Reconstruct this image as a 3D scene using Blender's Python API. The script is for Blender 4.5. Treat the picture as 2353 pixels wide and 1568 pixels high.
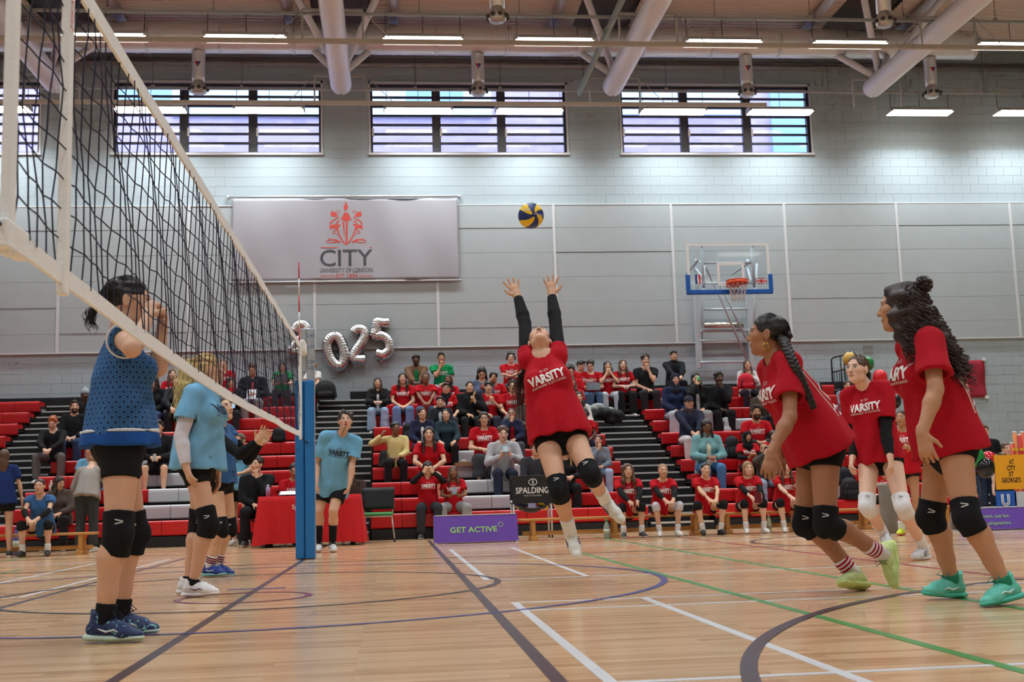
import bpy, bmesh, math, random
import numpy as np
from mathutils import Vector, Matrix
from mathutils.bvhtree import BVHTree

for _o in list(bpy.data.objects):
    bpy.data.objects.remove(_o)
S = bpy.context.scene
COL = S.collection
rng = np.random.default_rng(7)
random.seed(7)

# ------------------------------------------------------------------ camera
CAM = np.array([0.999, 0.0, 0.598])
YAW, PITCH, ROLL, FPX = 0.1034, 0.1332, -0.0301, 2708.6
IW, IH = 2353, 1568
_f = np.array([math.sin(YAW) * math.cos(PITCH), math.cos(YAW) * math.cos(PITCH), math.sin(PITCH)])
_r = np.array([math.cos(YAW), -math.sin(YAW), 0.0])
_u = np.cross(_r, _f)
CR = math.cos(ROLL) * _r + math.sin(ROLL) * _u
CU = -math.sin(ROLL) * _r + math.cos(ROLL) * _u
CF = _f
cam = bpy.data.objects.new('camera', bpy.data.cameras.new('camera'))
COL.objects.link(cam)
M = Matrix.Identity(4)
for i in range(3):
    M[i][0], M[i][1], M[i][2], M[i][3] = CR[i], CU[i], -CF[i], CAM[i]
cam.matrix_world = M
cam.data.sensor_width = 36.0
cam.data.lens = FPX / IW * 36.0
cam.data.clip_end = 200
cam.data.dof.use_dof = True
cam.data.dof.focus_distance = 8.6
cam.data.dof.aperture_fstop = 5.6
S.camera = cam

# ------------------------------------------------------------------ world, exposure
world = bpy.data.worlds.new('world')
S.world = world
world.use_nodes = True
_bg = world.node_tree.nodes['Background']
_bg.inputs[0].default_value = (0.78, 0.87, 1.0, 1)
_bg.inputs[1].default_value = 4.1
S.view_settings.view_transform = 'Standard'
S.view_settings.look = 'None'
S.view_settings.exposure = 0.0
S.view_settings.gamma = 1.0
S.view_settings.use_curve_mapping = False
S.cycles.max_bounces = 4
S.cycles.diffuse_bounces = 3
S.cycles.glossy_bounces = 2
S.cycles.transmission_bounces = 3
S.cycles.transparent_max_bounces = 6
S.cycles.caustics_reflective = False
S.cycles.caustics_refractive = False
S.cycles.use_adaptive_sampling = True
S.cycles.adaptive_threshold = 0.09
S.cycles.adaptive_min_samples = 12
S.cycles.use_light_tree = False
LAMP_W = 47.0          # watts of each roof batten
LAMP_GLOW = 9.0        # brightness of a batten's own diffuser


def ray(x, y):
    return CF + CR * ((x - IW / 2) / FPX) - CU * ((y - IH / 2) / FPX)


def P(x, y, Y):
    """the world point seen at photo position x, y that stands at depth Y"""
    d = ray(x, y)
    return CAM + d * ((Y - CAM[1]) / d[1])


def unit3(v):
    v = np.array(v, float); return v / np.linalg.norm(v)


def PX(x, y, X):
    d = ray(x, y)
    return CAM + d * ((X - CAM[0]) / d[0])


def FL(x, y):
    d = ray(x, y)
    return CAM + d * (-CAM[2] / d[2])


# ------------------------------------------------------------------ materials
MATS = {}


def srgb(r, g, b):
    f = lambda c: (c / 255 / 12.92) if c <= 10 else ((c / 255 + 0.055) / 1.055) ** 2.4
    return (f(r), f(g), f(b))


def new_mat(name):
    m = bpy.data.materials.new(name)
    m.use_nodes = True
    nt = m.node_tree
    return m, nt, nt.nodes['Principled BSDF']


def mat(name, rgb, rough=0.6, metal=0.0, noise=0.06, nscale=12.0, bump=0.0, bscale=60.0, emit=None, spec=None, alpha=None):
    """plain procedural material: colour with a little noise variation and fine relief"""
    key = (name, rgb, rough)
    if key in MATS:
        return MATS[key]
    m, nt, b = new_mat(name)
    N, L = nt.nodes, nt.links
    tc = N.new('ShaderNodeTexCoord')
    c = srgb(*rgb)
    if noise > 0:
        n = N.new('ShaderNodeTexNoise'); n.inputs['Scale'].default_value = nscale; n.inputs['Detail'].default_value = 3
        L.new(tc.outputs['Object'], n.inputs['Vector'])
        mx = N.new('ShaderNodeMixRGB')
        mx.inputs[1].default_value = (*[v * (1 - noise) for v in c], 1)
        mx.inputs[2].default_value = (*[min(1, v * (1 + noise)) for v in c], 1)
        L.new(n.outputs['Fac'], mx.inputs[0]); L.new(mx.outputs[0], b.inputs['Base Color'])
    else:
        b.inputs['Base Color'].default_value = (*c, 1)
    b.inputs['Roughness'].default_value = rough
    b.inputs['Metallic'].default_value = metal
    if spec is not None:
        b.inputs['Specular IOR Level'].default_value = spec
    if bump > 0:
        n2 = N.new('ShaderNodeTexNoise'); n2.inputs['Scale'].default_value = bscale; n2.inputs['Detail'].default_value = 4
        L.new(tc.outputs['Object'], n2.inputs['Vector'])
        bp = N.new('ShaderNodeBump'); bp.inputs['Strength'].default_value = bump; bp.inputs['Distance'].default_value = 0.01
        L.new(n2.outputs['Fac'], bp.inputs['Height']); L.new(bp.outputs[0], b.inputs['Normal'])
    if emit:
        b.inputs['Emission Color'].default_value = (*c, 1)
        b.inputs['Emission Strength'].default_value = emit
    MATS[key] = m
    return m


def cloth(rgb, rough=0.9):
    return mat('cloth', rgb, rough, noise=0.10, nscale=9, bump=0.35, bscale=35, spec=0.25)


def glass_mat(name, tint=(0.92, 0.96, 1.0), gl=0.08):
    if name in MATS:
        return MATS[name]
    m, nt, b = new_mat(name)
    N, L = nt.nodes, nt.links
    N.remove(b)
    t = N.new('ShaderNodeBsdfTransparent'); t.inputs[0].default_value = (*tint, 1)
    g = N.new('ShaderNodeBsdfGlossy'); g.inputs['Roughness'].default_value = 0.04
    mx = N.new('ShaderNodeMixShader'); mx.inputs[0].default_value = gl
    L.new(t.outputs[0], mx.inputs[1]); L.new(g.outputs[0], mx.inputs[2])
    L.new(mx.outputs[0], N['Material Output'].inputs[0])
    MATS[name] = m
    return m


# ------------------------------------------------------------------ object helpers
def tag(o, label=None, cat=None, group=None, kind=None):
    if label: o['label'] = label
    if cat: o['category'] = cat
    if group: o['group'] = group
    if kind: o['kind'] = kind
    return o


def empty(name, loc=(0, 0, 0), label=None, cat=None, group=None, kind=None):
    o = bpy.data.objects.new(name, None)
    o.empty_display_size = 0.1
    COL.objects.link(o)
    o.location = Vector(loc)
    return tag(o, label, cat, group, kind)


def link(name, me, parent=None, at=None):
    """at: world origin of the object (mesh data is in world coords minus at)"""
    o = bpy.data.objects.new(name, me)
    COL.objects.link(o)
    if parent is not None:
        o.parent = parent
    return o


def wpos(o):
    v = Vector((0, 0, 0))
    while o is not None:
        v = v + o.location
        o = o.parent
    return v


def mesh_np(name, verts, quads, material, smooth=True, tris=None, attrs=None):
    me = bpy.data.meshes.new(name)
    verts = np.asarray(verts, np.float32)
    quads = np.asarray(quads, np.int32).reshape(-1, 4) if quads is not None and len(quads) else np.zeros((0, 4), np.int32)
    tris = np.asarray(tris, np.int32).reshape(-1, 3) if tris is not None and len(tris) else np.zeros((0, 3), np.int32)
    nq, ntr = len(quads), len(tris)
    me.vertices.add(len(verts)); me.vertices.foreach_set('co', verts.ravel())
    me.loops.add(nq * 4 + ntr * 3)
    me.loops.foreach_set('vertex_index', np.concatenate([quads.ravel(), tris.ravel()]))
    me.polygons.add(nq + ntr)
    st = np.concatenate([np.arange(nq) * 4, nq * 4 + np.arange(ntr) * 3]).astype(np.int32)
    me.polygons.foreach_set('loop_start', st)
    me.polygons.foreach_set('use_smooth', np.full(nq + ntr, smooth))
    for k, v in (attrs or {}).items():
        at = me.attributes.new(k, 'FLOAT_VECTOR', 'POINT')
        at.data.foreach_set('vector', np.asarray(v, np.float32).ravel())
    me.update(calc_edges=True)
    me.validate(clean_customdata=False)
    if material is not None:
        for mm in (material if isinstance(material, (list, tuple)) else [material]):
            me.materials.append(mm)
    return me


class MB:
    """collects boxes, tubes and polygons into one mesh"""
    def __init__(s):
        s.v, s.f, s.mi, s.sm = [], [], [], []

    def add(s, verts, faces, mi=0, sm=False):
        b = len(s.v)
        s.v += [tuple(map(float, v)) for v in verts]
        s.f += [tuple(b + i for i in f) for f in faces]
        s.mi += [mi] * len(faces); s.sm += [sm] * len(faces)
        return s

    def box(s, lo, hi, mi=0, bev=0.0):
        x0, y0, z0 = lo; x1, y1, z1 = hi
        if bev <= 0:
            v = [(x0, y0, z0), (x1, y0, z0), (x1, y1, z0), (x0, y1, z0), (x0, y0, z1), (x1, y0, z1), (x1, y1, z1), (x0, y1, z1)]
            f = [(0, 3, 2, 1), (4, 5, 6, 7), (0, 1, 5, 4), (1, 2, 6, 5), (2, 3, 7, 6), (3, 0, 4, 7)]
            return s.add(v, f, mi)
        b = bev
        bm = bmesh.new()
        bmesh.ops.create_cube(bm, size=1.0)
        for w in bm.verts:
            w.co = Vector((x0 + (w.co.x + .5) * (x1 - x0), y0 + (w.co.y + .5) * (y1 - y0), z0 + (w.co.z + .5) * (z1 - z0)))
        bmesh.ops.bevel(bm, geom=list(bm.edges), offset=b, segments=2, affect='EDGES', profile=0.5)
        bm.verts.index_update()
        s.add([w.co for w in bm.verts], [[w.index for w in f.verts] for f in bm.faces], mi)
        bm.free()
        return s

    def obox(s, c, ax, ay, az, mi=0):
        """box from centre and three half-axis vectors"""
        c, ax, ay, az = map(lambda q: np.array(q, float), (c, ax, ay, az))
        v = [c + sx * ax + sy * ay + sz * az for sz in (-1, 1) for sx, sy in ((-1, -1), (1, -1), (1, 1), (-1, 1))]
        f = [(0, 3, 2, 1), (4, 5, 6, 7), (0, 1, 5, 4), (1, 2, 6, 5), (2, 3, 7, 6), (3, 0, 4, 7)]
        return s.add(v, f, mi)

    def tube(s, pts, r, n=10, mi=0, cap=True, closed=False, sm=True, flat=None):
        pts = [np.array(q, float) for q in pts]
        m = len(pts)
        rr = [r] * m if np.isscalar(r) else list(r)
        vs, fs = [], []
        prev = None
        for i, q in enumerate(pts):
            if closed:
                t = pts[(i + 1) % m] - pts[i - 1]
            else:
                t = pts[min(i + 1, m - 1)] - pts[max(i - 1, 0)]
            t = t / (np.linalg.norm(t) + 1e-12)
            if prev is None:
                a = np.array([0, 0, 1.0]) if abs(t[2]) < 0.9 else np.array([0, 1.0, 0])
                u = np.cross(a, t)
            else:
                u = prev - t * (prev @ t)
            u /= np.linalg.norm(u) + 1e-12
            w = np.cross(t, u); prev = u
            for k in range(n):
                a = 2 * math.pi * k / n
                vs.append(q + rr[i] * (math.cos(a) * u + math.sin(a) * w))
        segs = m if closed else m - 1
        for i in range(segs):
            j = (i + 1) % m
            for k in range(n):
                k2 = (k + 1) % n
                fs.append((i * n + k, i * n + k2, j * n + k2, j * n + k))
        s.add(vs, fs, mi, sm)
        if cap and not closed:
            b = len(s.v) - len(vs)
            s.f += [tuple(b + k for k in range(n))[::-1], tuple(b + (m - 1) * n + k for k in range(n))]
            s.mi += [mi, mi]; s.sm += [False, False]
        return s

    def lathe(s, prof, c=(0, 0, 0), n=16, mi=0, axis=2, sm=True):
        vs, fs = [], []
        for (r, h) in prof:
            for k in range(n):
                a = 2 * math.pi * k / n
                q = [r * math.cos(a), r * math.sin(a), h]
                if axis == 1: q = [q[0], h, q[1]]
                if axis == 0: q = [h, q[0], q[1]]
                vs.append(np.array(q) + np.array(c))
        m = len(prof)
        for i in range(m - 1):
            for k in range(n):
                k2 = (k + 1) % n
                fs.append((i * n + k, i * n + k2, (i + 1) * n + k2, (i + 1) * n + k))
        fs.append(tuple(range(n))[::-1]); fs.append(tuple((m - 1) * n + k for k in range(n)))
        return s.add(vs, fs, mi, sm)

    def sphere(s, c, r, n=12, m=8, mi=0):
        c = np.array(c, float); r = np.array([r] * 3 if np.isscalar(r) else r, float)
        vs = [c + r * [0, 0, 1]]
        for i in range(1, m):
            th = math.pi * i / m
            for k in range(n):
                a = 2 * math.pi * k / n
                vs.append(c + r * [math.sin(th) * math.cos(a), math.sin(th) * math.sin(a), math.cos(th)])
        vs.append(c - r * [0, 0, 1])
        fs = [(0, 1 + k, 1 + (k + 1) % n) for k in range(n)]
        for i in range(m - 2):
            for k in range(n):
                k2 = (k + 1) % n
                fs.append((1 + i * n + k, 1 + (i + 1) * n + k, 1 + (i + 1) * n + k2, 1 + i * n + k2))
        e = len(vs) - 1
        fs += [(e, 1 + (m - 2) * n + (k + 1) % n, 1 + (m - 2) * n + k) for k in range(n)]
        return s.add(vs, fs, mi, True)

    def poly(s, pts, thick, mi=0):
        """prism: polygon points (3D, planar) pushed along vector thick"""
        pts = [np.array(q, float) for q in pts]; th = np.array(thick, float)
        n = len(pts)
        v = pts + [q + th for q in pts]
        f = [tuple(range(n))[::-1], tuple(range(n, 2 * n))] + [(k, (k + 1) % n, n + (k + 1) % n, n + k) for k in range(n)]
        return s.add(v, f, mi)

    def mesh(s, name, mats, origin=None):
        me = bpy.data.meshes.new(name)
        o = np.zeros(3) if origin is None else np.array(origin, float)
        me.from_pydata([tuple(np.array(v) - o) for v in s.v], [], s.f)
        for mm in (mats if isinstance(mats, (list, tuple)) else [mats]):
            me.materials.append(mm)
        me.polygons.foreach_set('material_index', s.mi)
        me.polygons.foreach_set('use_smooth', s.sm)
        me.update()
        return me

    def obj(s, name, mats, parent=None, origin=None):
        """link as one object; geometry is in world coords; origin default = parent's world position"""
        if origin is None and parent is not None:
            origin = wpos(parent)
        me = s.mesh(name, mats, origin)
        o = bpy.data.objects.new(name, me); COL.objects.link(o)
        if parent is not None:
            o.parent = parent
        elif origin is not None:
            o.location = Vector(origin)
        return o


# ------------------------------------------------------------------ lettering
_TXT = {}


def text_tris(txt, grid=None, offset=0.0, shear=0.0, align='CENTER', space=1.0):
    """flat text as (verts Nx2 normalised to cap height 1, centred on x; tris), cut into a grid for bending"""
    key = (txt, grid, offset, shear, space)
    if key in _TXT:
        return _TXT[key]
    cu = bpy.data.curves.new('lettering', 'FONT')
    cu.body = txt; cu.align_x = 'CENTER'; cu.offset = offset; cu.shear = shear; cu.resolution_u = 3; cu.space_character = space
    o = bpy.data.objects.new('lettering', cu); COL.objects.link(o)
    dg = bpy.context.evaluated_depsgraph_get()
    me = bpy.data.meshes.new_from_object(o.evaluated_get(dg))
    bm = bmesh.new(); bm.from_mesh(me)
    bmesh.ops.remove_doubles(bm, verts=list(bm.verts), dist=1e-5)
    if grid:
        xs = [v.co.x for v in bm.verts]; ys = [v.co.y for v in bm.verts]
        for a, lo, hi in ((0, min(xs), max(xs)), (1, min(ys), max(ys))):
            n = int((hi - lo) / grid)
            for i in range(1, n + 1):
                co = [0, 0, 0]; co[a] = lo + i * grid
                no = [0, 0, 0]; no[a] = 1
                bmesh.ops.bisect_plane(bm, geom=list(bm.verts) + list(bm.edges) + list(bm.faces), plane_co=co, plane_no=no)
    bmesh.ops.triangulate(bm, faces=list(bm.faces))
    bm.verts.index_update()
    V = np.array([(v.co.x, v.co.y) for v in bm.verts]); T = [[v.index for v in f.verts] for f in bm.faces]
    bm.free(); bpy.data.objects.remove(o); bpy.data.meshes.remove(me); bpy.data.curves.remove(cu)
    V = V / 0.69
    V[:, 0] -= (V[:, 0].max() + V[:, 0].min()) / 2
    _TXT[key] = (V, np.array(T, int))
    return _TXT[key]


def flat_text(name, txt, c, right, up, height, material, parent, width=None, offset=0.0, off=0.002, shear=0.0):
    """lettering laid on a flat face: c = centre of the baseline, right / up = unit vectors"""
    V, T = text_tris(txt, None, offset, shear)
    c, right, up = np.array(c, float), np.array(right, float), np.array(up, float)
    sx = height
    if width:
        sx = width / (V[:, 0].max() - V[:, 0].min())
    n = np.cross(right, up)
    W = c + V[:, :1] * sx * right + V[:, 1:] * height * up + n * off
    me = mesh_np(name, W - np.array(wpos(parent)), None, material, False, T)
    return link(name, me, parent)
# ================================================================== THE HALL
WY = 27.0                     # inner face of the far wall
HX0, HX1, HY0, DECK = -13.0, 20.0, -9.0, 11.35
FLOORED = []


def floor_mat():
    m, nt, b = new_mat('sprung maple strip floor')
    N, L = nt.nodes, nt.links
    tc = N.new('ShaderNodeTexCoord')
    br = N.new('ShaderNodeTexBrick')
    br.offset = 0.37; br.offset_frequency = 3; br.squash = 1.0
    br.inputs['Color1'].default_value = (0.0, 0.0, 0.0, 1); br.inputs['Color2'].default_value = (1, 1, 1, 1)
    br.inputs['Mortar'].default_value = (0.2, 0.2, 0.2, 1)
    br.inputs['Scale'].default_value = 1.0; br.inputs['Mortar Size'].default_value = 0.0012; br.inputs['Bias'].default_value = 0.0
    br.inputs['Brick Width'].default_value = 0.85; br.inputs['Row Height'].default_value = 0.062
    L.new(tc.outputs['Object'], br.inputs['Vector'])
    mp = N.new('ShaderNodeMapping'); mp.inputs['Scale'].default_value = (1.2, 22, 1)
    L.new(tc.outputs['Object'], mp.inputs['Vector'])
    n = N.new('ShaderNodeTexNoise'); n.inputs['Scale'].default_value = 2.2; n.inputs['Detail'].default_value = 5
    L.new(mp.outputs[0], n.inputs['Vector'])
    n2 = N.new('ShaderNodeTexNoise'); n2.inputs['Scale'].default_value = 0.5; n2.inputs['Detail'].default_value = 2
    L.new(tc.outputs['Object'], n2.inputs['Vector'])
    ad = N.new('ShaderNodeMath'); ad.operation = 'MULTIPLY_ADD'; ad.inputs[1].default_value = 0.45
    L.new(br.outputs['Color'], ad.inputs[0]); L.new(n.outputs['Fac'], ad.inputs[2])
    ad2 = N.new('ShaderNodeMath'); ad2.operation = 'MULTIPLY_ADD'; ad2.inputs[1].default_value = 0.35
    L.new(n2.outputs['Fac'], ad2.inputs[0]); L.new(ad.outputs[0], ad2.inputs[2])
    cr = N.new('ShaderNodeValToRGB')
    e = cr.color_ramp.elements
    e[0].position = 0.40; e[0].color = (*srgb(158, 118, 84), 1)
    e[1].position = 1.15 if False else 1.0; e[1].color = (*srgb(210, 174, 134), 1)
    k = e.new(0.70); k.color = (*srgb(187, 147, 108), 1)
    L.new(ad2.outputs[0], cr.inputs[0]); L.new(cr.outputs[0], b.inputs['Base Color'])
    b.inputs['Roughness'].default_value = 0.19
    b.inputs['Specular IOR Level'].default_value = 0.45
    bp = N.new('ShaderNodeBump'); bp.inputs['Strength'].default_value = 0.035; bp.inputs['Distance'].default_value = 0.003
    L.new(n.outputs['Fac'], bp.inputs['Height']); L.new(bp.outputs[0], b.inputs['Normal'])
    return m


floor = tag(MB().box((HX0, HY0, -0.12), (HX1, WY + .3, 0.0)).obj('floor', floor_mat()), kind='structure')
_dark = mat('dark court paint', (62, 52, 58), 0.3, noise=.1)
_white = mat('white court paint', (205, 205, 208), 0.3, noise=.05)
_green = mat('green court paint', (62, 140, 72), 0.3, noise=.08)
_redl = mat('red court paint', (150, 52, 62), 0.3, noise=.08)
_blue = mat('blue court paint', (62, 66, 130), 0.3, noise=.08)
_lz = [0.0006]


def court_line(x0, y0, x1, y1, m, w=0.05, nm='court_line'):
    _lz[0] += 0.00006
    d = np.array([x1 - x0, y1 - y0]); d = d / np.linalg.norm(d); n = np.array([-d[1], d[0]]) * w / 2
    z = _lz[0]
    q = [(x0 + n[0], y0 + n[1], 0), (x0 - n[0], y0 - n[1], 0), (x1 - n[0], y1 - n[1], 0), (x1 + n[0], y1 + n[1], 0)]
    return MB().poly(q, (0, 0, z)).obj(nm, m, floor)


def court_arc(cx, cy, r, a0, a1, m, w=0.05, n=96):
    _lz[0] += 0.00006
    vs, fs = [], []
    for i in range(n + 1):
        a = math.radians(a0 + (a1 - a0) * i / n)
        for q in (r - w / 2, r + w / 2):
            vs.append((cx + q * math.cos(a), cy + q * math.sin(a), _lz[0]))
    for i in range(n):
        fs.append((2 * i, 2 * i + 1, 2 * i + 3, 2 * i + 2))
    return MB().add(vs, fs).obj('court_arc', m, floor)


court_line(0, -6, 0, 18.0, _dark)
for sx in (-1, 1):
    court_line(1.53 * sx, -6, 1.53 * sx, 18.4, _dark, .055)
    for (ya, yb) in ((8.95, 14.8), (-4, 6.97)):
        court_line(1.69 * sx, ya, 1.69 * sx, yb, _white, .045)
        court_line(2.45 * sx, ya, 2.45 * sx, yb, _white, .045)
    for yy in (3.86, 6.45, 6.95, 8.97, 11.75, 14.35, 14.8):
        court_line(1.67 * sx, yy, 9.5 * sx, yy, _white, .04)
    court_line(3.0 * sx, -1, 3.0 * sx, 13.4, _green)
    court_line(4.0 * sx, -3, 4.0 * sx, 17.8, _green)
court_line(4.95, -3, 4.95, 16.3, _redl)
court_line(-11, 12.65, 12, 12.65, _dark, .04)
court_line(-8, 16.0, 14, 16.0, _dark, .05)
court_arc(-.04, 8.95, 1.80, 0, 360, _dark)
court_arc(-.04, 8.95, 3.00, 0, 360, _blue)
court_arc(0, 8.14, .43, 0, 360, mat('maroon court paint', (128, 48, 78), .3, noise=.08), .045)
court_line(-.22, 8.95, .20, 8.95, _blue, .05)
court_arc(7.13, 2.56, 5.15, 95, 200, _dark, .06)
court_arc(7.0, 13.5, 1.8, 90, 270, _dark, .05)

# ------------------------------------------------------------------ far wall: blockwork, panels, windows
def wall_mat(name, rgb, rough=0.75):
    return mat(name, rgb, rough, noise=0.04, nscale=1.5, bump=0.12, bscale=40)


m_block = wall_mat('pale painted blockwork', (170, 184, 191))
m_joint = wall_mat('painted mortar', (160, 174, 181))
m_panel = mat('pale grey acoustic panel', (174, 183, 186), 0.9, noise=.05, nscale=3, bump=.1, bscale=120)
m_strip = mat('white cover strip', (212, 216, 218), 0.5, noise=.03)
WINS = [(-11.2, -6.92), (-5.27, -.55), (.61, 5.26), (6.61, 11.29)]
WZ0, WZ1 = 8.74, 10.44
# the wall body is built around its four window openings
wb = MB()
T = .3
xs = [HX0 - .3] + [v for w in WINS for v in w] + [HX1 + .3]
wb.box((xs[0], WY + .008, -.12), (xs[-1], WY + T, WZ0))
wb.box((xs[0], WY + .008, WZ1), (xs[-1], WY + T, 13.2))
for i in range(0, len(xs), 2):
    wb.box((xs[i], WY + .008, WZ0), (xs[i + 1], WY + T, WZ1))
wall_back = tag(wb.obj('wall_back', m_joint), kind='structure')

BW, BH, JT = .445, .225, .006
PZ0, PZ1 = 4.13, 7.48          # panelled band


def block_rows():
    out = []
    for z0, z1, far in ((PZ1 + .012, DECK + .1, 0), (2.54, PZ0 - .02, 1), (.065, 2.54, 2)):
        n = int(round((z1 - z0) / BH)); bh = BH
        for r in range(n):
            z = z0 + r * bh
            x = (-8.98 if far < 2 else 11.49) - (BW / 2 if r % 2 else 0)
            while x < 17.4:
                a, b = x + JT / 2, x + BW - JT / 2
                zc = z + bh / 2
                ok = True
                segs = [(a, b)]
                for wa, wbx in WINS:
                    if z + bh > WZ0 - .05 and z < WZ1 + .05:
                        ns = []
                        for p, q in segs:
                            if q <= wa - .06 or p >= wbx + .06: ns.append((p, q)); continue
                            if p < wa - .1: ns.append((p, wa - .06))
                            if q > wbx + .1: ns.append((wbx + .06, q))
                        segs = ns
                for p, q in segs:
                    if q - p > .06:
                        out.append((p, q, z + JT / 2, z + bh - JT / 2))
                x += BW
    return out


blocks = block_rows()
# the rows that the photograph shows most clearly come first
def _key(b):
    full = (b[1] - b[0]) > BW * .9
    z = b[2]
    vis = -6.5 < b[0] < 16.5
    return (0 if (vis and full and (PZ1 < z < WZ0 - .2)) else 1 if (vis and full and 3.1 < z < PZ0) else 2, -z)
blocks.sort(key=_key)
_bm = MB().box((-(BW - JT) / 2, -.001, -(BH - JT) / 2), ((BW - JT) / 2, .014, (BH - JT) / 2)).mesh('block', m_block)
_bv = [MB().box((-(BW - JT) / 2, -.001 - e, -(BH - JT) / 2), ((BW - JT) / 2, .014, (BH - JT) / 2)).mesh('block', m_block) for e in (0, .0008, .0016)]
rest = MB()
nb = 0
for (a, b, z0, z1) in blocks:
    if nb < 300 and b - a > BW * .9:
        o = bpy.data.objects.new('block', _bv[random.randrange(3)])
        COL.objects.link(o); o.parent = wall_back
        o.location = ((a + b) / 2, WY + .003, (z0 + z1) / 2)
        nb += 1
    else:
        rest.box((a, WY + .003 - random.choice((0, .0008, .0016)), z0), (b, WY + .01, z1))
tag(rest.obj('blockwork', m_block, wall_back), kind='stuff')

STRIPS = [-9.23, -6.41, -3.55, -.72, 2.10, 4.87, 7.70, 10.48, 13.29, 16.2, 19.0]
rows_z = [PZ0, 4.55, 5.14, 5.73, 6.32, 6.91, PZ1 - .02]
for i in range(len(STRIPS) - 1):
    for j in range(len(rows_z) - 1):
        e = random.choice((0, .003, .006, .009))
        MB().box((STRIPS[i] + .03, WY - .045 - e, rows_z[j] + .003), (STRIPS[i + 1] - .03, WY + .01, rows_z[j + 1] - .003), bev=.002).obj('acoustic_panel', m_panel, wall_back)
for x in STRIPS:
    MB().box((x - .032, WY - .062, PZ0), (x + .032, WY + .01, PZ1)).obj('cover_strip', m_strip, wall_back)
for i, z in enumerate((PZ0 - .012, PZ1 - .008)):
    MB().box((HX0, WY - .06, z - .014), (HX1, WY + .01, z + .014)).obj('panel_rail', m_strip, wall_back)
# small pier and recess marks of the lower wall
MB().box((-4.75, WY - .04, 0), (-4.35, WY, 3.16)).obj('pier', m_block, wall_back)
MB().box((-.28, WY - .04, 0), (.06, WY, 3.16)).obj('pier', m_block, wall_back)
_v = P(1993, 795, WY)
MB().box((_v[0] - .1, WY - .02, _v[2] - .17), (_v[0] + .13, WY, _v[2])).obj('vent_cover', mat('grey vent', (140, 146, 146), .6), wall_back)
MB().box((-10, WY - .02, 2.9), (12.2, WY, 3.13)).obj('dark_trim', mat('black trim', (22, 22, 24), .7), wall_back)

# side walls, wall behind the camera, roof deck
m_side = wall_mat('pale side wall', (176, 184, 188))
tag(MB().box((HX0 - .3, HY0, -.12), (HX0, WY, 13.2)).obj('wall_left', m_side), kind='structure')
tag(MB().box((HX1, HY0, -.12), (HX1 + .3, WY, 13.2)).obj('wall_right', m_side), kind='structure')
tag(MB().box((HX0 - .3, HY0 - .3, -.12), (HX1 + .3, HY0, 13.2)).obj('wall_front', m_side), kind='structure')
m_deck = mat('cream profiled roof deck', (216, 202, 190), .6, noise=.04, nscale=2)
deck = tag(MB().box((HX0 - .3, HY0 - .3, DECK + .12), (HX1 + .3, WY + .3, DECK + .3)).obj('ceiling', mat('dark roof lining', (92, 90, 88), .8)), kind='structure')
# profiled sheets between the trusses: ribs run along X
_vs, _fs = [], []
y = 15.0; prof = []
while y < WY - .05:
    prof += [(y, DECK), (y + .05, DECK), (y + .07, DECK + .035), (y + .12, DECK + .035)]
    y += .14
def deck_sheet(x0, x1, y0, y1):
    pr = [q for q in prof if y0 <= q[0] <= y1]
    vs = [(x, q[0], q[1]) for q in pr for x in (x0, x1)]
    vs += [(x, q[0], DECK + .06) for q in (pr[0], pr[-1]) for x in (x0, x1)]
    fs = [(2 * i, 2 * i + 1, 2 * i + 3, 2 * i + 2) for i in range(len(pr) - 1)]
    n = 2 * len(pr)
    fs += [(0, n, n + 1, 1), (n - 2, n - 1, n + 3, n + 2)]
    MB().add(vs, fs).obj('profiled_sheet', m_deck, deck)
TRX = [-5.9, .03, 5.93, 11.85, 17.8]
ends = [-13] + TRX + [20]
for i in range(len(ends) - 1):
    deck_sheet(ends[i] + .65, ends[i + 1] - .65, 15.0, 26.55)

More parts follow.
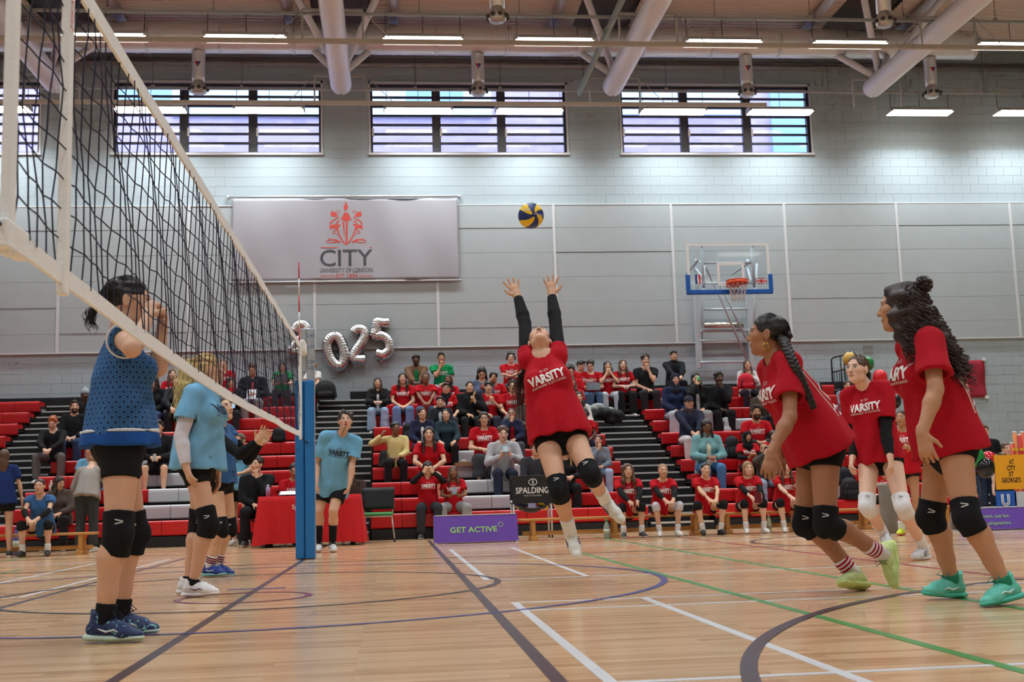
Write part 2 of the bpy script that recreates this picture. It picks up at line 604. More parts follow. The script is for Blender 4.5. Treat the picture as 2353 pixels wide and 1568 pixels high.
# ------------------------------------------------------------------ windows with glass louvres
m_frame = mat('dark bronze window frame', (58, 58, 66), .45, noise=.05)
m_reveal = mat('white window reveal', (212, 214, 216), .6, noise=.03)
m_act = mat('white louvre actuator', (225, 225, 222), .4, noise=.02)
for wi, (xa, xb) in enumerate(WINS):
    w = empty('window_%d' % (wi + 1), ((xa + xb) / 2, WY, WZ0), kind='structure')
    fr = MB()
    fr.box((xa, WY + .08, WZ0), (xb, WY + .2, WZ0 + .05)); fr.box((xa, WY + .08, WZ1 - .07), (xb, WY + .2, WZ1))
    fr.obj('window_frame', m_frame, w)
    sill = MB().box((xa - .06, WY - .05, WZ0 - .05), (xb + .06, WY + .1, WZ0)).obj('window_sill', m_reveal, w)
    for sx in (xa - .045, xb):
        MB().box((sx, WY - .012, WZ0), (sx + .045, WY + .1, WZ1 + .045)).obj('window_reveal', m_reveal, w)
    MB().box((xa - .045, WY - .012, WZ1), (xb + .045, WY + .1, WZ1 + .045)).obj('window_reveal', m_reveal, w)
    bw = (xb - xa) / 3
    for i in range(4):
        cx = xa + i * bw
        hw = .05 if i in (0, 3) else .10
        MB().box((max(xa, cx - hw), WY + .07, WZ0 + .05), (min(xb, cx + hw), WY + .2, WZ1 - .07)).obj('mullion', m_frame, w)
        if i in (1, 2) or i == 0:
            MB().box((cx + hw - .02, WY + .03, WZ0 + .42), (cx + hw + .025, WY + .09, WZ0 + .62)).obj('louvre_actuator', m_act, w)
    nl = 7
    ph = (WZ1 - WZ0 - .12) / nl
    for i in range(3):
        x0, x1 = xa + i * bw + (.05 if i == 0 else .10), xa + (i + 1) * bw - (.05 if i == 2 else .10)
        for j in range(nl):
            z0 = WZ0 + .05 + j * ph
            MB().obox(((x0 + x1) / 2, WY + .135, z0 + ph / 2), ((x1 - x0) / 2, 0, 0), (0, .004, .001), (0, -.012, ph / 2 - .002)).obj('louvre_pane', glass_mat('louvre glass', (.95, .97, 1.0), .025), w)
            if j:
                MB().box((x0, WY + .105, z0 - .026), (x1, WY + .165, z0 + .022)).obj('louvre_rail', m_frame, w)

# the building across the yard, seen through the louvres
def brick_mat():
    m, nt, b = new_mat('pale brick facade')
    N, L = nt.nodes, nt.links
    tc = N.new('ShaderNodeTexCoord')
    mp = N.new('ShaderNodeMapping'); mp.inputs['Rotation'].default_value = (math.pi / 2, 0, 0)
    L.new(tc.outputs['Object'], mp.inputs[0])
    br = N.new('ShaderNodeTexBrick'); br.inputs['Scale'].default_value = 1.0
    br.inputs['Brick Width'].default_value = .45; br.inputs['Row Height'].default_value = .15; br.inputs['Mortar Size'].default_value = .008
    br.inputs['Color1'].default_value = (*srgb(194, 182, 220), 1); br.inputs['Color2'].default_value = (*srgb(180, 168, 212), 1)
    br.inputs['Mortar'].default_value = (*srgb(190, 178, 214), 1)
    L.new(mp.outputs[0], br.inputs[0]); L.new(br.outputs[0], b.inputs['Base Color'])
    b.inputs['Roughness'].default_value = .9
    return m
nbld = empty('brick_building', (3, WY + 9, -.5), 'lavender brick building with pale blue panels outside the high windows', 'building')
MB().box((-30, WY + 9, -.5), (40, WY + 12, 22)).obj('facade', brick_mat(), nbld)
m_pan = mat('pale blue facade panel', (150, 196, 246), .7, noise=.04, nscale=1)
m_pan2 = mat('white facade panel', (205, 232, 250), .7, noise=.03, nscale=1)
for (x0, x1, z0, z1, mm) in ((-12.5, -7.5, 13.6, 15.4, m_pan), (-10, -4.2, 10.6, 11.4, m_pan), (-5.6, -.6, 12.6, 15.2, m_pan2), (-7.5, -1.2, 12.9, 16.2, m_pan), (-4.4, -1.6, 10.2, 11.0, m_pan),
                         (.2, 4.3, 12.6, 16.4, m_pan2), (1.6, 3.4, 12.9, 15.6, m_pan), (0.0, 4.2, 10.3, 11.3, m_pan), (8.2, 12.4, 12.7, 16, m_pan2), (8.4, 11.5, 10.5, 11.2, m_pan), (13.4, 14.6, 10.2, 16, m_pan)):
    MB().box((x0, WY + 8.9 - random.random() * .04, z0), (x1, WY + 9.02, z1)).obj('facade_panel', mm, nbld)
tag(MB().box((-40, WY + .35, -.6), (50, WY + 20, -.5)).obj('yard_ground', mat('yard paving', (150, 150, 150), .9)), kind='structure')

# ------------------------------------------------------------------ roof trusses, ties, ducts, lamps
m_steel = mat('cream painted steel tube', (226, 226, 230), .38, noise=.03, nscale=3)
m_thin = mat('grey painted steel', (170, 172, 170), .5, noise=.04)
TZ, TEND = 9.5, 24.6
names_t = ['leftmost thick white roof truss tube behind the volleyball net', 'thick white roof truss tube above the silver 2025 balloons', 'thick white roof truss tube pointing down above the jumping player',
           'thick white roof truss tube above the basketball hoop on the right', 'far right roof truss tube past the last lamp']
for x, lb in zip(TRX[:4], names_t):
    t = empty('roof_truss', (x, TEND, TZ), lb, 'roof truss')
    MB().tube([(x, -8, TZ), (x, TEND - .12, TZ), (x, TEND - .03, TZ), (x, TEND, TZ)], [.225, .225, .21, .16], 24).obj('bottom_chord', m_steel, t)
    for sx in (-1.15, 1.15):
        MB().tube([(x + sx, -8, DECK - .12), (x + sx, WY, DECK - .12)], .10, 12).obj('top_chord', m_steel, t)
        for yy, ye in ((TEND - .5, WY - 1.3), (TEND - .5, TEND - 2.4), (TEND - 4.6, TEND - 2.4), (TEND - 4.6, TEND - 6.6), (TEND - 8.6, TEND - 6.6), (TEND - 8.6, TEND - 10.6)):
            MB().tube([(x, yy, TZ + .05), (x + sx, ye, DECK - .12)], .075, 12).obj('strut', m_steel, t)
    # hanger frame that carries the tie bars
    for yy in (24.3, 20.9):
        h = MB()
        for sx in (-.55, .55):
            h.box((x + sx - .018, yy - .018, 9.0), (x + sx + .018, yy + .018, 9.62))
        h.box((x - .55, yy - .018, 9.60), (x + .55, yy + .018, 9.64))
        for sx in (-1, 1):
            h.tube([(x + sx * .56, yy, 9.6), (x + sx * 1.1, yy, 9.05)], .008, 6)
        h.obj('hanger_frame', m_thin, t)
    MB().tube([(x, TEND - .1, TZ - .2), (x, TEND - .1, TZ - .55)], [.03, .012], 8).obj('rod', m_thin, t)
for yy, lb in ((24.3, 'long cream tie bar crossing just in front of the high windows'), (20.9, 'long cream tie bar crossing near the top of the hall')):
    MB_ = MB().box((-12.9, yy - .035, 8.98), (9.3 if yy > 24 else 19.9, yy + .035, 9.06))
    tag(MB_.obj('tie_bar', mat('cream tie bar', (188, 178, 166), .5)), lb, 'bar')
v0, v1 = P(1432, -6, 20.5), P(1330, 215, 24.9)
tag(MB().obox((v0 + v1) / 2, (v1 - v0) / 2, (.035, 0, 0), (0, .03, .07)).obj('diagonal_brace', mat('pale green steel', (150, 168, 164), .5)), 'thin grey green diagonal brace beside the middle truss tube', 'brace')

# foil-wrapped air duct with drop nozzles
def foil_mat():
    m, nt, b = new_mat('crumpled duct foil')
    N, L = nt.nodes, nt.links
    tc = N.new('ShaderNodeTexCoord')
    n = N.new('ShaderNodeTexNoise'); n.inputs['Scale'].default_value = 9; n.inputs['Detail'].default_value = 5
    L.new(tc.outputs['Object'], n.inputs[0])
    bp = N.new('ShaderNodeBump'); bp.inputs['Strength'].default_value = .5; bp.inputs['Distance'].default_value = .03
    L.new(n.outputs[0], bp.inputs['Height']); L.new(bp.outputs[0], b.inputs['Normal'])
    b.inputs['Base Color'].default_value = (*srgb(222, 222, 224), 1); b.inputs['Metallic'].default_value = .55; b.inputs['Roughness'].default_value = .38
    return m
m_foil = foil_mat()
DY, DZ, DR = 24.95, 10.70, .33
duct = empty('air_duct', (0, DY, DZ), 'big foil wrapped air duct running under the roof', 'duct')
xx = -7.2
while xx < 13.2:
    L_ = 1.55
    MB().tube([(xx, DY, DZ), (xx + .04, DY, DZ), (xx + L_ - .04, DY, DZ), (xx + L_, DY, DZ)], [DR * .985, DR, DR, DR * .985], 24).obj('duct_section', m_foil, duct)
    MB().tube([(xx + L_ - .03, DY, DZ), (xx + L_ + .03, DY, DZ)], DR + .008, 24).obj('duct_joint', mat('foil tape', (215, 215, 216), .35, metal=.6), duct)
    xx += L_
m_noz = mat('pale nozzle metal', (190, 190, 188), .4, metal=.5)
_nl = ['behind the net on the left', 'above the second window', 'above the third window', 'at the far right']
for x, ln in zip((-3.03, 3.01, 9.10, 13.45), _nl):
    nz = empty('air_nozzle', (x, DY, 9.5), 'foil drop duct with red and blue triangle sticker ' + ln, 'air nozzle')
    d = MB(); d.lathe([(.125, 9.72), (.14, 9.8), (.14, 10.33), (.15, 10.36), (.14, 10.38)], (x, DY, 0), 18); d.obj('drop_pipe', m_foil, nz)
    h = MB().lathe([(.13, 9.44), (.17, 9.5), (.17, 9.6), (.13, 9.66), (.1, 9.74)], (x, DY, 0), 16); h.obj('nozzle_head', m_noz, nz)
    for k in range(8):
        a = k * math.pi / 4 + .2
        c = np.array([x + .165 * math.cos(a), DY + .165 * math.sin(a), 9.54])
        MB().tube([c, c + np.array([math.cos(a), math.sin(a), -.4]) * .055], [.045, .03], 8).obj('jet', mat('dark jet', (70, 70, 72), .5), nz)
    for sgn, mm in ((-1, mat('sticker red', (196, 40, 44), .5)), (1, mat('sticker blue', (40, 62, 150), .5))):
        MB().poly([(x, DY - .142, 10.12), (x + sgn * .068, DY - .128, 10.12), (x, DY - .142, 9.99)][::sgn], (0, -.004, 0)).obj('sticker', mm, nz)
for x, lb in ((3.05, 'air nozzle cut by the top edge near the middle'), (10.45, 'air nozzle cut by the top edge on the right')):
    nz = empty('air_nozzle', (x, 20.6, 9.5), lb, 'air nozzle')
    MB().lathe([(.13, 9.30), (.17, 9.36), (.17, 9.46), (.13, 9.52), (.1, 9.6)], (x, 20.6, 0), 16).obj('nozzle_head', m_noz, nz)
    MB().lathe([(.14, 9.58), (.14, 10.9)], (x, 20.6, 0), 16).obj('drop_pipe', m_foil, nz)
    for k in range(8):
        a = k * math.pi / 4 + .2
        c = np.array([x + .165 * math.cos(a), 20.6 + .165 * math.sin(a), 9.4])
        MB().tube([c, c + np.array([math.cos(a), math.sin(a), -.4]) * .055], [.045, .03], 8).obj('jet', mat('dark jet', (70, 70, 72), .5), nz)

m_pipe = mat('thin grey pipe', (150, 150, 150), .45, metal=.3)
tag(MB().tube([(-12.9, WY - .25, 10.82), (19.9, WY - .25, 10.82)], .07, 12).obj('wall_pipe', m_pipe), 'thin grey pipe running along the wall above the windows', 'pipe')
tag(MB().tube([(-12.9, WY - .1, 10.98), (19.9, WY - .1, 10.98)], .03, 8).obj('wall_pipe', m_pipe), 'thinnest pipe along the wall just under the roof deck', 'pipe')

# lamps
m_house = mat('white lamp housing', (196, 198, 198), .45, noise=.02)
m_diff = mat('lamp diffuser', (255, 250, 238), .4, noise=0, emit=LAMP_GLOW)
m_diff.cycles.emission_sampling = 'NONE'
m_wire = mat('black wire', (60, 60, 62), .5, noise=0)
ROWY = [26.0, 21.8, 17.0, 11.8, 6.6, 1.0, -5.0]
LX = [-10.3, -7.6, -4.24, -1.64, 1.71, 4.26, 7.63, 10.2, 13.63, 16.3, 18.6]
_near = {-7.6: 'at the left edge behind the net', -4.24: 'behind the slanting net tape', -1.64: 'in front of the first window right bay', 1.71: 'in front of the second window left bay',
         4.26: 'in front of the second window right bay', 7.63: 'in front of the third window left bay', 10.2: 'in front of the third window right bay', 13.63: 'on the dark wall right of the windows', 16.3: 'cut by the right edge', -10.3: 'past the left edge', 18.6: 'past the right edge'}


def lamp(x, y, z, label, group, power=1.0, detail=True):
    t = empty('lamp_batten', (x, y, z), label, 'lamp', group)
    hw, hd = .79, .17
    MB().poly([(x - hw, y - hd, z + .03), (x - hw, y + hd, z + .03), (x - hw, y + hd * .55, z + .12), (x - hw, y - hd * .55, z + .12)], (2 * hw, 0, 0)).obj('housing', m_house, t)
    MB().box((x - hw + .03, y - hd + .012, z - .012), (x + hw - .03, y + hd - .012, z + .031)).obj('diffuser', m_diff, t)
    if detail:
        for sx in (-.75, .75):
            MB().box((x + sx - .025, y - hd - .004, z - .004), (x + sx + .025, y + hd + .004, z + .05)).obj('end_cap', m_house, t)
        for sx in (-.72, 0, .72):
            MB().tube([(x + sx, y, z + .11), (x + sx, y, 9.905)], .007, 5).obj('hanger_wire', m_wire, t)
    ld = bpy.data.lights.new('lamp_light', 'AREA'); ld.shape = 'RECTANGLE'; ld.size = 1.5; ld.size_y = .3
    ld.energy = LAMP_W * power; ld.color = (.90, .965, 1.0); ld.spread = math.radians(130)
    lo = bpy.data.objects.new('lamp_light', ld); COL.objects.link(lo); lo.parent = t; lo.location = (0, 0, -.02)
    return t


for ri, yy in enumerate(ROWY):
    for x in (LX[1:-1] if ri < 2 else [-10, -4, 2, 8, 14]):
        if ri == 0:
            lb = 'lit white roof batten nearest the wall ' + _near[x]
        elif ri == 1:
            lb = 'lit white roof batten in the upper row ' + {-7.6: 'far left', -4.24: 'left of the first nozzle', -1.64: 'right of the first nozzle', 1.71: 'left of the second nozzle', 4.26: 'right of the second nozzle', 7.63: 'left of the third nozzle', 10.2: 'right of the third nozzle', 13.63: 'beside the right truss tube', 16.3: 'at the right edge'}.get(x, 'beyond the picture')
        else:
            lb = 'roof batten over the court above the picture'
        g = ('battens nearest the wall', 'battens of the upper row')[ri] if ri < 2 else 'battens over the court out of view'
        lamp(x, yy, 9.42 if ri == 0 else 9.40, lb, g, detail=ri < 2, power=1.5 if ri == 0 else 1.0 if ri == 1 else 2.3)
for ri, yy in enumerate(ROWY[:2]):
    r = empty('lamp_rail', (0, yy, 9.93), ('grey lamp rail in front of the high windows', 'grey lamp rail above the upper lamps')[ri], 'rail')
    MB().box((-12.9, yy - .03, 9.91), (19.9, yy + .03, 9.96)).obj('trunking', m_thin, r)
    for k in range(17):
        x = -12 + 1.95 * k
        MB().tube([(x, yy, 9.95), (x, yy, DECK)], .006, 5).obj('drop_rod', m_wire, r)
        MB().box((x - .035, yy - .03, 9.95), (x + .035, yy + .03, 10.01)).obj('clamp', m_thin, r)
# ================================================================== BLEACHERS
RY, RRUN = 19.40, .74                          # front face of the first row, run per row
RZ = [.42, .67, .95, 1.235, 1.53, 1.82, 2.11, 2.40, 2.685, 2.975]
m_red = mat('red seat plastic', (200, 22, 30), .35, noise=.05, nscale=4)
m_wht = mat('white seat plastic', (205, 206, 210), .35, noise=.03, nscale=4)
m_blk = mat('black bleacher steel', (20, 20, 22), .6, noise=.1)
m_nose = mat('pale step nosing', (196, 200, 196), .4, noise=.05)
m_tread = mat('black tread carpet', (26, 26, 28), .85, noise=.1)
ROWF = [RY + RRUN * k for k in range(10)]


def seat_mesh(w, mt):
    """moulded bench module: rounded, with a front that leans back towards its foot"""
    h, d, g = .235, .40, .004
    prof = [(0.03, -h), (.012, -h + .02), (0, -.05), (.006, -.018), (.03, 0), (d - .03, -.004), (d, -.03), (d, -.09), (.08, -.10), (.08, -h)]
    x0, x1 = -w / 2 + g, w / 2 - g
    n = len(prof)
    v = [(x0, a, b) for a, b in prof] + [(x1, a, b) for a, b in prof]
    f = [tuple(range(n))[::-1], tuple(range(n, 2 * n))] + [(i, n + i, n + (i + 1) % n, (i + 1) % n) for i in range(n)]
    f = [q[::-1] for q in f]
    mb = MB(); mb.add(v, f)
    return mb.mesh('seat_module', mt)


BANKS = [(-10.6, -6.5, 'left'), (-5.22, -.63, 'second'), (.63, 5.2, 'third'), (6.34, 11.1, 'right')]
# places of white modules in the photograph: (row, x pixel from, x pixel to)
WHITE = [(2, 345, 425), (1, 335, 445), (0, 300, 420)]
WHT_AT = {1: [], 2: [], 3: []}
_white_px = [(385, 1085, 5), (360, 1052, 4), (395, 1052, 4), (385, 1090, 3), (350, 1090, 3), (350, 1130, 2), (400, 1130, 2), (430, 1130, 2), (350, 1170, 1), (390, 1170, 1), (420, 1170, 1),
             (1100, 1018, 5), (1085, 1050, 4), (1110, 1082, 3), (1140, 1085, 3), (1190, 1082, 3), (1120, 1118, 2), (1150, 1118, 2), (1180, 1118, 2), (1130, 1152, 1), (1160, 1152, 1), (1120, 1152, 1),
             (1530, 926, 8), (1640, 982, 6), (1670, 982, 6), (1700, 982, 6), (1925, 1130, 1), (1945, 1130, 1), (1925, 945, 7)]
bank_roots = []
for bi, (xa, xb, nm) in enumerate(BANKS):
    lb = {'left': 'bank of empty red seats cut off by the left edge', 'second': 'bank of red and white seats behind the net and table',
          'third': 'crowded middle bank of red and white bleacher seats', 'right': 'crowded right bank of red bleacher seats under the hoop'}[nm]
    t = empty('bleacher', ((xa + xb) / 2, RY, 0), lb, 'bleacher'); bank_roots.append(t)
    n = max(1, int(round((xb - xa) / .51))); w = (xb - xa) / n
    mr, mw = seat_mesh(w, m_red), seat_mesh(w, m_wht)
    org = wpos(t)
    whites = set()
    for (px, py, k) in _white_px:
        q = P(px, py, ROWF[k])
        if xa <= q[0] <= xb: whites.add((k, int((q[0] - xa) / w)))
    for k in range(10):
        for i in range(n):
            o = bpy.data.objects.new('seat_module', mw if (k, i) in whites else mr)
            COL.objects.link(o); o.parent = t
            o.location = Vector((xa + (i + .5) * w, ROWF[k], RZ[k])) - org
        # deck behind the row in front, black riser and its pale edge
        zt = RZ[k] - .42 if k else 0
        MB().box((xa + .01, ROWF[k] + .10, 0 if k == 0 else RZ[k - 1] - .42), (xb - .01, ROWF[k] + .14, RZ[k] - .11)).obj('riser', m_blk, t)
        if k < 9:
            MB().box((xa + .01, ROWF[k] + .12, RZ[k + 1] - .45), (xb - .01, ROWF[k + 1] + .12, RZ[k + 1] - .42)).obj('deck', m_tread, t)
    MB().box((xa + .01, RY + .02, 0), (xb - .01, RY + .06, .17)).obj('kick_board', m_blk, t)
    for sx in (xa, xb):
        mb = MB()
        for k in range(1, 10):
            mb.box((sx - .02, ROWF[k] + .1, 0), (sx + .02, ROWF[k] + .86 if k < 9 else WY - .1, RZ[k] - .44))
        tag(mb.obj('side_panel', m_blk, t))
# stepped aisles between the banks: two treads to a row, each with a pale nosing
for (xa, xb, lb) in ((-6.48, -5.24, 'dark stepped aisle at the left beside the empty red seats'), (-.61, .61, 'dark stepped aisle behind the blue post and referee'), (5.22, 6.32, 'dark stepped aisle beside the curly haired bench players'), (11.12, 12.0, 'dark steps at the right end of the bleachers')):
    t = empty('aisle_steps', ((xa + xb) / 2, RY, 0), lb, 'steps')
    for k in range(20):
        y0 = RY + .02 + RRUN * k / 2; z1 = .145 * (k + 1) - .0
        if y0 > WY - .5: break
        MB().box((xa, y0, max(0, z1 - .5)), (xb, y0 + RRUN / 2 + .02, z1)).obj('step', m_tread, t)
        MB().box((xa + .02, y0 - .006, z1 - .028), (xb - .02, y0 + .02, z1 + .003)).obj('nosing', m_nose, t)
# black end rail at the right of the stand
rl = empty('stand_railing', (11.9, 25.2, 2.9), 'black barred railing at the right end of the stand', 'railing')
m_rail = mat('black railing', (22, 22, 24), .4)
_a, _b = P(1908, 823, 26.3), P(1948, 822, 25.6)
zt = _a[2]; x0, x1 = _a[0] - .02, _b[0] + .15
MB().tube([(x0, 26.2, 2.6), (x0, 26.2, zt - .05), (x0 + .06, 26.2, zt), (x1, 26.2, zt + .05), (x1 + .5, 26.0, zt - .25)], .022, 8).obj('top_rail', m_rail, rl)
MB().tube([(x0, 26.2, zt - .35), (x1, 26.2, zt - .28)], .016, 8).obj('mid_rail', m_rail, rl)
for i in range(9):
    x = x0 + .05 + i * .06
    MB().tube([(x, 26.2, 2.5), (x, 26.2, zt - .32)], .011, 6).obj('bar', m_rail, rl)
for x in (x0 + .22, x1):
    MB().tube([(x, 26.2, 2.5), (x, 26.2, zt + .02)], .018, 6).obj('post', m_rail, rl)

# ================================================================== BENCHES
m_wood = mat('varnished gym bench wood', (196, 140, 72), .35, noise=.12, nscale=5)


def bench(x0, x1, y, label, h=.31):
    t = empty('gym_bench', ((x0 + x1) / 2, y, 0), label, 'bench', 'low wooden gym benches')
    MB().box((x0, y - .13, h - .035), (x1, y + .13, h), bev=.008).obj('seat_plank', m_wood, t)
    MB().box((x0 + .05, y - .025, .07), (x1 - .05, y + .025, .13), bev=.006).obj('balance_beam', m_wood, t)
    n = 3
    for i in range(n):
        x = x0 + .2 + (x1 - x0 - .4) * i / (n - 1)
        MB().box((x - .03, y - .11, .06), (x + .03, y + .11, h - .035), bev=.005).obj('leg', m_wood, t)
        MB().box((x - .05, y - .17, 0), (x + .05, y + .17, .06), bev=.008).obj('foot', m_wood, t)
    return t


BYR, BYL = 17.0, 17.55
bench(-7.6, -3.22, BYL, 'wooden gym bench under the blue-shirted player at the left')
bench(2.78, 5.55, BYR, 'wooden gym bench behind the purple sign and drinks bottle')
bench(5.62, 8.1, BYR, 'wooden gym bench under the red-shirted substitutes at the right')
bench(8.16, 9.35, BYR, 'wooden gym bench behind the ponytailed player')

# ================================================================== NET AND POST
m_tape = mat('white net tape', (232, 232, 232), .8, noise=.05, bump=.3, bscale=90)
m_cord = mat('navy net cord', (22, 24, 52), .8, noise=.1)
NY0, NY1 = 3.14, 13.10
def ztop(y): return 2.335 + .04 * (y - 3.9) / 9.2
def zbot(y):
    u = (y - NY0) / (NY1 - NY0)
    return 1.33 - .05 * math.sin(math.pi * min(1, u * 1.4)) * (1 if u < .71 else 0) + (.02 if u > .8 else 0) * (u - .8) * 10 + .0
NX = 0.0
net = empty('volleyball_net', (NX, 8.1, 0), 'dark volleyball net with white edge tapes slanting across the left', 'net')
def ribbon(fn, y0, y1, h, th, nm, n=60):
    mb = MB(); vs, fs = [], []
    for i in range(n + 1):
        y = y0 + (y1 - y0) * i / n; z = fn(y); dx = .0015 * math.sin(y * 5)
        for a, b in ((-th, -h / 2), (th, -h / 2), (th, h / 2), (-th, h / 2)):
            vs.append((NX + dx + a, y, z + b))
    for i in range(n):
        for k in range(4):
            fs.append((4 * i + k, 4 * i + (k + 1) % 4, 4 * i + 4 + (k + 1) % 4, 4 * i + 4 + k))
    fs += [(3, 2, 1, 0), (4 * n, 4 * n + 1, 4 * n + 2, 4 * n + 3)]
    return mb.add(vs, fs).obj(nm, m_tape, net)
ribbon(lambda y: ztop(y) - .03, NY0, NY1, .062, .006, 'top_tape')
ribbon(lambda y: zbot(y), NY0, NY1, .055, .006, 'bottom_tape')
mb = MB()
_rn = random.Random(3)
y = NY0 + .05; ys = []
while y < NY1 - .02:
    ys.append(y); y += .1
zz_ = [i / 10 for i in range(11)]
def node(i, j):
    y = ys[i]; a, b = zbot(y) + .02, ztop(y) - .06
    rr = _rn.random
    fy = .012 * math.sin(i * 1.7 + j * 2.3) + .008 * math.sin(i * .37 + j)
    return np.array([NX + .01 * math.sin(i * .9 + j * .8), y + fy + (.018 if j == 0 else 0) * math.sin(i * 2.1), a + (b - a) * zz_[j] + .006 * math.sin(i * 2.9 + j)])
G = [[node(i, j) for j in range(11)] for i in range(len(ys))]
for i in range(len(ys)):
    mb.tube([G[i][j] for j in range(11)], .0026, 5, cap=False)
for j in range(1, 10):
    mb.tube([G[i][j] for i in range(len(ys))], .0026, 5, cap=False)
mb.obj('mesh_cords', m_cord, net)['kind'] = 'stuff'
for (y, w, nm) in ((3.68, .055, 'side_band'), (NY0 + .01, .05, 'end_band'), (NY1, .05, 'end_band')):
    MB().box((NX - .014, y - w / 2, zbot(y) - .06), (NX + .014, y + w / 2, ztop(y) + .01), bev=.006).obj(nm, m_tape, net)
MB().box((NX - .011, NY1 - .14, zbot(NY1) - .03), (NX + .011, NY1 - .09, ztop(NY1)), bev=.005).obj('side_band', m_tape, net)
flat_text('band_lettering', 'MIKASA', (NX + .016, 3.68, 2.18), (0, 0, 1), (0, -1, 0), .03, mat('red print', (196, 50, 50), .7), net, off=.002)
MB().box((NX - .02, NY0 - .05, zbot(NY0) - .05), (NX + .02, NY0 + .14, zbot(NY0) + .03), bev=.008).obj('corner_patch', m_tape, net)
MB().tube([PX(42, 540, NX), PX(0, 515, NX), PX(-60, 480, NX)], .006, 6).obj('tension_rope', m_cord, net)
# red and white antenna
an = empty('net_antenna', (NX, 13.03, 1.36), 'thin red and white striped antenna rising at the far net end', 'antenna')
_rd, _wh = mat('antenna red', (190, 38, 42), .4), mat('antenna white', (222, 222, 220), .4)
for i in range(10):
    z = 1.40 + i * .187
    MB().tube([(NX, 13.0, z), (NX, 13.0, z + .187)], .0075, 8).obj('stripe', _wh if i % 2 == 0 else _rd, an)
# far post with blue pad
pt = empty('net_post', (.02, 13.55, 0), 'far net post in a tall blue crash pad', 'net post')
m_pad = mat('blue vinyl crash pad', (22, 110, 178), .5, noise=.06, nscale=3, bump=.3, bscale=14)
MB().box((-.09, 13.45, 0.005), (.012, 13.66, 2.0), bev=.015).obj('pad', m_pad, pt)
MB().box((.018, 13.43, 0.005), (.125, 13.66, 2.0), bev=.015).obj('pad', m_pad, pt)
m_alu = mat('brushed aluminium post', (186, 192, 196), .35, metal=.5)
MB().box((.04, 13.50, .01), (.13, 13.60, 2.6), bev=.012).obj('upright', m_alu, pt)
MB().box((-.03, 13.50, 2.1), (.04, 13.58, 2.6), bev=.01).obj('slider', m_alu, pt)
for z, tx in ((2.50, '2.43'), (2.37, '2.35'), (2.20, '2.24'), (2.13, '2.20')):
    flat_text('height_mark', tx, (.088, 13.498, z), (1, 0, 0), (0, 0, 1), .035, mat('blue print', (40, 84, 150), .6), pt)
MB().tube([(.0, 13.2, 2.34), (.03, 13.5, 2.40)], .012, 6).obj('net_cable', m_tape, pt)
MB().box((-.02, 13.12, 2.28), (.05, 13.5, 2.42), bev=.02).obj('strap', m_tape, pt)
MB().tube([(.0, 13.1, 1.33), (.06, 13.5, 1.28)], .008, 6).obj('lower_rope', m_cord, pt)

# ================================================================== BALL
def ball_mat():
    m, nt, b = new_mat('blue and yellow swirl ball')
    N, L = nt.nodes, nt.links
    tc = N.new('ShaderNodeTexCoord'); sp = N.new('ShaderNodeSeparateXYZ'); L.new(tc.outputs['Object'], sp.inputs[0])
    def mth(op, a, b_=None, c=None):
        n = N.new('ShaderNodeMath'); n.operation = op
        for i, v in enumerate((a, b_, c)):
            if v is None: continue
            if isinstance(v, (int, float)): n.inputs[i].default_value = v
            else: L.new(v, n.inputs[i])
        return n.outputs[0]
    ang = mth('ARCTAN2', sp.outputs[2], sp.outputs[0])
    rad = mth('SQRT', mth('ADD', mth('MULTIPLY', sp.outputs[0], sp.outputs[0]), mth('MULTIPLY', sp.outputs[2], sp.outputs[2])))
    w = mth('SINE', mth('ADD', mth('MULTIPLY', ang, 4.0), mth('MULTIPLY', rad, 26.0)))
    k = mth('GREATER_THAN', w, 0.12)
    k2 = mth('GREATER_THAN', rad, 0.022)
    f = mth('MULTIPLY', k, k2)
    mx = N.new('ShaderNodeMixRGB'); L.new(f, mx.inputs[0])
    mx.inputs[1].default_value = (*srgb(24, 46, 112), 1); mx.inputs[2].default_value = (*srgb(246, 200, 24), 1)
    L.new(mx.outputs[0], b.inputs['Base Color']); b.inputs['Roughness'].default_value = .45
    bp = N.new('ShaderNodeBump'); bp.inputs['Strength'].default_value = .3; bp.inputs['Distance'].default_value = .004
    L.new(w, bp.inputs['Height']); L.new(bp.outputs[0], b.inputs['Normal'])
    return m
m_ball = ball_mat()


def ball(c, r, label, tilt=0.0):
    """eighteen-panel volleyball: a sphere with raised panels"""
    n, m = 48, 24
    mb = MB(); mb.sphere((0, 0, 0), r, n, m)
    vs = np.array(mb.v)
    ang = np.arctan2(vs[:, 2], vs[:, 0]); rad = np.hypot(vs[:, 0], vs[:, 2]); w = np.sin(4 * ang + 26 * rad)
    vs *= (1 - .012 * np.exp(-(w - .12) ** 2 * 90))[:, None]
    mb.v = [tuple(v) for v in vs]
    o = bpy.data.objects.new('volleyball', mb.mesh('volleyball', m_ball)); COL.objects.link(o)
    o.location = Vector(c); o.rotation_euler = (.15, tilt, .25)
    return tag(o, label, 'ball')
BALLC = P(1220, 496, 9.3)
bl = ball(BALLC, .105, 'blue and yellow volleyball in the air above the jumping player', .5)
_bo = np.array([0, 0, 0.])
for tx, pos, ang in (('MIKASA', (.035, -.102, .012), .35), ('FIVB', (-.062, -.088, .0), .5)):
    V, T_ = text_tris(tx)
    h = .017
    W = np.array([[pos[0] + (v[0] * math.cos(ang) - v[1] * math.sin(ang)) * h, 0, pos[2] + (v[0] * math.sin(ang) + v[1] * math.cos(ang)) * h] for v in V])
    W[:, 1] = -np.sqrt(np.maximum(.1062 ** 2 - W[:, 0] ** 2 - W[:, 2] ** 2, 1e-5))
    link('ball_lettering', mesh_np('ball_lettering', W, None, mat('white print', (230, 230, 228), .6), False, T_), bl)
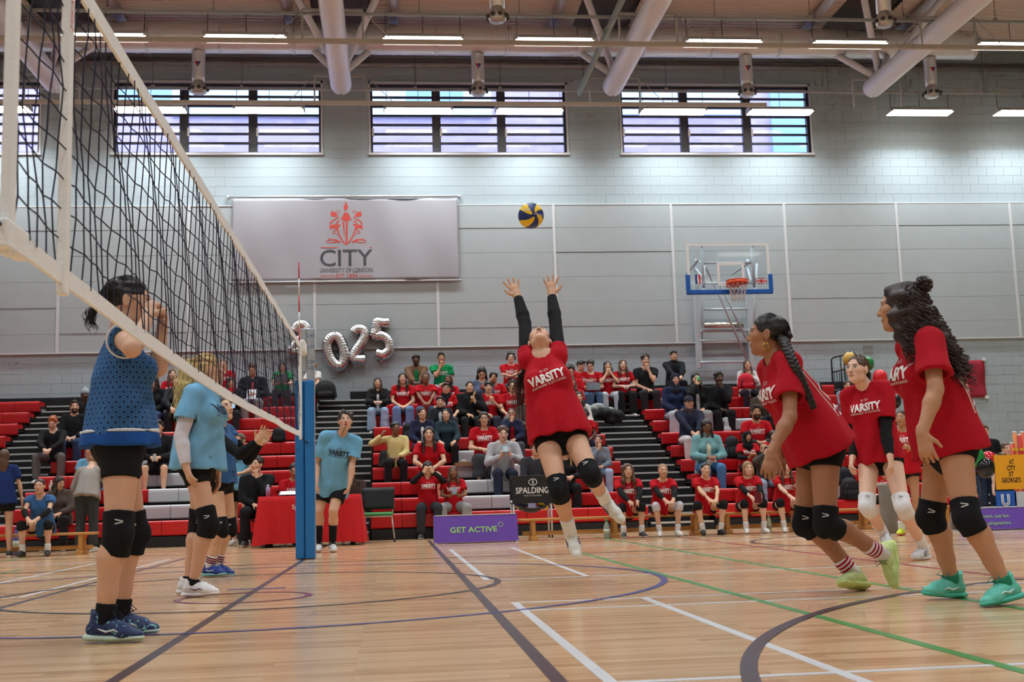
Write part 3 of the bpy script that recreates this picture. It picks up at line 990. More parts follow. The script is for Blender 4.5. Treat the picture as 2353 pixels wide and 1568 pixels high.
ball((-.42, 17.9, .106), .105, 'blue and yellow volleyball lying under the red table', 1.2)

# ================================================================== BANNER
bn = empty('wall_banner', (0, WY - .1, 5.66), 'grey hanging wall banner with red crest reading CITY', 'banner')
bx0, bx1, bz0, bz1 = -2.56, 2.60, 5.70, 7.62
def ban_y(x, z):
    u = (x - bx0) / (bx1 - bx0); v = (bz1 - z) / (bz1 - bz0)
    return WY - .10 - .018 * math.sin(u * 14 + v * 2.2) * (.25 + .75 * v) * (1 - .4 * v) - .010 * math.sin(u * 31 - v * 4) - .012 * math.sin(u * 7 + 3 * v)
vs, fs = [], []
NXb, NZb = 110, 30
for i in range(NXb + 1):
    for j in range(NZb + 1):
        x = bx0 + (bx1 - bx0) * i / NXb; z = bz0 + (bz1 - bz0) * j / NZb
        vs.append((x, ban_y(x, z), z))
for i in range(NXb):
    for j in range(NZb):
        a = i * (NZb + 1) + j; fs.append((a, a + NZb + 1, a + NZb + 2, a + 1))
m_ban = mat('grey banner cloth', (172, 172, 180), .85, noise=.03, nscale=2)
cl = MB().add(vs, fs, 0, True).obj('banner_cloth', m_ban, bn)
md = cl.modifiers.new('thickness', 'SOLIDIFY'); md.thickness = .004; md.offset = 1
MB().tube([(bx0 - .1, WY - .1, bz1 + .05), (bx1 + .05, WY - .1, bz1 + .05)], .03, 12).obj('top_pole', mat('pale pole', (205, 208, 210), .35, metal=.3), bn)
MB().tube([(bx0 - .08, WY - .1, bz0 - .03), (bx1 + .06, WY - .1, bz0 - .03)], .022, 12).obj('bottom_pole', mat('pale pole', (205, 208, 210), .35, metal=.3), bn)
for x in (bx0 - .1, .05, bx1 + .05):
    MB().box((x - .02, WY - .13, bz1 + .03), (x + .02, WY, bz1 + .09)).obj('pole_bracket', m_strip, bn)
m_cr, m_gr = mat('crest red', (214, 84, 74), .8, noise=.03), mat('banner lettering grey', (78, 82, 88), .8, noise=.03)


def on_banner(name, V, T, mt, off=.007):
    W = np.array([[x, ban_y(x, z) - off, z] for x, z in V])
    return link(name, mesh_np(name, W - np.array(wpos(bn)), None, mt, False, T), bn)


def ban_text(txt, px, py, wpx, hpx, mt, offset=0.0):
    V, T = text_tris(txt, .12, offset)
    a, b = P(px - wpx / 2, py, WY - .1), P(px + wpx / 2, py, WY - .1)
    h = hpx / 96.5
    sc = (b[0] - a[0]) / (V[:, 0].max() - V[:, 0].min())
    on_banner('banner_lettering', np.c_[(a[0] + b[0]) / 2 + V[:, 0] * sc, a[2] + V[:, 1] * h], T, mt)


ban_text('CITY', 796, 612, 121, 37, m_gr, .008)
ban_text('UNIVERSITY OF LONDON', 796, 627, 121, 10, m_gr)
ban_text('EST 1894', 797, 639, 50, 9, m_cr)


def ban_shape(pts, mt=m_cr, nm='crest_piece'):
    """polygon in photo pixels laid on the cloth"""
    bm = bmesh.new()
    vv = []
    for (x, y) in pts:
        q = P(x, y, WY - .1); vv.append(bm.verts.new((q[0], 0, q[2])))
    try:
        bm.faces.new(vv)
    except Exception:
        bm.free(); return
    bmesh.ops.triangulate(bm, faces=list(bm.faces))
    bm.verts.index_update()
    V = [(v.co.x, v.co.z) for v in bm.verts]; T = [[v.index for v in f.verts] for f in bm.faces]
    # face the hall
    T2 = []
    for t in T:
        a, b, c = (np.array(V[i]) for i in t)
        T2.append(t if np.cross(b - a, c - a) > 0 else t[::-1])
    bm.free(); on_banner(nm, V, np.array(T2), mt)


def zb(p):          # crop coordinates of the banner study -> photo pixels
    return (500 + p[0] / 3.408, 440 + p[1] / 3.408)
def stroke(pts, w, mt=m_cr):
    pts = [np.array(q, float) for q in pts]
    L_, R_ = [], []
    for i, q in enumerate(pts):
        t = pts[min(i + 1, len(pts) - 1)] - pts[max(i - 1, 0)]; t /= np.linalg.norm(t) + 1e-9
        n = np.array([-t[1], t[0]]) * (w if np.isscalar(w) else w[i]) / 2
        L_.append(q + n); R_.append(q - n)
    for i in range(len(pts) - 1):
        ban_shape([zb(L_[i]), zb(L_[i + 1]), zb(R_[i + 1]), zb(R_[i])], mt)
for y, xa, xb in ((440, 806, 1210), (663, 806, 916), (663, 1112, 1213)):
    stroke([(xa, y), (xb, y)], 6)
# shield with cross and short sword
sh = [(938, 235), (1085, 235), (1078, 300), (1060, 350), (1035, 392), (1008, 418), (980, 392), (955, 350), (940, 300)]
stroke(sh + [sh[0]], 11)
stroke([(1012, 240), (1010, 410)], 15); stroke([(945, 268), (1080, 262)], 14); stroke([(984, 240), (994, 350)], [14, 4])
# helmet, mantling, wings, flame and scroll foot
ban_shape([zb(q) for q in ((972, 205), (990, 170), (1025, 172), (1040, 205), (1030, 235), (985, 238))])
stroke([(965, 225), (1000, 160), (1050, 225)], 8)
ban_shape([zb(q) for q in ((1000, 75), (1022, 120), (1012, 150), (992, 150), (986, 115), (998, 110))])
for s in (1, -1):
    c = 1007
    f = lambda pts: [(2 * c - x, y) if s < 0 else (x, y) for x, y in pts]
    ban_shape([zb(q) for q in f([(890, 155), (925, 165), (922, 192), (945, 200), (905, 198), (885, 190), (900, 178)])])
    stroke(f([(925, 170), (935, 145), (948, 180), (955, 150)]), 5)
    stroke(f([(955, 205), (915, 220), (885, 245), (880, 270), (915, 262), (930, 245)]), [5, 10, 12, 10, 7, 4])
    ban_shape([zb(q) for q in f([(880, 262), (935, 262), (938, 300), (900, 285), (878, 302), (890, 280)])])
    stroke(f([(935, 300), (905, 310), (900, 330), (925, 325), (940, 345)]), [6, 8, 8, 5, 4])
    stroke(f([(960, 400), (925, 380), (885, 378), (845, 392)]), [14, 12, 9, 4])
    stroke(f([(940, 392), (905, 400), (850, 402)]), [10, 9, 3]); stroke(f([(885, 378), (862, 365)]), [8, 3])

# ================================================================== 2025 FOIL BALLOONS
m_silver = mat('silver foil balloon', (232, 232, 236), .13, metal=1.0, noise=.02, bump=.12, bscale=18)


def balloon_digit(paths, closed, r, label, px):
    """fat tube along a digit path given in photo pixels, at the wall"""
    YB = WY - .17
    mb = MB()
    for pts in paths:
        W = [P(x, y, YB) for x, y in pts]
        # resample smoothly
        W = np.array(W); n = len(W)
        tt = np.linspace(0, n if closed else n - 1, 12 * n)
        def cr(t):
            i = int(math.floor(t)); f = t - i
            g = (lambda j: W[j % n]) if closed else (lambda j: W[max(0, min(n - 1, j))])
            a, b, c, d = g(i - 1), g(i), g(i + 1), g(i + 2)
            return .5 * ((2 * b) + (c - a) * f + (2 * a - 5 * b + 4 * c - d) * f * f + (3 * b - a - 3 * c + d) * f ** 3)
        R = [cr(t) for t in (tt[:-1] if closed else tt)]
        k = len(R)
        rad = [r * (1 + .035 * math.sin(i * 1.9)) for i in range(k)]
        if not closed:
            for i in range(4):
                for j in (i, k - 1 - i):
                    rad[j] *= (.55, .8, .93, .99)[i]
        mb.tube(R, rad, 14, closed=closed)
    o = mb.obj('digit_balloon', m_silver, None, P(px[0], px[1], YB))
    return tag(o, label, 'balloon', 'silver number balloons on the wall')
two = [(0, 18), (14, 2), (34, 3), (43, 20), (36, 40), (20, 60), (6, 80), (14, 82), (50, 80)]
_d2 = lambda ox, oy, sx, sy, rot: [(ox + (x * math.cos(rot) - y * math.sin(rot)) * sx, oy + (x * math.sin(rot) + y * math.cos(rot)) * sy) for x, y in two]
bL = balloon_digit([[(676, 762), (683, 750), (694, 746), (703, 753), (701, 768), (690, 781), (678, 794), (670, 806), (680, 808), (706, 802)]], False, .125, 'leftmost silver number balloon, a 2 behind the net end', (690, 820))
b0 = balloon_digit([[(752, 790), (762, 775), (776, 775), (786, 792), (791, 815), (787, 836), (775, 840), (763, 830), (755, 812)]], True, .125, 'silver number balloon shaped as a zero', (770, 850))
b2 = balloon_digit([[(811, 766), (820, 757), (833, 758), (838, 770), (832, 787), (820, 803), (812, 820), (822, 827), (842, 826)]], False, .125, 'middle silver number balloon, a 2 right of the zero', (828, 840))
b5 = balloon_digit([[(896, 741), (880, 742), (866, 741), (864, 758), (862, 772), (878, 772), (892, 784), (893, 804), (880, 815), (862, 811)]], False, .125, 'silver number balloon shaped as a five', (880, 830))
for bb, (x, y) in ((b0, (779, 848)), (b2, (823, 836)), (b5, (877, 826)), (bL, (690, 816))):
    q = P(x, y, WY - .17)
    MB().lathe([(.035, q[2] + .05), (.012, q[2] + .01), (.035, q[2] - .06)], (q[0], q[1], 0), 8).obj('tail', m_silver, bb, wpos(bb))
m_cord2 = mat('clear tape', (200, 200, 200), .4)

# ================================================================== BASKETBALL GOAL
m_hoop = mat('pale blue grey goal steel', (196, 210, 218), .45, noise=.03)
BBY = 24.4
gl = empty('basketball_goal', (8.5, WY - .3, 3.4), 'wall mounted basketball goal with clear board and blue padding', 'basketball goal')
def gp(x, y, Y): return P(x, y, Y)
a, b = gp(1582, 563, BBY), gp(1766, 668, BBY)
c0 = (a + b) / 2; hw, hh = .91, .53
bx_, bz_ = c0[0], c0[2]
MB().box((bx_ - hw, BBY - .006, bz_ - hh), (bx_ + hw, BBY + .006, bz_ + hh)).obj('backboard_glass', glass_mat('board acrylic', (.95, .97, .98), .02), gl)
m_wl = mat('white board line', (232, 234, 234), .5, noise=.02)
fr = MB()
fr.box((bx_ - hw, BBY - .012, bz_ + hh - .05), (bx_ + hw, BBY + .012, bz_ + hh))
for s in (-1, 1):
    fr.box((bx_ + s * hw - (.05 if s > 0 else 0), BBY - .012, bz_ - hh), (bx_ + s * hw + (.05 if s < 0 else 0), BBY + .012, bz_ + hh - .05))
fr.obj('board_frame', m_wl, gl)
tg = MB()
tx, tz = bx_ + .04, bz_ - .12
tg.box((tx - .295, BBY - .012, tz + .18), (tx + .295, BBY - .006, tz + .23)); tg.box((tx - .295, BBY - .012, tz - .27), (tx + .295, BBY - .006, tz - .22))
for s in (-1, 1):
    tg.box((tx + s * .27 - .025, BBY - .012, tz - .22), (tx + s * .27 + .025, BBY - .006, tz + .18))
tg.obj('target_square', m_wl, gl)
m_bp = mat('blue board padding', (16, 92, 180), .5, noise=.04)
MB().box((bx_ - hw - .04, BBY - .04, bz_ - hh - .05), (bx_ + hw + .04, BBY + .04, bz_ - hh + .05), bev=.012).obj('board_padding', m_bp, gl)
for s in (-1, 1):
    MB().box((bx_ + s * (hw - .0) - .045, BBY - .04, bz_ - hh + .03), (bx_ + s * (hw - .0) + .045, BBY + .04, bz_ - hh + .38), bev=.012).obj('board_padding', m_bp, gl)
# rim and net
rc = np.array([tx + .02, BBY - .38, bz_ - hh + .18])
m_or = mat('orange rim', (226, 84, 34), .4)
MB().tube([rc + [.228 * math.cos(t), .228 * math.sin(t), 0] for t in np.linspace(0, 2 * math.pi, 33)[:-1]], .011, 8, closed=True).obj('rim', m_or, gl)
MB().box((rc[0] - .14, BBY - .16, rc[2] - .09), (rc[0] + .14, BBY - .01, rc[2] + .03), bev=.01).obj('rim_bracket', m_or, gl)
MB().lathe([(.226, rc[2] - .075), (.232, rc[2] - .07), (.232, rc[2] - .012), (.226, rc[2] - .012)], (rc[0], rc[1], 0), 24).obj('rim_skirt', m_or, gl)
nm_ = MB()
for k in range(12):
    for s in (-1, 1):
        pts = []
        for i in range(9):
            v = i / 8; r = .225 * (1 - v) ** 1.3 + .13 * (1 - (1 - v) ** 1.3)
            th = 2 * math.pi * (k / 12 + s * v * .22)
            pts.append(rc + [r * math.cos(th), r * math.sin(th), -.02 - .42 * v])
        nm_.tube(pts, .0055, 5)
nm_.obj('hoop_net', mat('white net string', (222, 218, 214), .8), gl)['kind'] = 'stuff'
# swing frame behind the board
def bar(a, b, w, nm='frame_bar', mt=m_hoop, n=4):
    a, b = np.array(a), np.array(b)
    MB().tube([a, b], w, n if n != 4 else 8).obj(nm, mt, gl)
for s in (-1, 1):
    xf = bx_ + s * .56
    bar((xf, BBY + .04, bz_ - hh + .1), (xf, BBY + .04, bz_ + hh - .02), .032)
    bar((xf + s * .05, BBY + .15, bz_ + .22), (xf - s * .02, BBY + 1.6, bz_ + .15), .025)
bar((bx_ - .56, BBY + .05, bz_ + .12), (bx_ + .56, BBY + .05, bz_ + .12), .022)
bar((bx_ - .56, BBY + .05, bz_ - .33), (bx_ + .56, BBY + .05, bz_ - .33), .022)
pL, pR = P(1598, 612, WY - .35), P(1717, 612, WY - .35)
bLo, bRo = P(1607, 846, WY - .2), P(1727, 846, WY - .2)
for (u, v) in ((pL, bLo), (pR, bRo)):
    MB().obox((u + v) / 2, (v - u) / 2, (.06, 0, 0), (0, .06, 0)).obj('frame_post', m_hoop, gl)
    u2 = u + [.13 if u is pL else .14, -.3, 0]; v2 = v + [.05, .05, .4]
    bar(u2, v2, .028); bar(u + [.2, -.1, .05], v + [.06, 0, .2], .014)
for yp in (712, 762, 783, 833):
    a, b = P(1610, yp, WY - .3), P(1722, yp - 2, WY - .3)
    bar(a, b, .03 if yp != 783 else .024)
MB().tube([P(1617, 748, WY - .42), P(1708, 747, WY - .42)], .07, 14).obj('winch_drum', mat('bright steel drum', (210, 206, 196), .25, metal=.9), gl)
MB().box(tuple(P(1612, 762, WY - .34)), tuple(P(1718, 762, WY - .3) + [0, .05, .06])).obj('winch_tray', m_hoop, gl)
bar(P(1640, 650, WY - 1.6), P(1718, 830, WY - .3), .026); bar(P(1655, 655, WY - 1.2), P(1715, 780, WY - .3), .022)
bar(P(1622, 615, BBY + 1), P(1640, 655, WY - .6), .026)
for s in (-1, 1):
    bar((bx_ + s * .5, BBY + .05, bz_ - .3), (pL if s < 0 else pR) + [0, 0, -.05], .026)
    bar((bx_ + s * .5, BBY + .05, bz_ + .1), (pL if s < 0 else pR) + [0, 0, .15], .026)
# stickers on the board: league figure badge and union flag
def sticker(px0, py0, px1, py1, Y, mt, nm='board_sticker', off=0.0):
    a, b = P(px0, py1, Y), P(px1, py0, Y)
    MB().box((a[0], Y - .004 - off, a[2]), (b[0], Y - .002 - off, b[2])).obj(nm, mt, gl)
_sb, _sr, _sw = mat('sticker blue', (36, 58, 140), .5), mat('sticker red', (200, 44, 52), .5), mat('sticker white', (236, 236, 236), .5)
YS = BBY - .008
sticker(1598, 631, 1609, 653, YS, _sw); sticker(1598, 631, 1602, 653, YS, _sb, off=.001); sticker(1605, 631, 1609, 653, YS, _sr, off=.001)
for q_ in ((1602.3, 635, 1604.5, 641), (1601.5, 640, 1605.2, 644), (1603, 643, 1606, 651)): sticker(*q_, YS, _sw, off=.002)
sticker(1737, 639, 1762, 653, YS, _sb)
def flag_stripe(u0, v0, u1, v1, w, mt, off):
    a, b = P(1737 + 25 * u0, 639 + 14 * v0, YS - off), P(1737 + 25 * u1, 639 + 14 * v1, YS - off)
    d = (b - a) / 2; L_ = np.linalg.norm(d); n = np.array([-d[2], 0, d[0]]) / L_ * w
    MB().obox((a + b) / 2, d, n, (0, .0006, 0)).obj('board_sticker', mt, gl)
for (q) in ((.03, .05, .97, .95), (.03, .95, .97, .05)):
    flag_stripe(*q, .018, _sw, .004); flag_stripe(*q, .007, _sr, .0055)
for q in ((.0, .5, 1, .5), (.5, 0, .5, 1)):
    flag_stripe(*q, .025, _sw, .007); flag_stripe(*q, .015, _sr, .0085)

# ================================================================== RED TABLE, CHAIRS, SIGNS
tb = empty('scorer_table', (-.18, 17.75, 0), 'scorer table under a long red cloth beside the blue post', 'table')
m_rc = mat('red table cloth', (196, 16, 24), .85, noise=.06, nscale=4, bump=.2, bscale=12)
tl, tr = P(588, 1140, 17.6), P(832, 1140, 17.6)
x0, x1, zt = tl[0] + .04, tr[0] - .03, .74
vs, fs = [], []
ring = []
yf, yb = 17.55, 18.2
nseg = 40
per = [(x0 + (x1 - x0) * i / nseg, yf) for i in range(nseg)] + [(x1, yf + (yb - yf) * i / 12) for i in range(12)] + [(x1 - (x1 - x0) * i / nseg, yb) for i in range(nseg)] + [(x0, yb - (yb - yf) * i / 12) for i in range(12)]
cx, cy = (x0 + x1) / 2, (yf + yb) / 2
NR = 8
for j in range(NR + 1):
    v = j / NR
    for i, (x, y) in enumerate(per):
        corner = min(abs(x - x0), abs(x - x1)) < .12 and min(abs(y - yf), abs(y - yb)) < .12
        fl = .02 * v * math.sin(i * .9) + (.09 * v if corner else .015 * v)
        dx, dy = (x - cx) / (x1 - x0) * 2, (y - cy) / (yb - yf) * 2
        vs.append((x + dx * fl, y + dy * fl, zt - (zt - (.04 if corner else .055)) * v))
n = len(per)
for j in range(NR):
    for i in range(n):
        k = (i + 1) % n; fs.append((j * n + i, (j + 1) * n + i, (j + 1) * n + k, j * n + k))
fs.append(tuple(range(n)))
MB().add(vs, fs, 0, True).obj('table_cloth', m_rc, tb)
flat_text('cloth_lettering', 'Sp', (P(677, 1170, 17.5)[0], 17.52, P(677, 1170, 17.5)[2]), (1, 0, 0), (0, 0, 1), .062, mat('white print', (230, 230, 228), .6), tb, off=.012)
flat_text('cloth_lettering', 'e', (P(729, 1170, 17.5)[0], 17.52, P(729, 1170, 17.5)[2]), (1, 0, 0), (0, 0, 1), .062, mat('white print', (230, 230, 228), .6), tb, off=.012)
for x in (x0 + .12, x1 - .12):
    for yy in (yf + .1, yb - .1):
        MB().tube([(x, yy, .03), (x, yy, zt - .02)], .018, 8).obj('leg', m_alu, tb)
        MB().lathe([(.03, 0), (.035, .02), (.03, .045)], (x, yy, 0), 10).obj('castor', mat('black castor', (24, 24, 24), .5), tb)
for (px, h, r, mt, lb) in ((616, .17, .033, mat('lilac drink bottle', (176, 150, 190), .3), 'lilac drinks bottle standing on the red table'),):
    q = P(px, 1138, 17.75); o = empty('drinks_bottle', (q[0], 17.75, zt), lb, 'bottle')
    MB().lathe([(r, zt), (r, zt + h * .72), (r * .55, zt + h * .85), (r * .5, zt + h * .9)], (q[0], 17.75, 0), 14).obj('bottle_body', mt, o)
    MB().lathe([(r * .6, zt + h * .9), (r * .6, zt + h)], (q[0], 17.75, 0), 12).obj('cap', m_wl, o)
q = P(664, 1138, 17.8)
o = empty('tablet', (q[0], 17.75, zt), 'black tablet propped flat on the red table by the post', 'tablet')
MB().obox((q[0], 17.75, zt + .035), (.14, 0, 0), (0, .07, .03), (0, -.003, .006)).obj('tablet_case', m_rail, o)
MB().obox((q[0], 17.738, zt + .043), (.12, 0, 0), (0, .055, .024), (0, -.001, .002)).obj('screen', mat('dark screen', (30, 34, 44), .15), o)

ch = empty('office_chair', (.62, 18.55, 0), 'wheeled chair with black back and green seat', 'chair')
m_chl = mat('grey chair tube', (170, 168, 164), .35, metal=.5)
cX = P(870, 1190, 18.5)[0]; cY = 18.5
bm_ = MB()
vs, fs = [], []
for i in range(9):
    for j in range(7):
        u, v = i / 8 * 2 - 1, j / 6
        vs.append((cX + u * (.235 + .012 * v), cY + .20 + .04 * (1 - u * u) + .05 * v, .50 + .34 * v))
for i in range(8):
    for j in range(6):
        a = i * 7 + j; fs.append((a, a + 7, a + 8, a + 1))
bk = MB().add(vs, fs, 0, True).obj('backrest', mat('black mesh back', (20, 22, 26), .5), ch); bk.modifiers.new('t', 'SOLIDIFY').thickness = .02
MB().box((cX - .235, cY - .23, .40), (cX + .225, cY + .2, .455), bev=.022).obj('seat', mat('green seat pad', (70, 150, 84), .7), ch)
MB().box((cX - .225, cY - .22, .382), (cX + .215, cY + .19, .402), bev=.008).obj('seat_shell', mat('pale shell', (190, 192, 186), .5), ch)
for sx, sy in ((-1, -1), (1, -1), (-1, 1), (1, 1)):
    a = np.array([cX + sx * .2, cY + sy * .17, .40]); b = np.array([cX + sx * .24, cY + sy * .25, .05])
    MB().tube([a, b], .012, 8).obj('leg', m_chl, ch)
    MB().lathe([(.027, -.014), (.03, 0), (.027, .014)], (b[0], b[1], .031), 12, axis=0).obj('castor', mat('black castor', (24, 24, 24), .5), ch)
for sx in (-1, 1):
    MB().tube([(cX + sx * .2, cY + .17, .4), (cX + sx * .235, cY + .25, .52), (cX + sx * .235, cY + .27, .62)], .012, 8).obj('back_upright', m_chl, ch)


def a_board(x0, x1, y, h, label, nm='advertising_board', lean=.16, skew=0.0):
    t = empty(nm, ((x0 + x1) / 2, y, 0), label, 'sign')
    mt = mat('purple printed board', (88, 36, 150), .5, noise=.05, nscale=3)
    MB().poly([(x0, y, .015), (x1, y + skew, .015), (x1, y + skew + lean, h), (x0, y + lean, h)], (0, .008, .003)).obj('front_panel', mt, t)
    MB().poly([(x0, y + 2 * lean, .015), (x1, y + 2 * lean + skew, .015), (x1, y + skew + lean + .02, h), (x0, y + lean + .02, h)], (0, .008, -.003)).obj('rear_panel', mat('white board back', (205, 205, 210), .6), t)
    MB().box((x0 + .02, y + lean - .01, h - .01), (x1 - .02, y + lean + skew + .03, h + .004)).obj('hinge', mat('white board back', (205, 205, 210), .6), t)
    for x in (x0 + .01, x1 - .04):
        MB().box((x, y - .02, 0), (x + .03, y + 2 * lean + .03, .02)).obj('foot_rail', mat('clear foot', (190, 190, 200), .4), t)
    return t
bl_, br_ = P(998, 1250, 16.7), P(1192, 1246, 16.7)
ab = a_board(bl_[0], br_[0], 16.7, .395, 'purple folding sign reading GET ACTIVE in green letters')
_gr = mat('lime print', (150, 205, 90), .6, noise=.02)
lean_up = np.array([0, .16, .38]) / np.hypot(.16, .38)
cxx = P(1089, 1228, 16.75)
flat_text('sign_lettering', 'GET ACTIVE', (cxx[0], 16.7 + .16 * .37, .15), (1, 0, 0), lean_up, .078, _gr, ab, width=.66, offset=.012, off=.006)
dc = np.array([cxx[0] + .385, 16.7 + .16 * .64, .245])
dn = np.cross((1, 0, 0), lean_up)
MB().tube([dc + dn * .004 + .035 * (np.array([math.cos(t), 0, 0]) + math.sin(t) * lean_up) for t in np.linspace(0, 2 * math.pi, 25)[:-1]], .004, 5, closed=True).obj('sign_emblem', _gr, ab)
for k in (-.012, 0, .012):
    MB().obox(dc + dn * .003 + lean_up * .004 + np.array([k, 0, 0]), (.003, 0, 0), lean_up * .016, dn * .001).obj('sign_emblem', _gr, ab)
# the second purple board at the right edge
rb = a_board(P(2205, 1215, 14.9)[0], P(2420, 1215, 14.9)[0], 14.9, .30, 'purple folding sign at the right edge with small green lines of text')
for tx, px, py, h in (('ment, just fun.', 2290, 1190, .045), ('co.uk/getactive', 2286, 1200, .045)):
    q = P(px, py, 14.98)
    zz = q[2] if tx[0] == 'm' else q[2] - .035
    flat_text('sign_lettering', tx, (q[0], 14.9 + .16 * (zz - .015) / .285, zz), (1, 0, 0), unit3((0, .16, .285)), h, _gr, rb, off=.008)

# black team bag rack with white brand lettering
sp = empty('ball_carrier', (3.05, 17.9, 0), 'black folding ball carrier with white SPALDING lettering', 'ball carrier')
sx0, sx1 = P(1176, 1100, 17.8)[0], P(1268, 1100, 17.8)[0]
zt_, zb_ = P(1220, 1093, 17.8)[2], P(1220, 1157, 17.8)[2]
m_bk = mat('black nylon', (26, 26, 28), .6, noise=.1, bump=.2, bscale=20)
MB().box((sx0, 17.78, zb_), (sx1, 17.80, zt_), bev=.006).obj('front_panel', m_bk, sp)
MB().box((sx0, 18.2, zb_), (sx1, 18.22, zt_), bev=.006).obj('rear_panel', m_bk, sp)
vs, fs = [], []
for i in range(13):
    for j in range(5):
        u = i / 12; a = j / 4
        vs.append((sx0 + (sx1 - sx0) * u, 17.8 + .4 * a, zb_ + .05 - .16 * math.sin(math.pi * u) * (.6 + .4 * math.sin(math.pi * a)) - .03))
for i in range(12):
    for j in range(4):
        a = i * 5 + j; fs.append((a, a + 5, a + 6, a + 1))
MB().add(vs, fs, 0, True).obj('sling', m_bk, sp).modifiers.new('t', 'SOLIDIFY').thickness = .01
for x in (sx0 + .02, sx1 - .02):
    for yy in (17.82, 18.18):
        MB().tube([(x, yy, .03), (x, yy, zb_ + .05)], .014, 8).obj('leg', mat('white tube leg', (206, 208, 208), .4), sp)
        MB().lathe([(.022, -.012), (.025, 0), (.022, .012)], (x, yy, .027), 10, axis=0).obj('castor', mat('black castor', (24, 24, 24), .5), sp)
_wp = mat('white print', (230, 230, 228), .6)
flat_text('brand_lettering', 'SPALDING', ((sx0 + sx1) / 2, 17.78, zb_ + .15), (1, 0, 0), (0, 0, 1), .088, _wp, sp, width=(sx1 - sx0) * .83, offset=.02, off=.004)
flat_text('brand_lettering', 'TRUE TO THE GAME', ((sx0 + sx1) / 2, 17.78, zb_ + .105), (1, 0, 0), (0, 0, 1), .02, _wp, sp, width=(sx1 - sx0) * .44, off=.004)
ec = np.array([(sx0 + sx1) / 2 + .01, 17.775, zb_ + .315])
MB().tube([ec + [.062 * math.cos(t), 0, .046 * math.sin(t)] for t in np.linspace(0, 2 * math.pi, 25)[:-1]], .006, 5, closed=True).obj('brand_emblem', _wp, sp)
flat_text('brand_emblem', 'S', ec - np.array([0, 0, .026]), (1, 0, 0), (0, 0, 1), .052, _wp, sp, offset=.02, off=.004)
for px in (1199, 1252):
    ball((P(px, 1160, 18.0)[0], 18.0, zb_ - .01), .1, 'blue and yellow volleyball inside the black carrier, ' + ('left one' if px < 1220 else 'right one'), px * .01)

# yellow letter board, blue notice and desk at the right
sy = empty('yellow_sign', (9.3, 15.4, .7), "yellow board reading AT CITY ST GEORGE'S", 'sign')
a, b = P(2290, 1126, 15.4), P(2420, 1043, 15.4)
MB().box((a[0], 15.39, a[2]), (b[0], 15.41, b[2])).obj('panel', mat('yellow card', (242, 172, 28), .6), sy)
_kp = mat('black print', (28, 26, 24), .6)
for tx, py, w in (('AT', 1067, 11), ('CITY', 1081, 20), ('ST', 1095, 11), ("GEORGE'S", 1109, 44)):
    q = P(2325, py, 15.38); e = P(2325 + w, py, 15.38)
    flat_text('sign_lettering', tx, (q[0], 15.389, q[2]), (1, 0, 0), (0, 0, 1), .062, _kp, sy, width=e[0] - q[0], offset=.02)
ub = empty('blue_notice', (9.2, 15.4, .4), 'blue and white notice with a white U emblem under the yellow board', 'sign')
a, b = P(2292, 1166, 15.4), P(2334, 1128, 15.4)
MB().box((a[0], 15.40, a[2]), (b[0], 15.42, b[2])).obj('panel', mat('blue card', (34, 96, 190), .6), ub)
c = P(2334, 1166, 15.4); d = P(2420, 1128, 15.4)
MB().box((c[0], 15.40, c[2]), (d[0], 15.42, d[2])).obj('white_panel', mat('white card', (200, 206, 214), .6), ub)
q = P(2312, 1165, 15.39)
for r in (.055, .032):
    MB().tube([q + np.array([-r, -.002, .17])] + [q + np.array([r * math.cos(t), -.002, .07 + r * math.sin(t)]) for t in np.linspace(math.pi, 2 * math.pi, 9)] + [q + np.array([r, -.002, .17])], .008, 5).obj('emblem', _wp, ub)
tk = empty('display_table', (9.6, 15.9, 0), 'display table carrying the yellow board at the right edge', 'table')
a, b = P(2292, 1170, 15.7), P(2440, 1170, 15.7)
MB().box((a[0], 15.45, P(2300, 1166, 15.5)[2] - .03), (b[0], 16.1, P(2300, 1166, 15.5)[2]), bev=.006).obj('table_top', m_wl, tk)
for x in (a[0] + .05, b[0] - .05):
    for yy in (15.5, 16.05):
        MB().tube([(x, yy, 0), (x, yy, P(2300, 1166, 15.5)[2] - .03)], .016, 8).obj('leg', m_alu, tk)
for i, (px, py, w, h, col) in enumerate(((2327, 1040, 9, 24, (214, 60, 40)), (2335, 1040, 9, 52, (222, 120, 40)), (2345, 1040, 9, 45, (206, 40, 44)), (2352, 1040, 9, 52, (226, 90, 44)))):
    q = P(px, py, 15.9)
    o = empty('snack_tube', (q[0], 15.9, q[2] - .1), 'red snack tube, %s of four standing behind the yellow board' % ('first', 'second', 'third', 'last')[i], 'snack tube')
    r = .026
    MB().lathe([(r, q[2] - .55), (r, q[2] + h / 160 * .9)], (q[0], 15.9, 0), 12).obj('tube', mat('snack tube', col, .4), o)
    MB().lathe([(r + .002, q[2] + h / 160 * .9 - .02), (r + .002, q[2] + h / 160 * .9 + .004)], (q[0], 15.9, 0), 12).obj('lid', m_wl, o)
    MB().box((q[0] - r * .8, 15.9 - r - .002, q[2] + .02), (q[0] + r * .8, 15.9 - r, q[2] + .06)).obj('label_band', mat('yellow band', (240, 200, 60), .5), o)

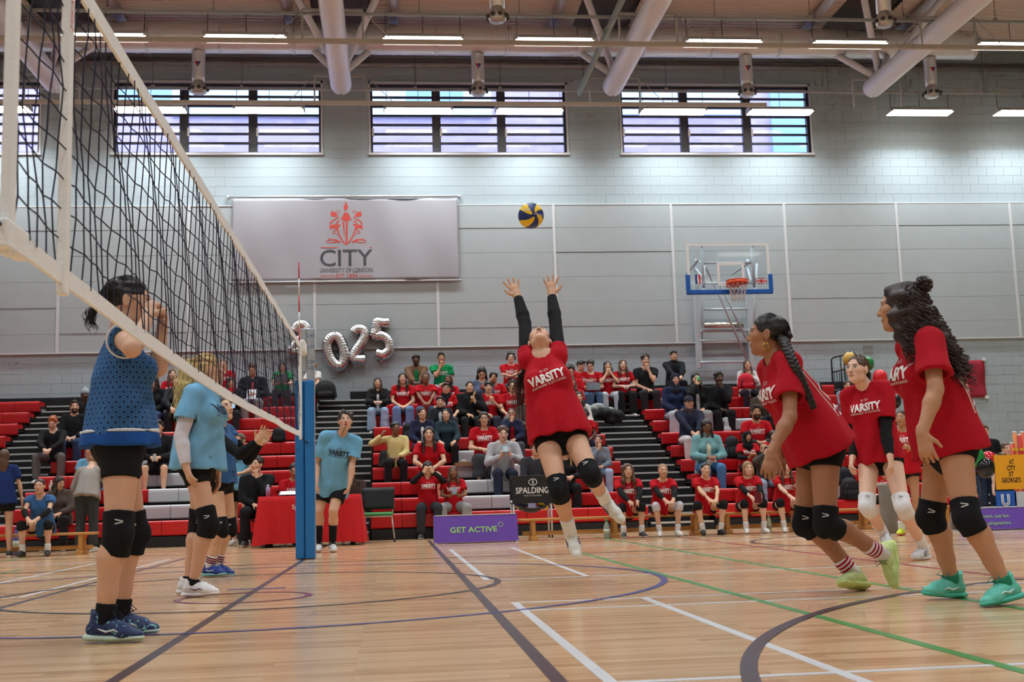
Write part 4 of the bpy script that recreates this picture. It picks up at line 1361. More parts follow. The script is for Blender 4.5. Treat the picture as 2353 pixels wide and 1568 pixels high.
# red cloth on the wall at the right
fl = empty('wall_flag', (14.8, WY - .03, 2.7), 'plain dark red cloth pinned to the wall at the right', 'flag')
a, b = P(2150, 916, WY), P(2259, 827, WY)
vs, fs = [], []
for i in range(15):
    for j in range(11):
        u, v = i / 14, j / 10
        vs.append((a[0] + (b[0] - a[0]) * u, WY - .03 - .012 * math.sin(u * 9 + v * 7) - .01 * math.sin((u - v) * 8), a[2] + (b[2] - a[2]) * v - .02 * math.sin(math.pi * u) * v))
for i in range(14):
    for j in range(10):
        q = i * 11 + j; fs.append((q, q + 11, q + 12, q + 1))
MB().add(vs, fs, 0, True).obj('cloth', mat('dark red flag cloth', (158, 30, 52), .8, noise=.05), fl).modifiers.new('t', 'SOLIDIFY').thickness = .004
for x, z in ((a[0], b[2]), (b[0], b[2]), (b[0], a[2])):
    MB().box((x - .05, WY - .05, z - .03), (x + .04, WY - .005, z + .04)).obj('tape', m_wl, fl)


# party balloons
def party_balloon(px, py, Y, r, col, label):
    q = P(px, py, Y)
    t = empty('party_balloon', q, label, 'balloon', 'party balloons at the right')
    mt = mat('latex balloon', col, .12, noise=.03, spec=.6)
    MB().lathe([(.004, -r * 1.15)] + [(r * math.sin(th) * (1 - .10 * max(0, -math.cos(th)) * 0 - .12 * (1 + math.cos(th)) * .5 * 0), -r * 1.12 * math.cos(th)) for th in np.linspace(.18, math.pi - .02, 14)], q, 18).obj('balloon_skin', mt, t)
    MB().lathe([(.016, -r * 1.22), (.006, -r * 1.12)], q, 8).obj('knot', mt, t)
for px, py, Y, r, col, lb in ((1953, 822, 22.5, .13, (28, 28, 30), 'black balloon highest on the railing'), (1952, 826, 22.2, .13, (206, 168, 74), 'gold balloon on the railing behind the ponytail'), (1993, 836, 22.2, .13, (34, 140, 70), 'green balloon behind the ponytailed player head'),
                              (2022, 868, 22, .145, (222, 30, 40), 'bright red balloon right of the ponytail'), (2042, 908, 21.5, .13, (206, 168, 74), 'gold balloon beside the curly haired player'), (2055, 922, 21, .13, (26, 26, 28), 'shiny black balloon below the gold one beside the curly player'), (2063, 903, 21.5, .12, (220, 30, 40), 'red balloon half hidden by the curly haired player'),
                              (2243, 1052, 15.6, .12, (24, 140, 62), 'green balloon in front of the standing man at the right'), (2272, 1060, 15.8, .125, (206, 26, 40), 'red balloon beside the yellow board'), (2266, 1076, 15.5, .125, (24, 24, 26), 'black balloon beside the yellow board')):
    party_balloon(px, py, Y, r, col, lb)
ds = empty('balloon_stand', (P(2250, 1120, 15.6)[0], 15.6, 0), 'thin black stand holding the balloons by the yellow board', 'stand')
q = P(2250, 1100, 15.6)
MB().tube([(q[0], 15.6, .02), (q[0] + .02, 15.6, q[2])], .012, 8).obj('pole', m_rail, ds)
for k in range(3):
    a = k * 2.1
    MB().tube([(q[0], 15.6, .22), (q[0] + .25 * math.cos(a), 15.6 + .25 * math.sin(a), .015)], .01, 6).obj('leg', m_rail, ds)
MB().tube([(q[0], 15.6, q[2] - .02), (q[0] + .02, 15.6, P(2250, 1040, 15.6)[2]), (q[0] + .1, 15.6, P(2250, 1040, 15.6)[2] - .02)], .01, 6).obj('arm', m_rail, ds)
# grey bin behind the ponytailed player
q = P(2046, 1200, 15.2)
MBx = MB().lathe([(.1, .01), (.12, .02), (.13, .62), (.135, .64)], (0, 0, 0), 18)
o = bpy.data.objects.new('grey_bin', MBx.mesh('grey_bin', mat('grey bin', (130, 132, 134), .5))); COL.objects.link(o)
o.location = (q[0], 15.2, 0); tag(o, 'tall grey bin behind the ponytailed player legs', 'bin')
# ================================================================== BODY SURFACES (smooth distance fields -> one mesh)
def V3(*a): return np.array(a if len(a) > 1 else a[0], float)
def unit(v):
    v = np.asarray(v, float); return v / (np.linalg.norm(v) + 1e-12)


class Fd:
    def __init__(s):
        s.p = []; s.warp = None

    def cone(s, a, b, ra, rb=None, k=.015, n=None, sc=1.0, cap=0, op='u'):
        """tapered capsule; n, sc squash it along n; cap 1 = flat end at b, 2 = flat at both ends"""
        s.p.append(('c', V3(a), V3(b), ra, ra if rb is None else rb, k, None if n is None else unit(n), sc, cap, op)); return s

    def chain(s, pts, rs, **kw):
        for i in range(len(pts) - 1):
            s.cone(pts[i], pts[i + 1], rs[i], rs[i + 1], **kw)
        return s

    def ell(s, c, A, r, k=.015, op='u'):
        """ellipsoid: A rows = axes"""
        s.p.append(('e', V3(c), np.asarray(A, float), V3(r), 0, k, None, 1, 0, op)); return s

    def cut(s, pt, n, k=0.0):
        """keep the side behind the plane"""
        s.p.append(('p', V3(pt), unit(n), 0, 0, k, None, 1, 0, 'i')); return s

    def bounds(s):
        lo, hi = np.full(3, 1e9), np.full(3, -1e9)
        for q in s.p:
            if q[9] != 'u': continue
            l, h = s.pb(q); lo = np.minimum(lo, l); hi = np.maximum(hi, h)
        return lo, hi

    @staticmethod
    def pb(q):
        if q[0] == 'c':
            return np.minimum(q[1] - q[3], q[2] - q[4]), np.maximum(q[1] + q[3], q[2] + q[4])
        e = np.sqrt(((q[2] * q[3][:, None]) ** 2).sum(0))
        return q[1] - e, q[1] + e

    def grid(s, res, pad=.012):
        lo, hi = s.bounds(); lo = np.floor((lo - res * 2 - pad) / res) * res; hi = hi + res * 2 + pad
        n = np.ceil((hi - lo) / res).astype(int) + 1
        V = np.full(n, .6, np.float32)
        ax = [(lo[i] + res * np.arange(n[i])).astype(np.float32) for i in range(3)]
        for q in s.p:
            kind, k, op = q[0], q[5], q[9]
            if kind == 'p':
                d = ((ax[0] - q[1][0]) * q[2][0])[:, None, None] + ((ax[1] - q[1][1]) * q[2][1])[None, :, None] + ((ax[2] - q[1][2]) * q[2][2])[None, None, :]
                V = np.maximum(V, d) if k == 0 else -smin(-V, -d, k)
                continue
            l, h = s.pb(q); m = k + 2.5 * res + pad
            i0 = np.clip(np.floor((l - m - lo) / res).astype(int), 0, n); i1 = np.clip(np.ceil((h + m - lo) / res).astype(int) + 1, 0, n)
            if (i1 <= i0).any(): continue
            sl = tuple(slice(i0[j], i1[j]) for j in range(3))
            x = ax[0][sl[0]][:, None, None]; y = ax[1][sl[1]][None, :, None]; z = ax[2][sl[2]][None, None, :]
            if kind == 'c':
                a, b, ra, rb, nn, sc, cap = q[1], q[2], q[3], q[4], q[6], q[7], q[8]
                ab = (b - a).astype(np.float32); L2 = float(ab @ ab) + 1e-9; L = math.sqrt(L2)
                dx, dy, dz = x - np.float32(a[0]), y - np.float32(a[1]), z - np.float32(a[2])
                tt = (dx * ab[0] + dy * ab[1] + dz * ab[2]) / np.float32(L2)
                if cap == 2: t = tt
                elif cap == 1: t = np.maximum(tt, 0)
                else: t = np.clip(tt, 0, 1)
                wx, wy, wz = dx - t * ab[0], dy - t * ab[1], dz - t * ab[2]
                if nn is not None and sc != 1:
                    c = (wx * nn[0] + wy * nn[1] + wz * nn[2]) * (sc - 1)
                    wx = wx + nn[0] * c; wy = wy + nn[1] * c; wz = wz + nn[2] * c
                d = np.sqrt(wx * wx + wy * wy + wz * wz) - (ra + (rb - ra) * np.clip(t, 0, 1))
                if cap: d = np.maximum(d, (tt - 1) * L)
                if cap == 2: d = np.maximum(d, -tt * L)
            else:
                A, r = q[2], q[3]
                dx, dy, dz = x - q[1][0], y - q[1][1], z - q[1][2]
                k0 = 0; k1 = 0
                for j in range(3):
                    c = dx * A[j, 0] + dy * A[j, 1] + dz * A[j, 2]
                    k0 = k0 + (c / r[j]) ** 2; k1 = k1 + (c / (r[j] * r[j])) ** 2
                k0 = np.sqrt(k0); d = k0 * (k0 - 1) / (np.sqrt(k1) + 1e-6)
            if op == 'u':
                V[sl] = smin(V[sl], d, k) if k > 0 else np.minimum(V[sl], d)
            else:
                V[sl] = -smin(-V[sl], d, max(k, 1e-4))
        if s.warp is not None:
            V = V + s.warp(ax[0][:, None, None], ax[1][None, :, None], ax[2][None, None, :]).astype(np.float32)
        return V, lo

    def mesh(s, res):
        V, lo = s.grid(res)
        return surfnet(V, lo, res)


def smin(a, b, k):
    h = np.clip(.5 + .5 * (b - a) / k, 0, 1)
    return b * (1 - h) + a * h - k * h * (1 - h)


_CO = np.array([(i, j, k) for i in (0, 1) for j in (0, 1) for k in (0, 1)])
_ED = [(a, b) for a in range(8) for b in range(a + 1, 8) if np.abs(_CO[a] - _CO[b]).sum() == 1]


def surfnet(V, lo, res):
    Sg = V < 0
    n = np.array(V.shape)
    cnt = np.zeros(n - 1, np.int8)
    for c in _CO:
        cnt += Sg[c[0]:n[0] - 1 + c[0], c[1]:n[1] - 1 + c[1], c[2]:n[2] - 1 + c[2]]
    act = (cnt > 0) & (cnt < 8)
    idx = np.argwhere(act)
    ids = np.full(n - 1, -1, np.int32); ids[act] = np.arange(len(idx))
    vals = np.stack([V[idx[:, 0] + c[0], idx[:, 1] + c[1], idx[:, 2] + c[2]] for c in _CO], 1)
    acc = np.zeros((len(idx), 3), np.float32); num = np.zeros(len(idx), np.float32)
    for a, b in _ED:
        va, vb = vals[:, a], vals[:, b]
        m = (va < 0) != (vb < 0)
        t = np.where(m, va / np.where(m, va - vb, 1), 0)
        acc += m[:, None] * (_CO[a] + (_CO[b] - _CO[a]) * t[:, None]); num += m
    verts = lo + res * (idx + acc / num[:, None])
    quads = []
    for axd in range(3):
        o = [0, 0, 0]; o[axd] = 1
        A = Sg[:n[0] - o[0], :n[1] - o[1], :n[2] - o[2]]; B = Sg[o[0]:, o[1]:, o[2]:]
        e = np.argwhere(A != B)
        u, w = (axd + 1) % 3, (axd + 2) % 3
        e = e[(e[:, u] > 0) & (e[:, w] > 0) & (e[:, u] < n[u] - 1) & (e[:, w] < n[w] - 1)]
        if not len(e): continue
        ins = A[e[:, 0], e[:, 1], e[:, 2]]
        def cid(du, dw):
            q = e.copy(); q[:, u] += du; q[:, w] += dw
            return ids[q[:, 0], q[:, 1], q[:, 2]]
        Q = np.stack([cid(-1, -1), cid(0, -1), cid(0, 0), cid(-1, 0)], 1)
        Q[~ins] = Q[~ins][:, ::-1]
        quads.append(Q)
    Q = np.concatenate(quads) if quads else np.zeros((0, 4), int)
    return verts, Q[(Q >= 0).all(1)]


def join(parts):
    vs, qs, o = [], [], 0
    for v, q in parts:
        vs.append(v); qs.append(q + o); o += len(v)
    return np.concatenate(vs), np.concatenate(qs)


def folds(seed, amp, f=1.0):
    r = np.random.default_rng(seed)
    W = r.normal(size=(4, 3)) * np.array([11, 11, 22]) * f; ph = r.uniform(0, 6.28, 4)
    def g(x, y, z):
        o = 0
        for w, p in zip(W, ph):
            o = o + np.sin(x * w[0] + y * w[1] + z * w[2] + p + 1.3 * np.sin(x * w[1] * .4 + z * w[0] * .3))
        return o * (amp / 2.5)
    return g


# ------------------------------------------------------------------ skin, hair
def face_skin(rgb, brow=(40, 28, 22), lip=None):
    key = ('skin', rgb, brow)
    if key in MATS: return MATS[key]
    m, nt, b = new_mat('skin')
    N, L = nt.nodes, nt.links
    at = N.new('ShaderNodeAttribute'); at.attribute_name = 'hc'
    sp = N.new('ShaderNodeSeparateXYZ'); L.new(at.outputs['Vector'], sp.inputs[0])
    X0, Y0, Z0 = sp.outputs
    def M_(op, a, b_=None, c=None):
        n = N.new('ShaderNodeMath'); n.operation = op
        for i, v in enumerate((a, b_, c)):
            if v is None: continue
            if isinstance(v, (int, float)): n.inputs[i].default_value = v
            else: L.new(v, n.inputs[i])
        return n.outputs[0]
    ax = M_('ABSOLUTE', X0)
    front = M_('MULTIPLY', M_('GREATER_THAN', Y0, .045), M_('LESS_THAN', Y0, .2))
    def ellm(cx, cz, rx, rz, xx=ax, soft=.25):
        u = M_('DIVIDE', M_('SUBTRACT', xx, cx), rx); w = M_('DIVIDE', M_('SUBTRACT', Z0, cz), rz)
        d = M_('SQRT', M_('ADD', M_('MULTIPLY', u, u), M_('MULTIPLY', w, w)))
        n = N.new('ShaderNodeMapRange'); n.inputs['From Min'].default_value = 1 + soft; n.inputs['From Max'].default_value = 1 - soft
        L.new(d, n.inputs['Value']); return M_('MULTIPLY', n.outputs[0], front)
    base = srgb(*rgb)
    tc = N.new('ShaderNodeTexCoord')
    no = N.new('ShaderNodeTexNoise'); no.inputs['Scale'].default_value = 9; no.inputs['Detail'].default_value = 3; L.new(tc.outputs['Object'], no.inputs[0])
    mx = N.new('ShaderNodeMixRGB'); L.new(no.outputs[0], mx.inputs[0])
    mx.inputs[1].default_value = (base[0] * .93, base[1] * .90, base[2] * .88, 1); mx.inputs[2].default_value = (min(1, base[0] * 1.05), base[1] * 1.06, base[2] * 1.06, 1)
    cur = mx.outputs[0]
    def over(f, col):
        nonlocal cur
        q = N.new('ShaderNodeMixRGB'); L.new(f, q.inputs[0]); L.new(cur, q.inputs[1]); q.inputs[2].default_value = (*col, 1); cur = q.outputs[0]
    lipc = (base[0] * .78, base[1] * .50, base[2] * .50)
    cheek = M_('MULTIPLY', ellm(.042, -.028, .026, .022, soft=.9), .28)
    over(cheek, (min(1, base[0] * 1.02), base[1] * .72, base[2] * .70))
    over(ellm(0, -.063, .023, .0115, xx=X0), lipc)
    over(ellm(0, -.0625, .022, .0022, xx=X0), (base[0] * .25, base[1] * .14, base[2] * .14))
    br = srgb(*brow)
    over(M_('MULTIPLY', ellm(.031, .0275, .020, .0055), .85), br)
    over(ellm(.031, .0085, .0165, .0085), tuple(v * .25 for v in base))
    over(ellm(.031, .0055, .0145, .0070), (.70, .68, .66))
    over(ellm(.031, .0062, .0064, .0068, soft=.12), (.035, .02, .014))
    over(M_('MULTIPLY', ellm(.0085, -.0385, .0045, .003), .8), (base[0] * .25, base[1] * .15, base[2] * .13))
    L.new(cur, b.inputs['Base Color'])
    b.inputs['Roughness'].default_value = .52; b.inputs['Specular IOR Level'].default_value = .35
    MATS[key] = m
    return m


def hair_mat(rgb):
    key = ('hair', rgb)
    if key in MATS: return MATS[key]
    m, nt, b = new_mat('hair')
    N, L = nt.nodes, nt.links
    tc = N.new('ShaderNodeTexCoord')
    mp = N.new('ShaderNodeMapping'); mp.inputs['Scale'].default_value = (90, 90, 7); L.new(tc.outputs['Object'], mp.inputs[0])
    n = N.new('ShaderNodeTexNoise'); n.inputs['Scale'].default_value = 1.0; n.inputs['Detail'].default_value = 3; n.inputs['Distortion'].default_value = 1.0; L.new(mp.outputs[0], n.inputs[0])
    c = srgb(*rgb)
    mx = N.new('ShaderNodeMixRGB'); L.new(n.outputs[0], mx.inputs[0]); mx.inputs[1].default_value = (*[v * .6 for v in c], 1); mx.inputs[2].default_value = (*[min(1, v * 2.0) for v in c], 1)
    L.new(mx.outputs[0], b.inputs['Base Color'])
    bp = N.new('ShaderNodeBump'); bp.inputs['Strength'].default_value = .6; bp.inputs['Distance'].default_value = .006; L.new(n.outputs[0], bp.inputs['Height']); L.new(bp.outputs[0], b.inputs['Normal'])
    b.inputs['Roughness'].default_value = .42; b.inputs['Specular IOR Level'].default_value = .4
    MATS[key] = m
    return m


# ------------------------------------------------------------------ anatomy
def frame_of(J):
    up = unit(J['neck'] - J['pelvis']); right = unit(J['shR'] - J['shL']); right = unit(right - up * (right @ up))
    return up, right, np.cross(up, right)


def torso(F, J, s, sex, off=0.0, k=.03, low=0.0):
    up, rt, fw = frame_of(J)
    pel, nk = J['pelvis'], J['neck']
    f = sex == 'f'
    wa = pel + (nk - pel) * .38 + fw * .008 * s; chs = pel + (nk - pel) * .70 + fw * .006 * s
    hr = unit(J['hipR'] - J['hipL']); hf = unit(np.cross(up, hr))
    F.cone(pel - up * low, wa, (.152 if f else .146) * s + off, (.118 if f else .132) * s + off, k=k, n=hf, sc=1.38)
    F.cone(wa, chs, (.118 if f else .132) * s + off, (.132 if f else .152) * s + off, k=k, n=fw, sc=1.36)
    F.cone(chs, nk - up * .055 * s, (.132 if f else .152) * s + off, .082 * s + off, k=k, n=fw, sc=1.5)
    ofs = off * .45
    F.cone(J['shL'] + (nk - J['shL']) * .05 - up * .012, J['shR'] + (nk - J['shR']) * .05 - up * .012, .048 * s + ofs, k=k)
    for sd in ('L', 'R'):
        F.cone(nk + up * .01 * s, J['sh' + sd] + (nk - J['sh' + sd]) * .25 + up * .012 * s, .040 * s + ofs * .6, .042 * s + ofs, k=.03)
    if f:
        for sg in (-1, 1):
            F.ell(chs + fw * .075 * s + rt * .068 * s * sg - up * .025 * s, np.eye(3), V3(.058, .058, .06) * s + off, k=.035)
    return up, rt, fw


def body_field(J, s, sex, thin=1.0):
    F = Fd()
    up, rt, fw = torso(F, J, s, sex)
    H = J['H']
    F.cone(J['neck'] - up * .03 * s, J['head'] - H[2] * .045 * s - H[1] * .012 * s, .056 * s, .052 * s, k=.025)
    for sd in ('L', 'R'):
        sh, el, wr = J['sh' + sd], J['el' + sd], J['wr' + sd]
        F.cone(sh, el, .049 * s * thin, .037 * s * thin, k=.03)
        mid = el + (wr - el) * .3
        F.chain([el, mid, wr], [.037 * s * thin, .040 * s * thin, .026 * s], k=.02)
        hp, kn, an = J['hip' + sd], J['kn' + sd], J['an' + sd]
        F.cone(hp, kn, .088 * s * thin, .055 * s, k=.035)
        shin = unit(an - kn); th = unit(kn - hp)
        back = unit(np.cross(shin, rt)); back = back if back @ unit(hp - kn + (an - kn)) > -2 else -back
        bd = unit((hp + an) / 2 - kn) if np.linalg.norm((hp + an) / 2 - kn) > .05 else -fw
        bd = unit(bd - shin * (bd @ shin))
        c1 = kn + (an - kn) * .30 + bd * .016 * s
        F.chain([kn, c1, kn + (an - kn) * .68 + bd * .006 * s, an], [.053 * s, .057 * s * thin, .042 * s, .034 * s], k=.02)
        gb = -unit(np.cross(up, unit(J['hipR'] - J['hipL'])))
        F.ell(hp + gb * .036 * s + (J['pelvis'] - hp) * .1, np.eye(3), V3(.080, .080, .080) * s, k=.04)
        f, u, r = foot_frame(J, sd)
        F.cone(an - u * .03 * s, an - u * .045 * s + f * .10 * s, .036 * s, .03 * s, k=.02)
    return F


def foot_frame(J, sd):
    an, toe, kn = J['an' + sd], J['toe' + sd], J['kn' + sd]
    v = unit(toe - an); sh = unit(kn - an)
    r = np.cross(v, sh)
    r = unit(r) if np.linalg.norm(r) > .1 else unit(np.cross(v, [0, 0, 1.0]))
    be = math.atan2(.07, .19)
    f = v * math.cos(be) + np.cross(r, v) * math.sin(be)
    return unit(f), unit(np.cross(r, f)), r


def head_field(J, s, sex='f', mouth=0.0, ears=True):
    """fine head; local axes x = person's right, y forward, z up"""
    R, Fw, U = J['H']; c = J['head']; A = np.stack([R, Fw, U])
    hs = J.get('hs', 1.0) * s
    def w(x, y, z): return c + (R * x + Fw * y + U * z) * hs
    F = Fd()
    m = 1.0 if sex == 'f' else 1.05
    F.ell(w(0, -.012, .03), A, V3(.0755, .094, .083) * hs, k=0)
    F.ell(w(0, .028, -.036), A, V3(.057 * m, .062, .084) * hs, k=.035 * hs)
    F.ell(w(0, .062, -.096), A, V3(.024 * m, .022, .020) * hs, k=.022 * hs)
    for sg in (-1, 1):
        F.ell(w(.041 * sg, .052, -.016), A, V3(.022, .022, .022) * hs, k=.025 * hs)
        F.ell(w(.048 * sg * m, .01, -.075), A, V3(.014, .022, .02) * hs, k=.025 * hs)
    F.cone(w(-.036, .076, .024), w(.036, .076, .024), .011 * hs, k=.016 * hs)
    for sg in (-1, 1):
        F.ell(w(.032 * sg, .100, .006), A, V3(.018, .016, .011) * hs, k=.012 * hs, op='s')
        F.ell(w(.031 * sg, .0735, .006), A, V3(.0135, .0125, .0115) * hs, k=.004 * hs)
    F.cone(w(0, .086, .014), w(0, .105, -.028), .007 * hs, .0115 * hs, k=.012 * hs)
    for sg in (-1, 1):
        F.ell(w(.0115 * sg, .094, -.031), A, V3(.007, .009, .007) * hs, k=.008 * hs)
    F.ell(w(0, .084, -.0575 + mouth * .3), A, V3(.022, .010, .006) * hs, k=.008 * hs)
    F.ell(w(0, .082, -.0685 - mouth), A, V3(.019, .010, .0065) * hs, k=.008 * hs)
    if mouth > 0:
        F.ell(w(0, .094, -.0625 - mouth * .3), A, V3(.016, .014, .004 + mouth * .5) * hs, k=.004, op='s')
    if ears:
        for sg in (-1, 1):
            F.ell(w(.0775 * sg, -.012, -.006), A, V3(.008, .019, .031) * hs, k=.008 * hs)
            F.ell(w(.086 * sg, -.006, -.002), A, V3(.006, .009, .016) * hs, k=.006 * hs, op='s')
    up = unit(J['neck'] - J['pelvis'])
    F.cone(J['neck'] + (c - J['neck']) * .25, c - U * .055 * s - Fw * .014 * s, .0525 * s, .0515 * s, k=.025)
    return F


def hand_field(F, wr, d, pn, side, s=1.0, curl=.35, spread=.12, thumb=.5, curls=None):
    """d = finger direction, pn = palm normal (out of the palm), side +1: thumb lies along d x pn"""
    d = unit(d); pn = unit(pn - d * (pn @ d)); lat = np.cross(d, pn) * side
    pl = wr + d * .088 * s
    F.cone(wr - d * .02 * s, wr + d * .03 * s, .025 * s, .030 * s, k=.01, n=pn, sc=1.35)
    F.cone(wr + d * .03 * s + lat * .002, pl - d * .012 * s, .032 * s, .037 * s, k=.012, n=pn, sc=2.1)
    L = (.072, .080, .074, .058)
    for i in range(4):
        o = (.0285 - .019 * i)
        b = pl - d * (.008 + (.004 if i == 3 else 0)) * s + lat * o * s
        ang = spread * (1.5 - i) / 1.5
        fd = unit(d * math.cos(ang) + lat * math.sin(ang))
        q = b; a = 0.0; cc = (curls[i] if curls else curl)
        for j, (fr, r0, r1) in enumerate(((.45, .0092, .0085), (.30, .0085, .0078), (.25, .0078, .0064))):
            a += cc * (.8, 1.1, .8)[j]
            dd = fd * math.cos(a) + pn * math.sin(a)
            e = q + dd * L[i] * fr * s
            F.cone(q, e, r0 * s, r1 * s, k=.004); q = e
    tb = wr + d * .022 * s + lat * .022 * s
    td = unit(d * .62 + lat * (.75 * thumb + .25) + pn * .35)
    e = tb + td * .042 * s; F.cone(tb, e, .0135 * s, .0105 * s, k=.012)
    td2 = unit(td + d * .55 + pn * curl * .5)
    F.cone(e, e + td2 * .034 * s, .0100 * s, .0075 * s, k=.004)
    return F


def ik(a, t, l1, l2, pole):
    """elbow position for a two-bone reach from a to t"""
    d = t - a; L = np.linalg.norm(d)
    Lm = min(L, (l1 + l2) * .995); d = d / (L + 1e-9)
    x = (l1 * l1 - l2 * l2 + Lm * Lm) / (2 * Lm); h = math.sqrt(max(0, l1 * l1 - x * x))
    p = unit(pole - d * (pole @ d))
    return a + d * x + p * h, a + d * Lm
# ================================================================== PEOPLE
SKIN = {'fair': (228, 186, 162), 'light': (214, 168, 140), 'asian': (222, 178, 146), 'tan': (190, 140, 108), 'caramel': (168, 118, 88), 'brown': (140, 94, 68), 'dark': (84, 56, 44)}
HAIR = {'black': (32, 27, 26), 'dark': (48, 37, 32), 'brown': (78, 54, 40), 'light': (140, 106, 72), 'blonde': (206, 172, 118), 'ginger': (150, 78, 44)}
PRINT_W = (232, 230, 228)


def part(name, F, res, mt, root, attrs=None):
    v, q = F.mesh(res) if isinstance(F, Fd) else F
    if len(q) == 0: return None
    at = {k: f(v) for k, f in (attrs or {}).items()}
    return link(name, mesh_np(name, v - np.array(wpos(root)), q, mt, True, attrs=at), root)


def shirt_field(J, s, sex, off, hem, slv, flare=.02, sl_off=.012, long=False, neck=.066, ext=0.0, seed=0, amp=.004, openend=False):
    F = Fd()
    up, rt, fw = torso(F, J, s, sex, off)
    pel, nk = J['pelvis'], J['neck']
    hr = unit(J['hipR'] - J['hipL']); hf = unit(np.cross(up, hr))
    wa = pel + (nk - pel) * .5
    F.cone(wa, pel - up * (hem + ext) * s, .142 * s + off, .166 * s + off + flare, k=.04, n=hf, sc=1.14, cap=1)
    F.cut(pel - up * (hem + ext) * s, -up)
    for sd in ('L', 'R'):
        sh, el, wr = J['sh' + sd], J['el' + sd], J['wr' + sd]
        if long:
            F.cone(sh, el, .054 * s + off * .7, .044 * s + off * .9, k=.03)
            F.cone(el, el + (wr - el) * (.95 + ext), .044 * s + off, .034 * s + off * .7, k=.02, cap=1)
        elif slv > 0:
            e = sh + (el - sh) * (slv + ext)
            F.cone(sh, e, .052 * s + off * .55, .050 * s + off * .55 + sl_off, k=.03, cap=1)
    F.cone(nk - up * .015 * s, nk + up * .12 * s, (neck - .004) * s, neck * s * 1.1, k=.006, op='s')
    if openend:                    # hem and cuffs are hollow
        th = .022
        b = pel - up * hem * s
        F.cone(b + up * .05, b - up * .10, .152 * s + off + flare * .8 - th, .158 * s + off + flare - th, k=.004, n=hf, sc=1.14, op='s')
        if slv > 0 and not long:
            for sd in ('L', 'R'):
                sh, el = J['sh' + sd], J['el' + sd]; d = unit(el - sh); e = sh + (el - sh) * slv
                F.cone(e - d * .03, e + d * .06, .050 * s + off * .55 + sl_off - th, k=.004, op='s')
    if amp:
        g0, g1 = folds(seed, amp * .55), folds(seed + 17, amp, .55)
        nz = nk[2] - .06; rtv = rt * 46; up3 = up * 9
        def wp(x, y, z):
            u = x * rtv[0] + y * rtv[1] + z * rtv[2]; v = x * up3[0] + y * up3[1] + z * up3[2]
            low = np.clip((nz - z) / .30, 0, 1)
            return g0(x, y, z) + g1(x, y, z) * .6 + amp * 1.1 * low * np.sin(u + 1.6 * np.sin(v + seed) + .5 * v)
        F.warp = wp
    return F


def trousers_field(J, s, sex, off, upto=.96, seed=0, amp=.004, thigh=None, wide=0.0):
    """upto: how far down the shin; thigh: shorts end at that share of the thigh"""
    F = Fd()
    up = unit(J['neck'] - J['pelvis']); hr = unit(J['hipR'] - J['hipL']); hf = unit(np.cross(up, hr))
    F.cone(J['pelvis'] + up * .10 * s, J['pelvis'] - up * .02 * s, .132 * s + off, .150 * s + off, k=.03, n=hf, sc=1.32)
    F.cut(J['pelvis'] + up * .105 * s, up)
    for sd in ('L', 'R'):
        hp, kn, an = J['hip' + sd], J['kn' + sd], J['an' + sd]
        F.ell(hp - hf * .036 * s, np.eye(3), V3(.082, .082, .082) * s + off, k=.04)
        if thigh is not None:
            F.cone(hp, hp + (kn - hp) * thigh, .090 * s + off, (.090 - .034 * thigh) * s + off * 1.3, k=.03, cap=1)
        else:
            F.cone(hp, kn, .090 * s + off, .060 * s + off, k=.03)
            F.cone(kn, kn + (an - kn) * upto, .060 * s + off, .046 * s + off + wide, k=.02, cap=1)
    if amp: F.warp = folds(seed + 5, amp)
    return F


def shoe_fields(J, sd, s, high=0.0):
    f, u, r = foot_frame(J, sd)
    an = J['an' + sd]
    o = an - u * .085 * s            # point under the ankle on the sole
    def w(x, z, y=0.0): return o + (f * x + u * z + r * y) * s
    U = Fd()
    U.cone(w(-.042, .050), w(.03, .056), .037 * s, .038 * s, k=.02)
    U.cone(w(.03, .054), w(.10, .042), .038 * s, .037 * s, k=.02)
    U.cone(w(.09, .034), w(.148, .030), .041 * s, .031 * s, k=.02, n=u, sc=1.35)
    U.cone(w(.035, .070), w(.095, .050), .021 * s, .020 * s, k=.015)
    U.cone(w(-.016, .06), w(-.012, .094 + high), .042 * s, .041 * s, k=.012, cap=1)
    U.cone(w(.018, .088), w(.012, .118 + high), .022 * s, .020 * s, k=.008, n=f, sc=2.2)
    U.cone(w(-.052, .085), w(-.054, .098 + high), .012 * s, .010 * s, k=.01)
    U.cut(w(0, .012), -u)
    So = Fd()
    So.cone(w(-.050, .015), w(.04, .014), .042 * s, .037 * s, k=.02, n=u, sc=2.1)
    So.cone(w(.04, .014), w(.150, .020), .041 * s, .034 * s, k=.02, n=u, sc=2.3)
    So.cut(w(0, .0), -u)
    return U, So, (w, f, u, r)


def patch_mat(rgb, rgb2, sc=26, share=.5):
    """shoe upper of two colours in flowing patches"""
    m, nt, b = new_mat('two-tone shoe')
    N, L = nt.nodes, nt.links
    tc = N.new('ShaderNodeTexCoord'); n = N.new('ShaderNodeTexNoise'); n.inputs['Scale'].default_value = sc; n.inputs['Detail'].default_value = 2; n.inputs['Distortion'].default_value = 1.5; L.new(tc.outputs['Object'], n.inputs[0])
    cr = N.new('ShaderNodeValToRGB'); cr.color_ramp.elements[0].position = share; cr.color_ramp.elements[1].position = share + .06
    cr.color_ramp.elements[0].color = (*srgb(*rgb), 1); cr.color_ramp.elements[1].color = (*srgb(*rgb2), 1)
    L.new(n.outputs[0], cr.inputs[0]); L.new(cr.outputs[0], b.inputs['Base Color']); b.inputs['Roughness'].default_value = .6
    return m


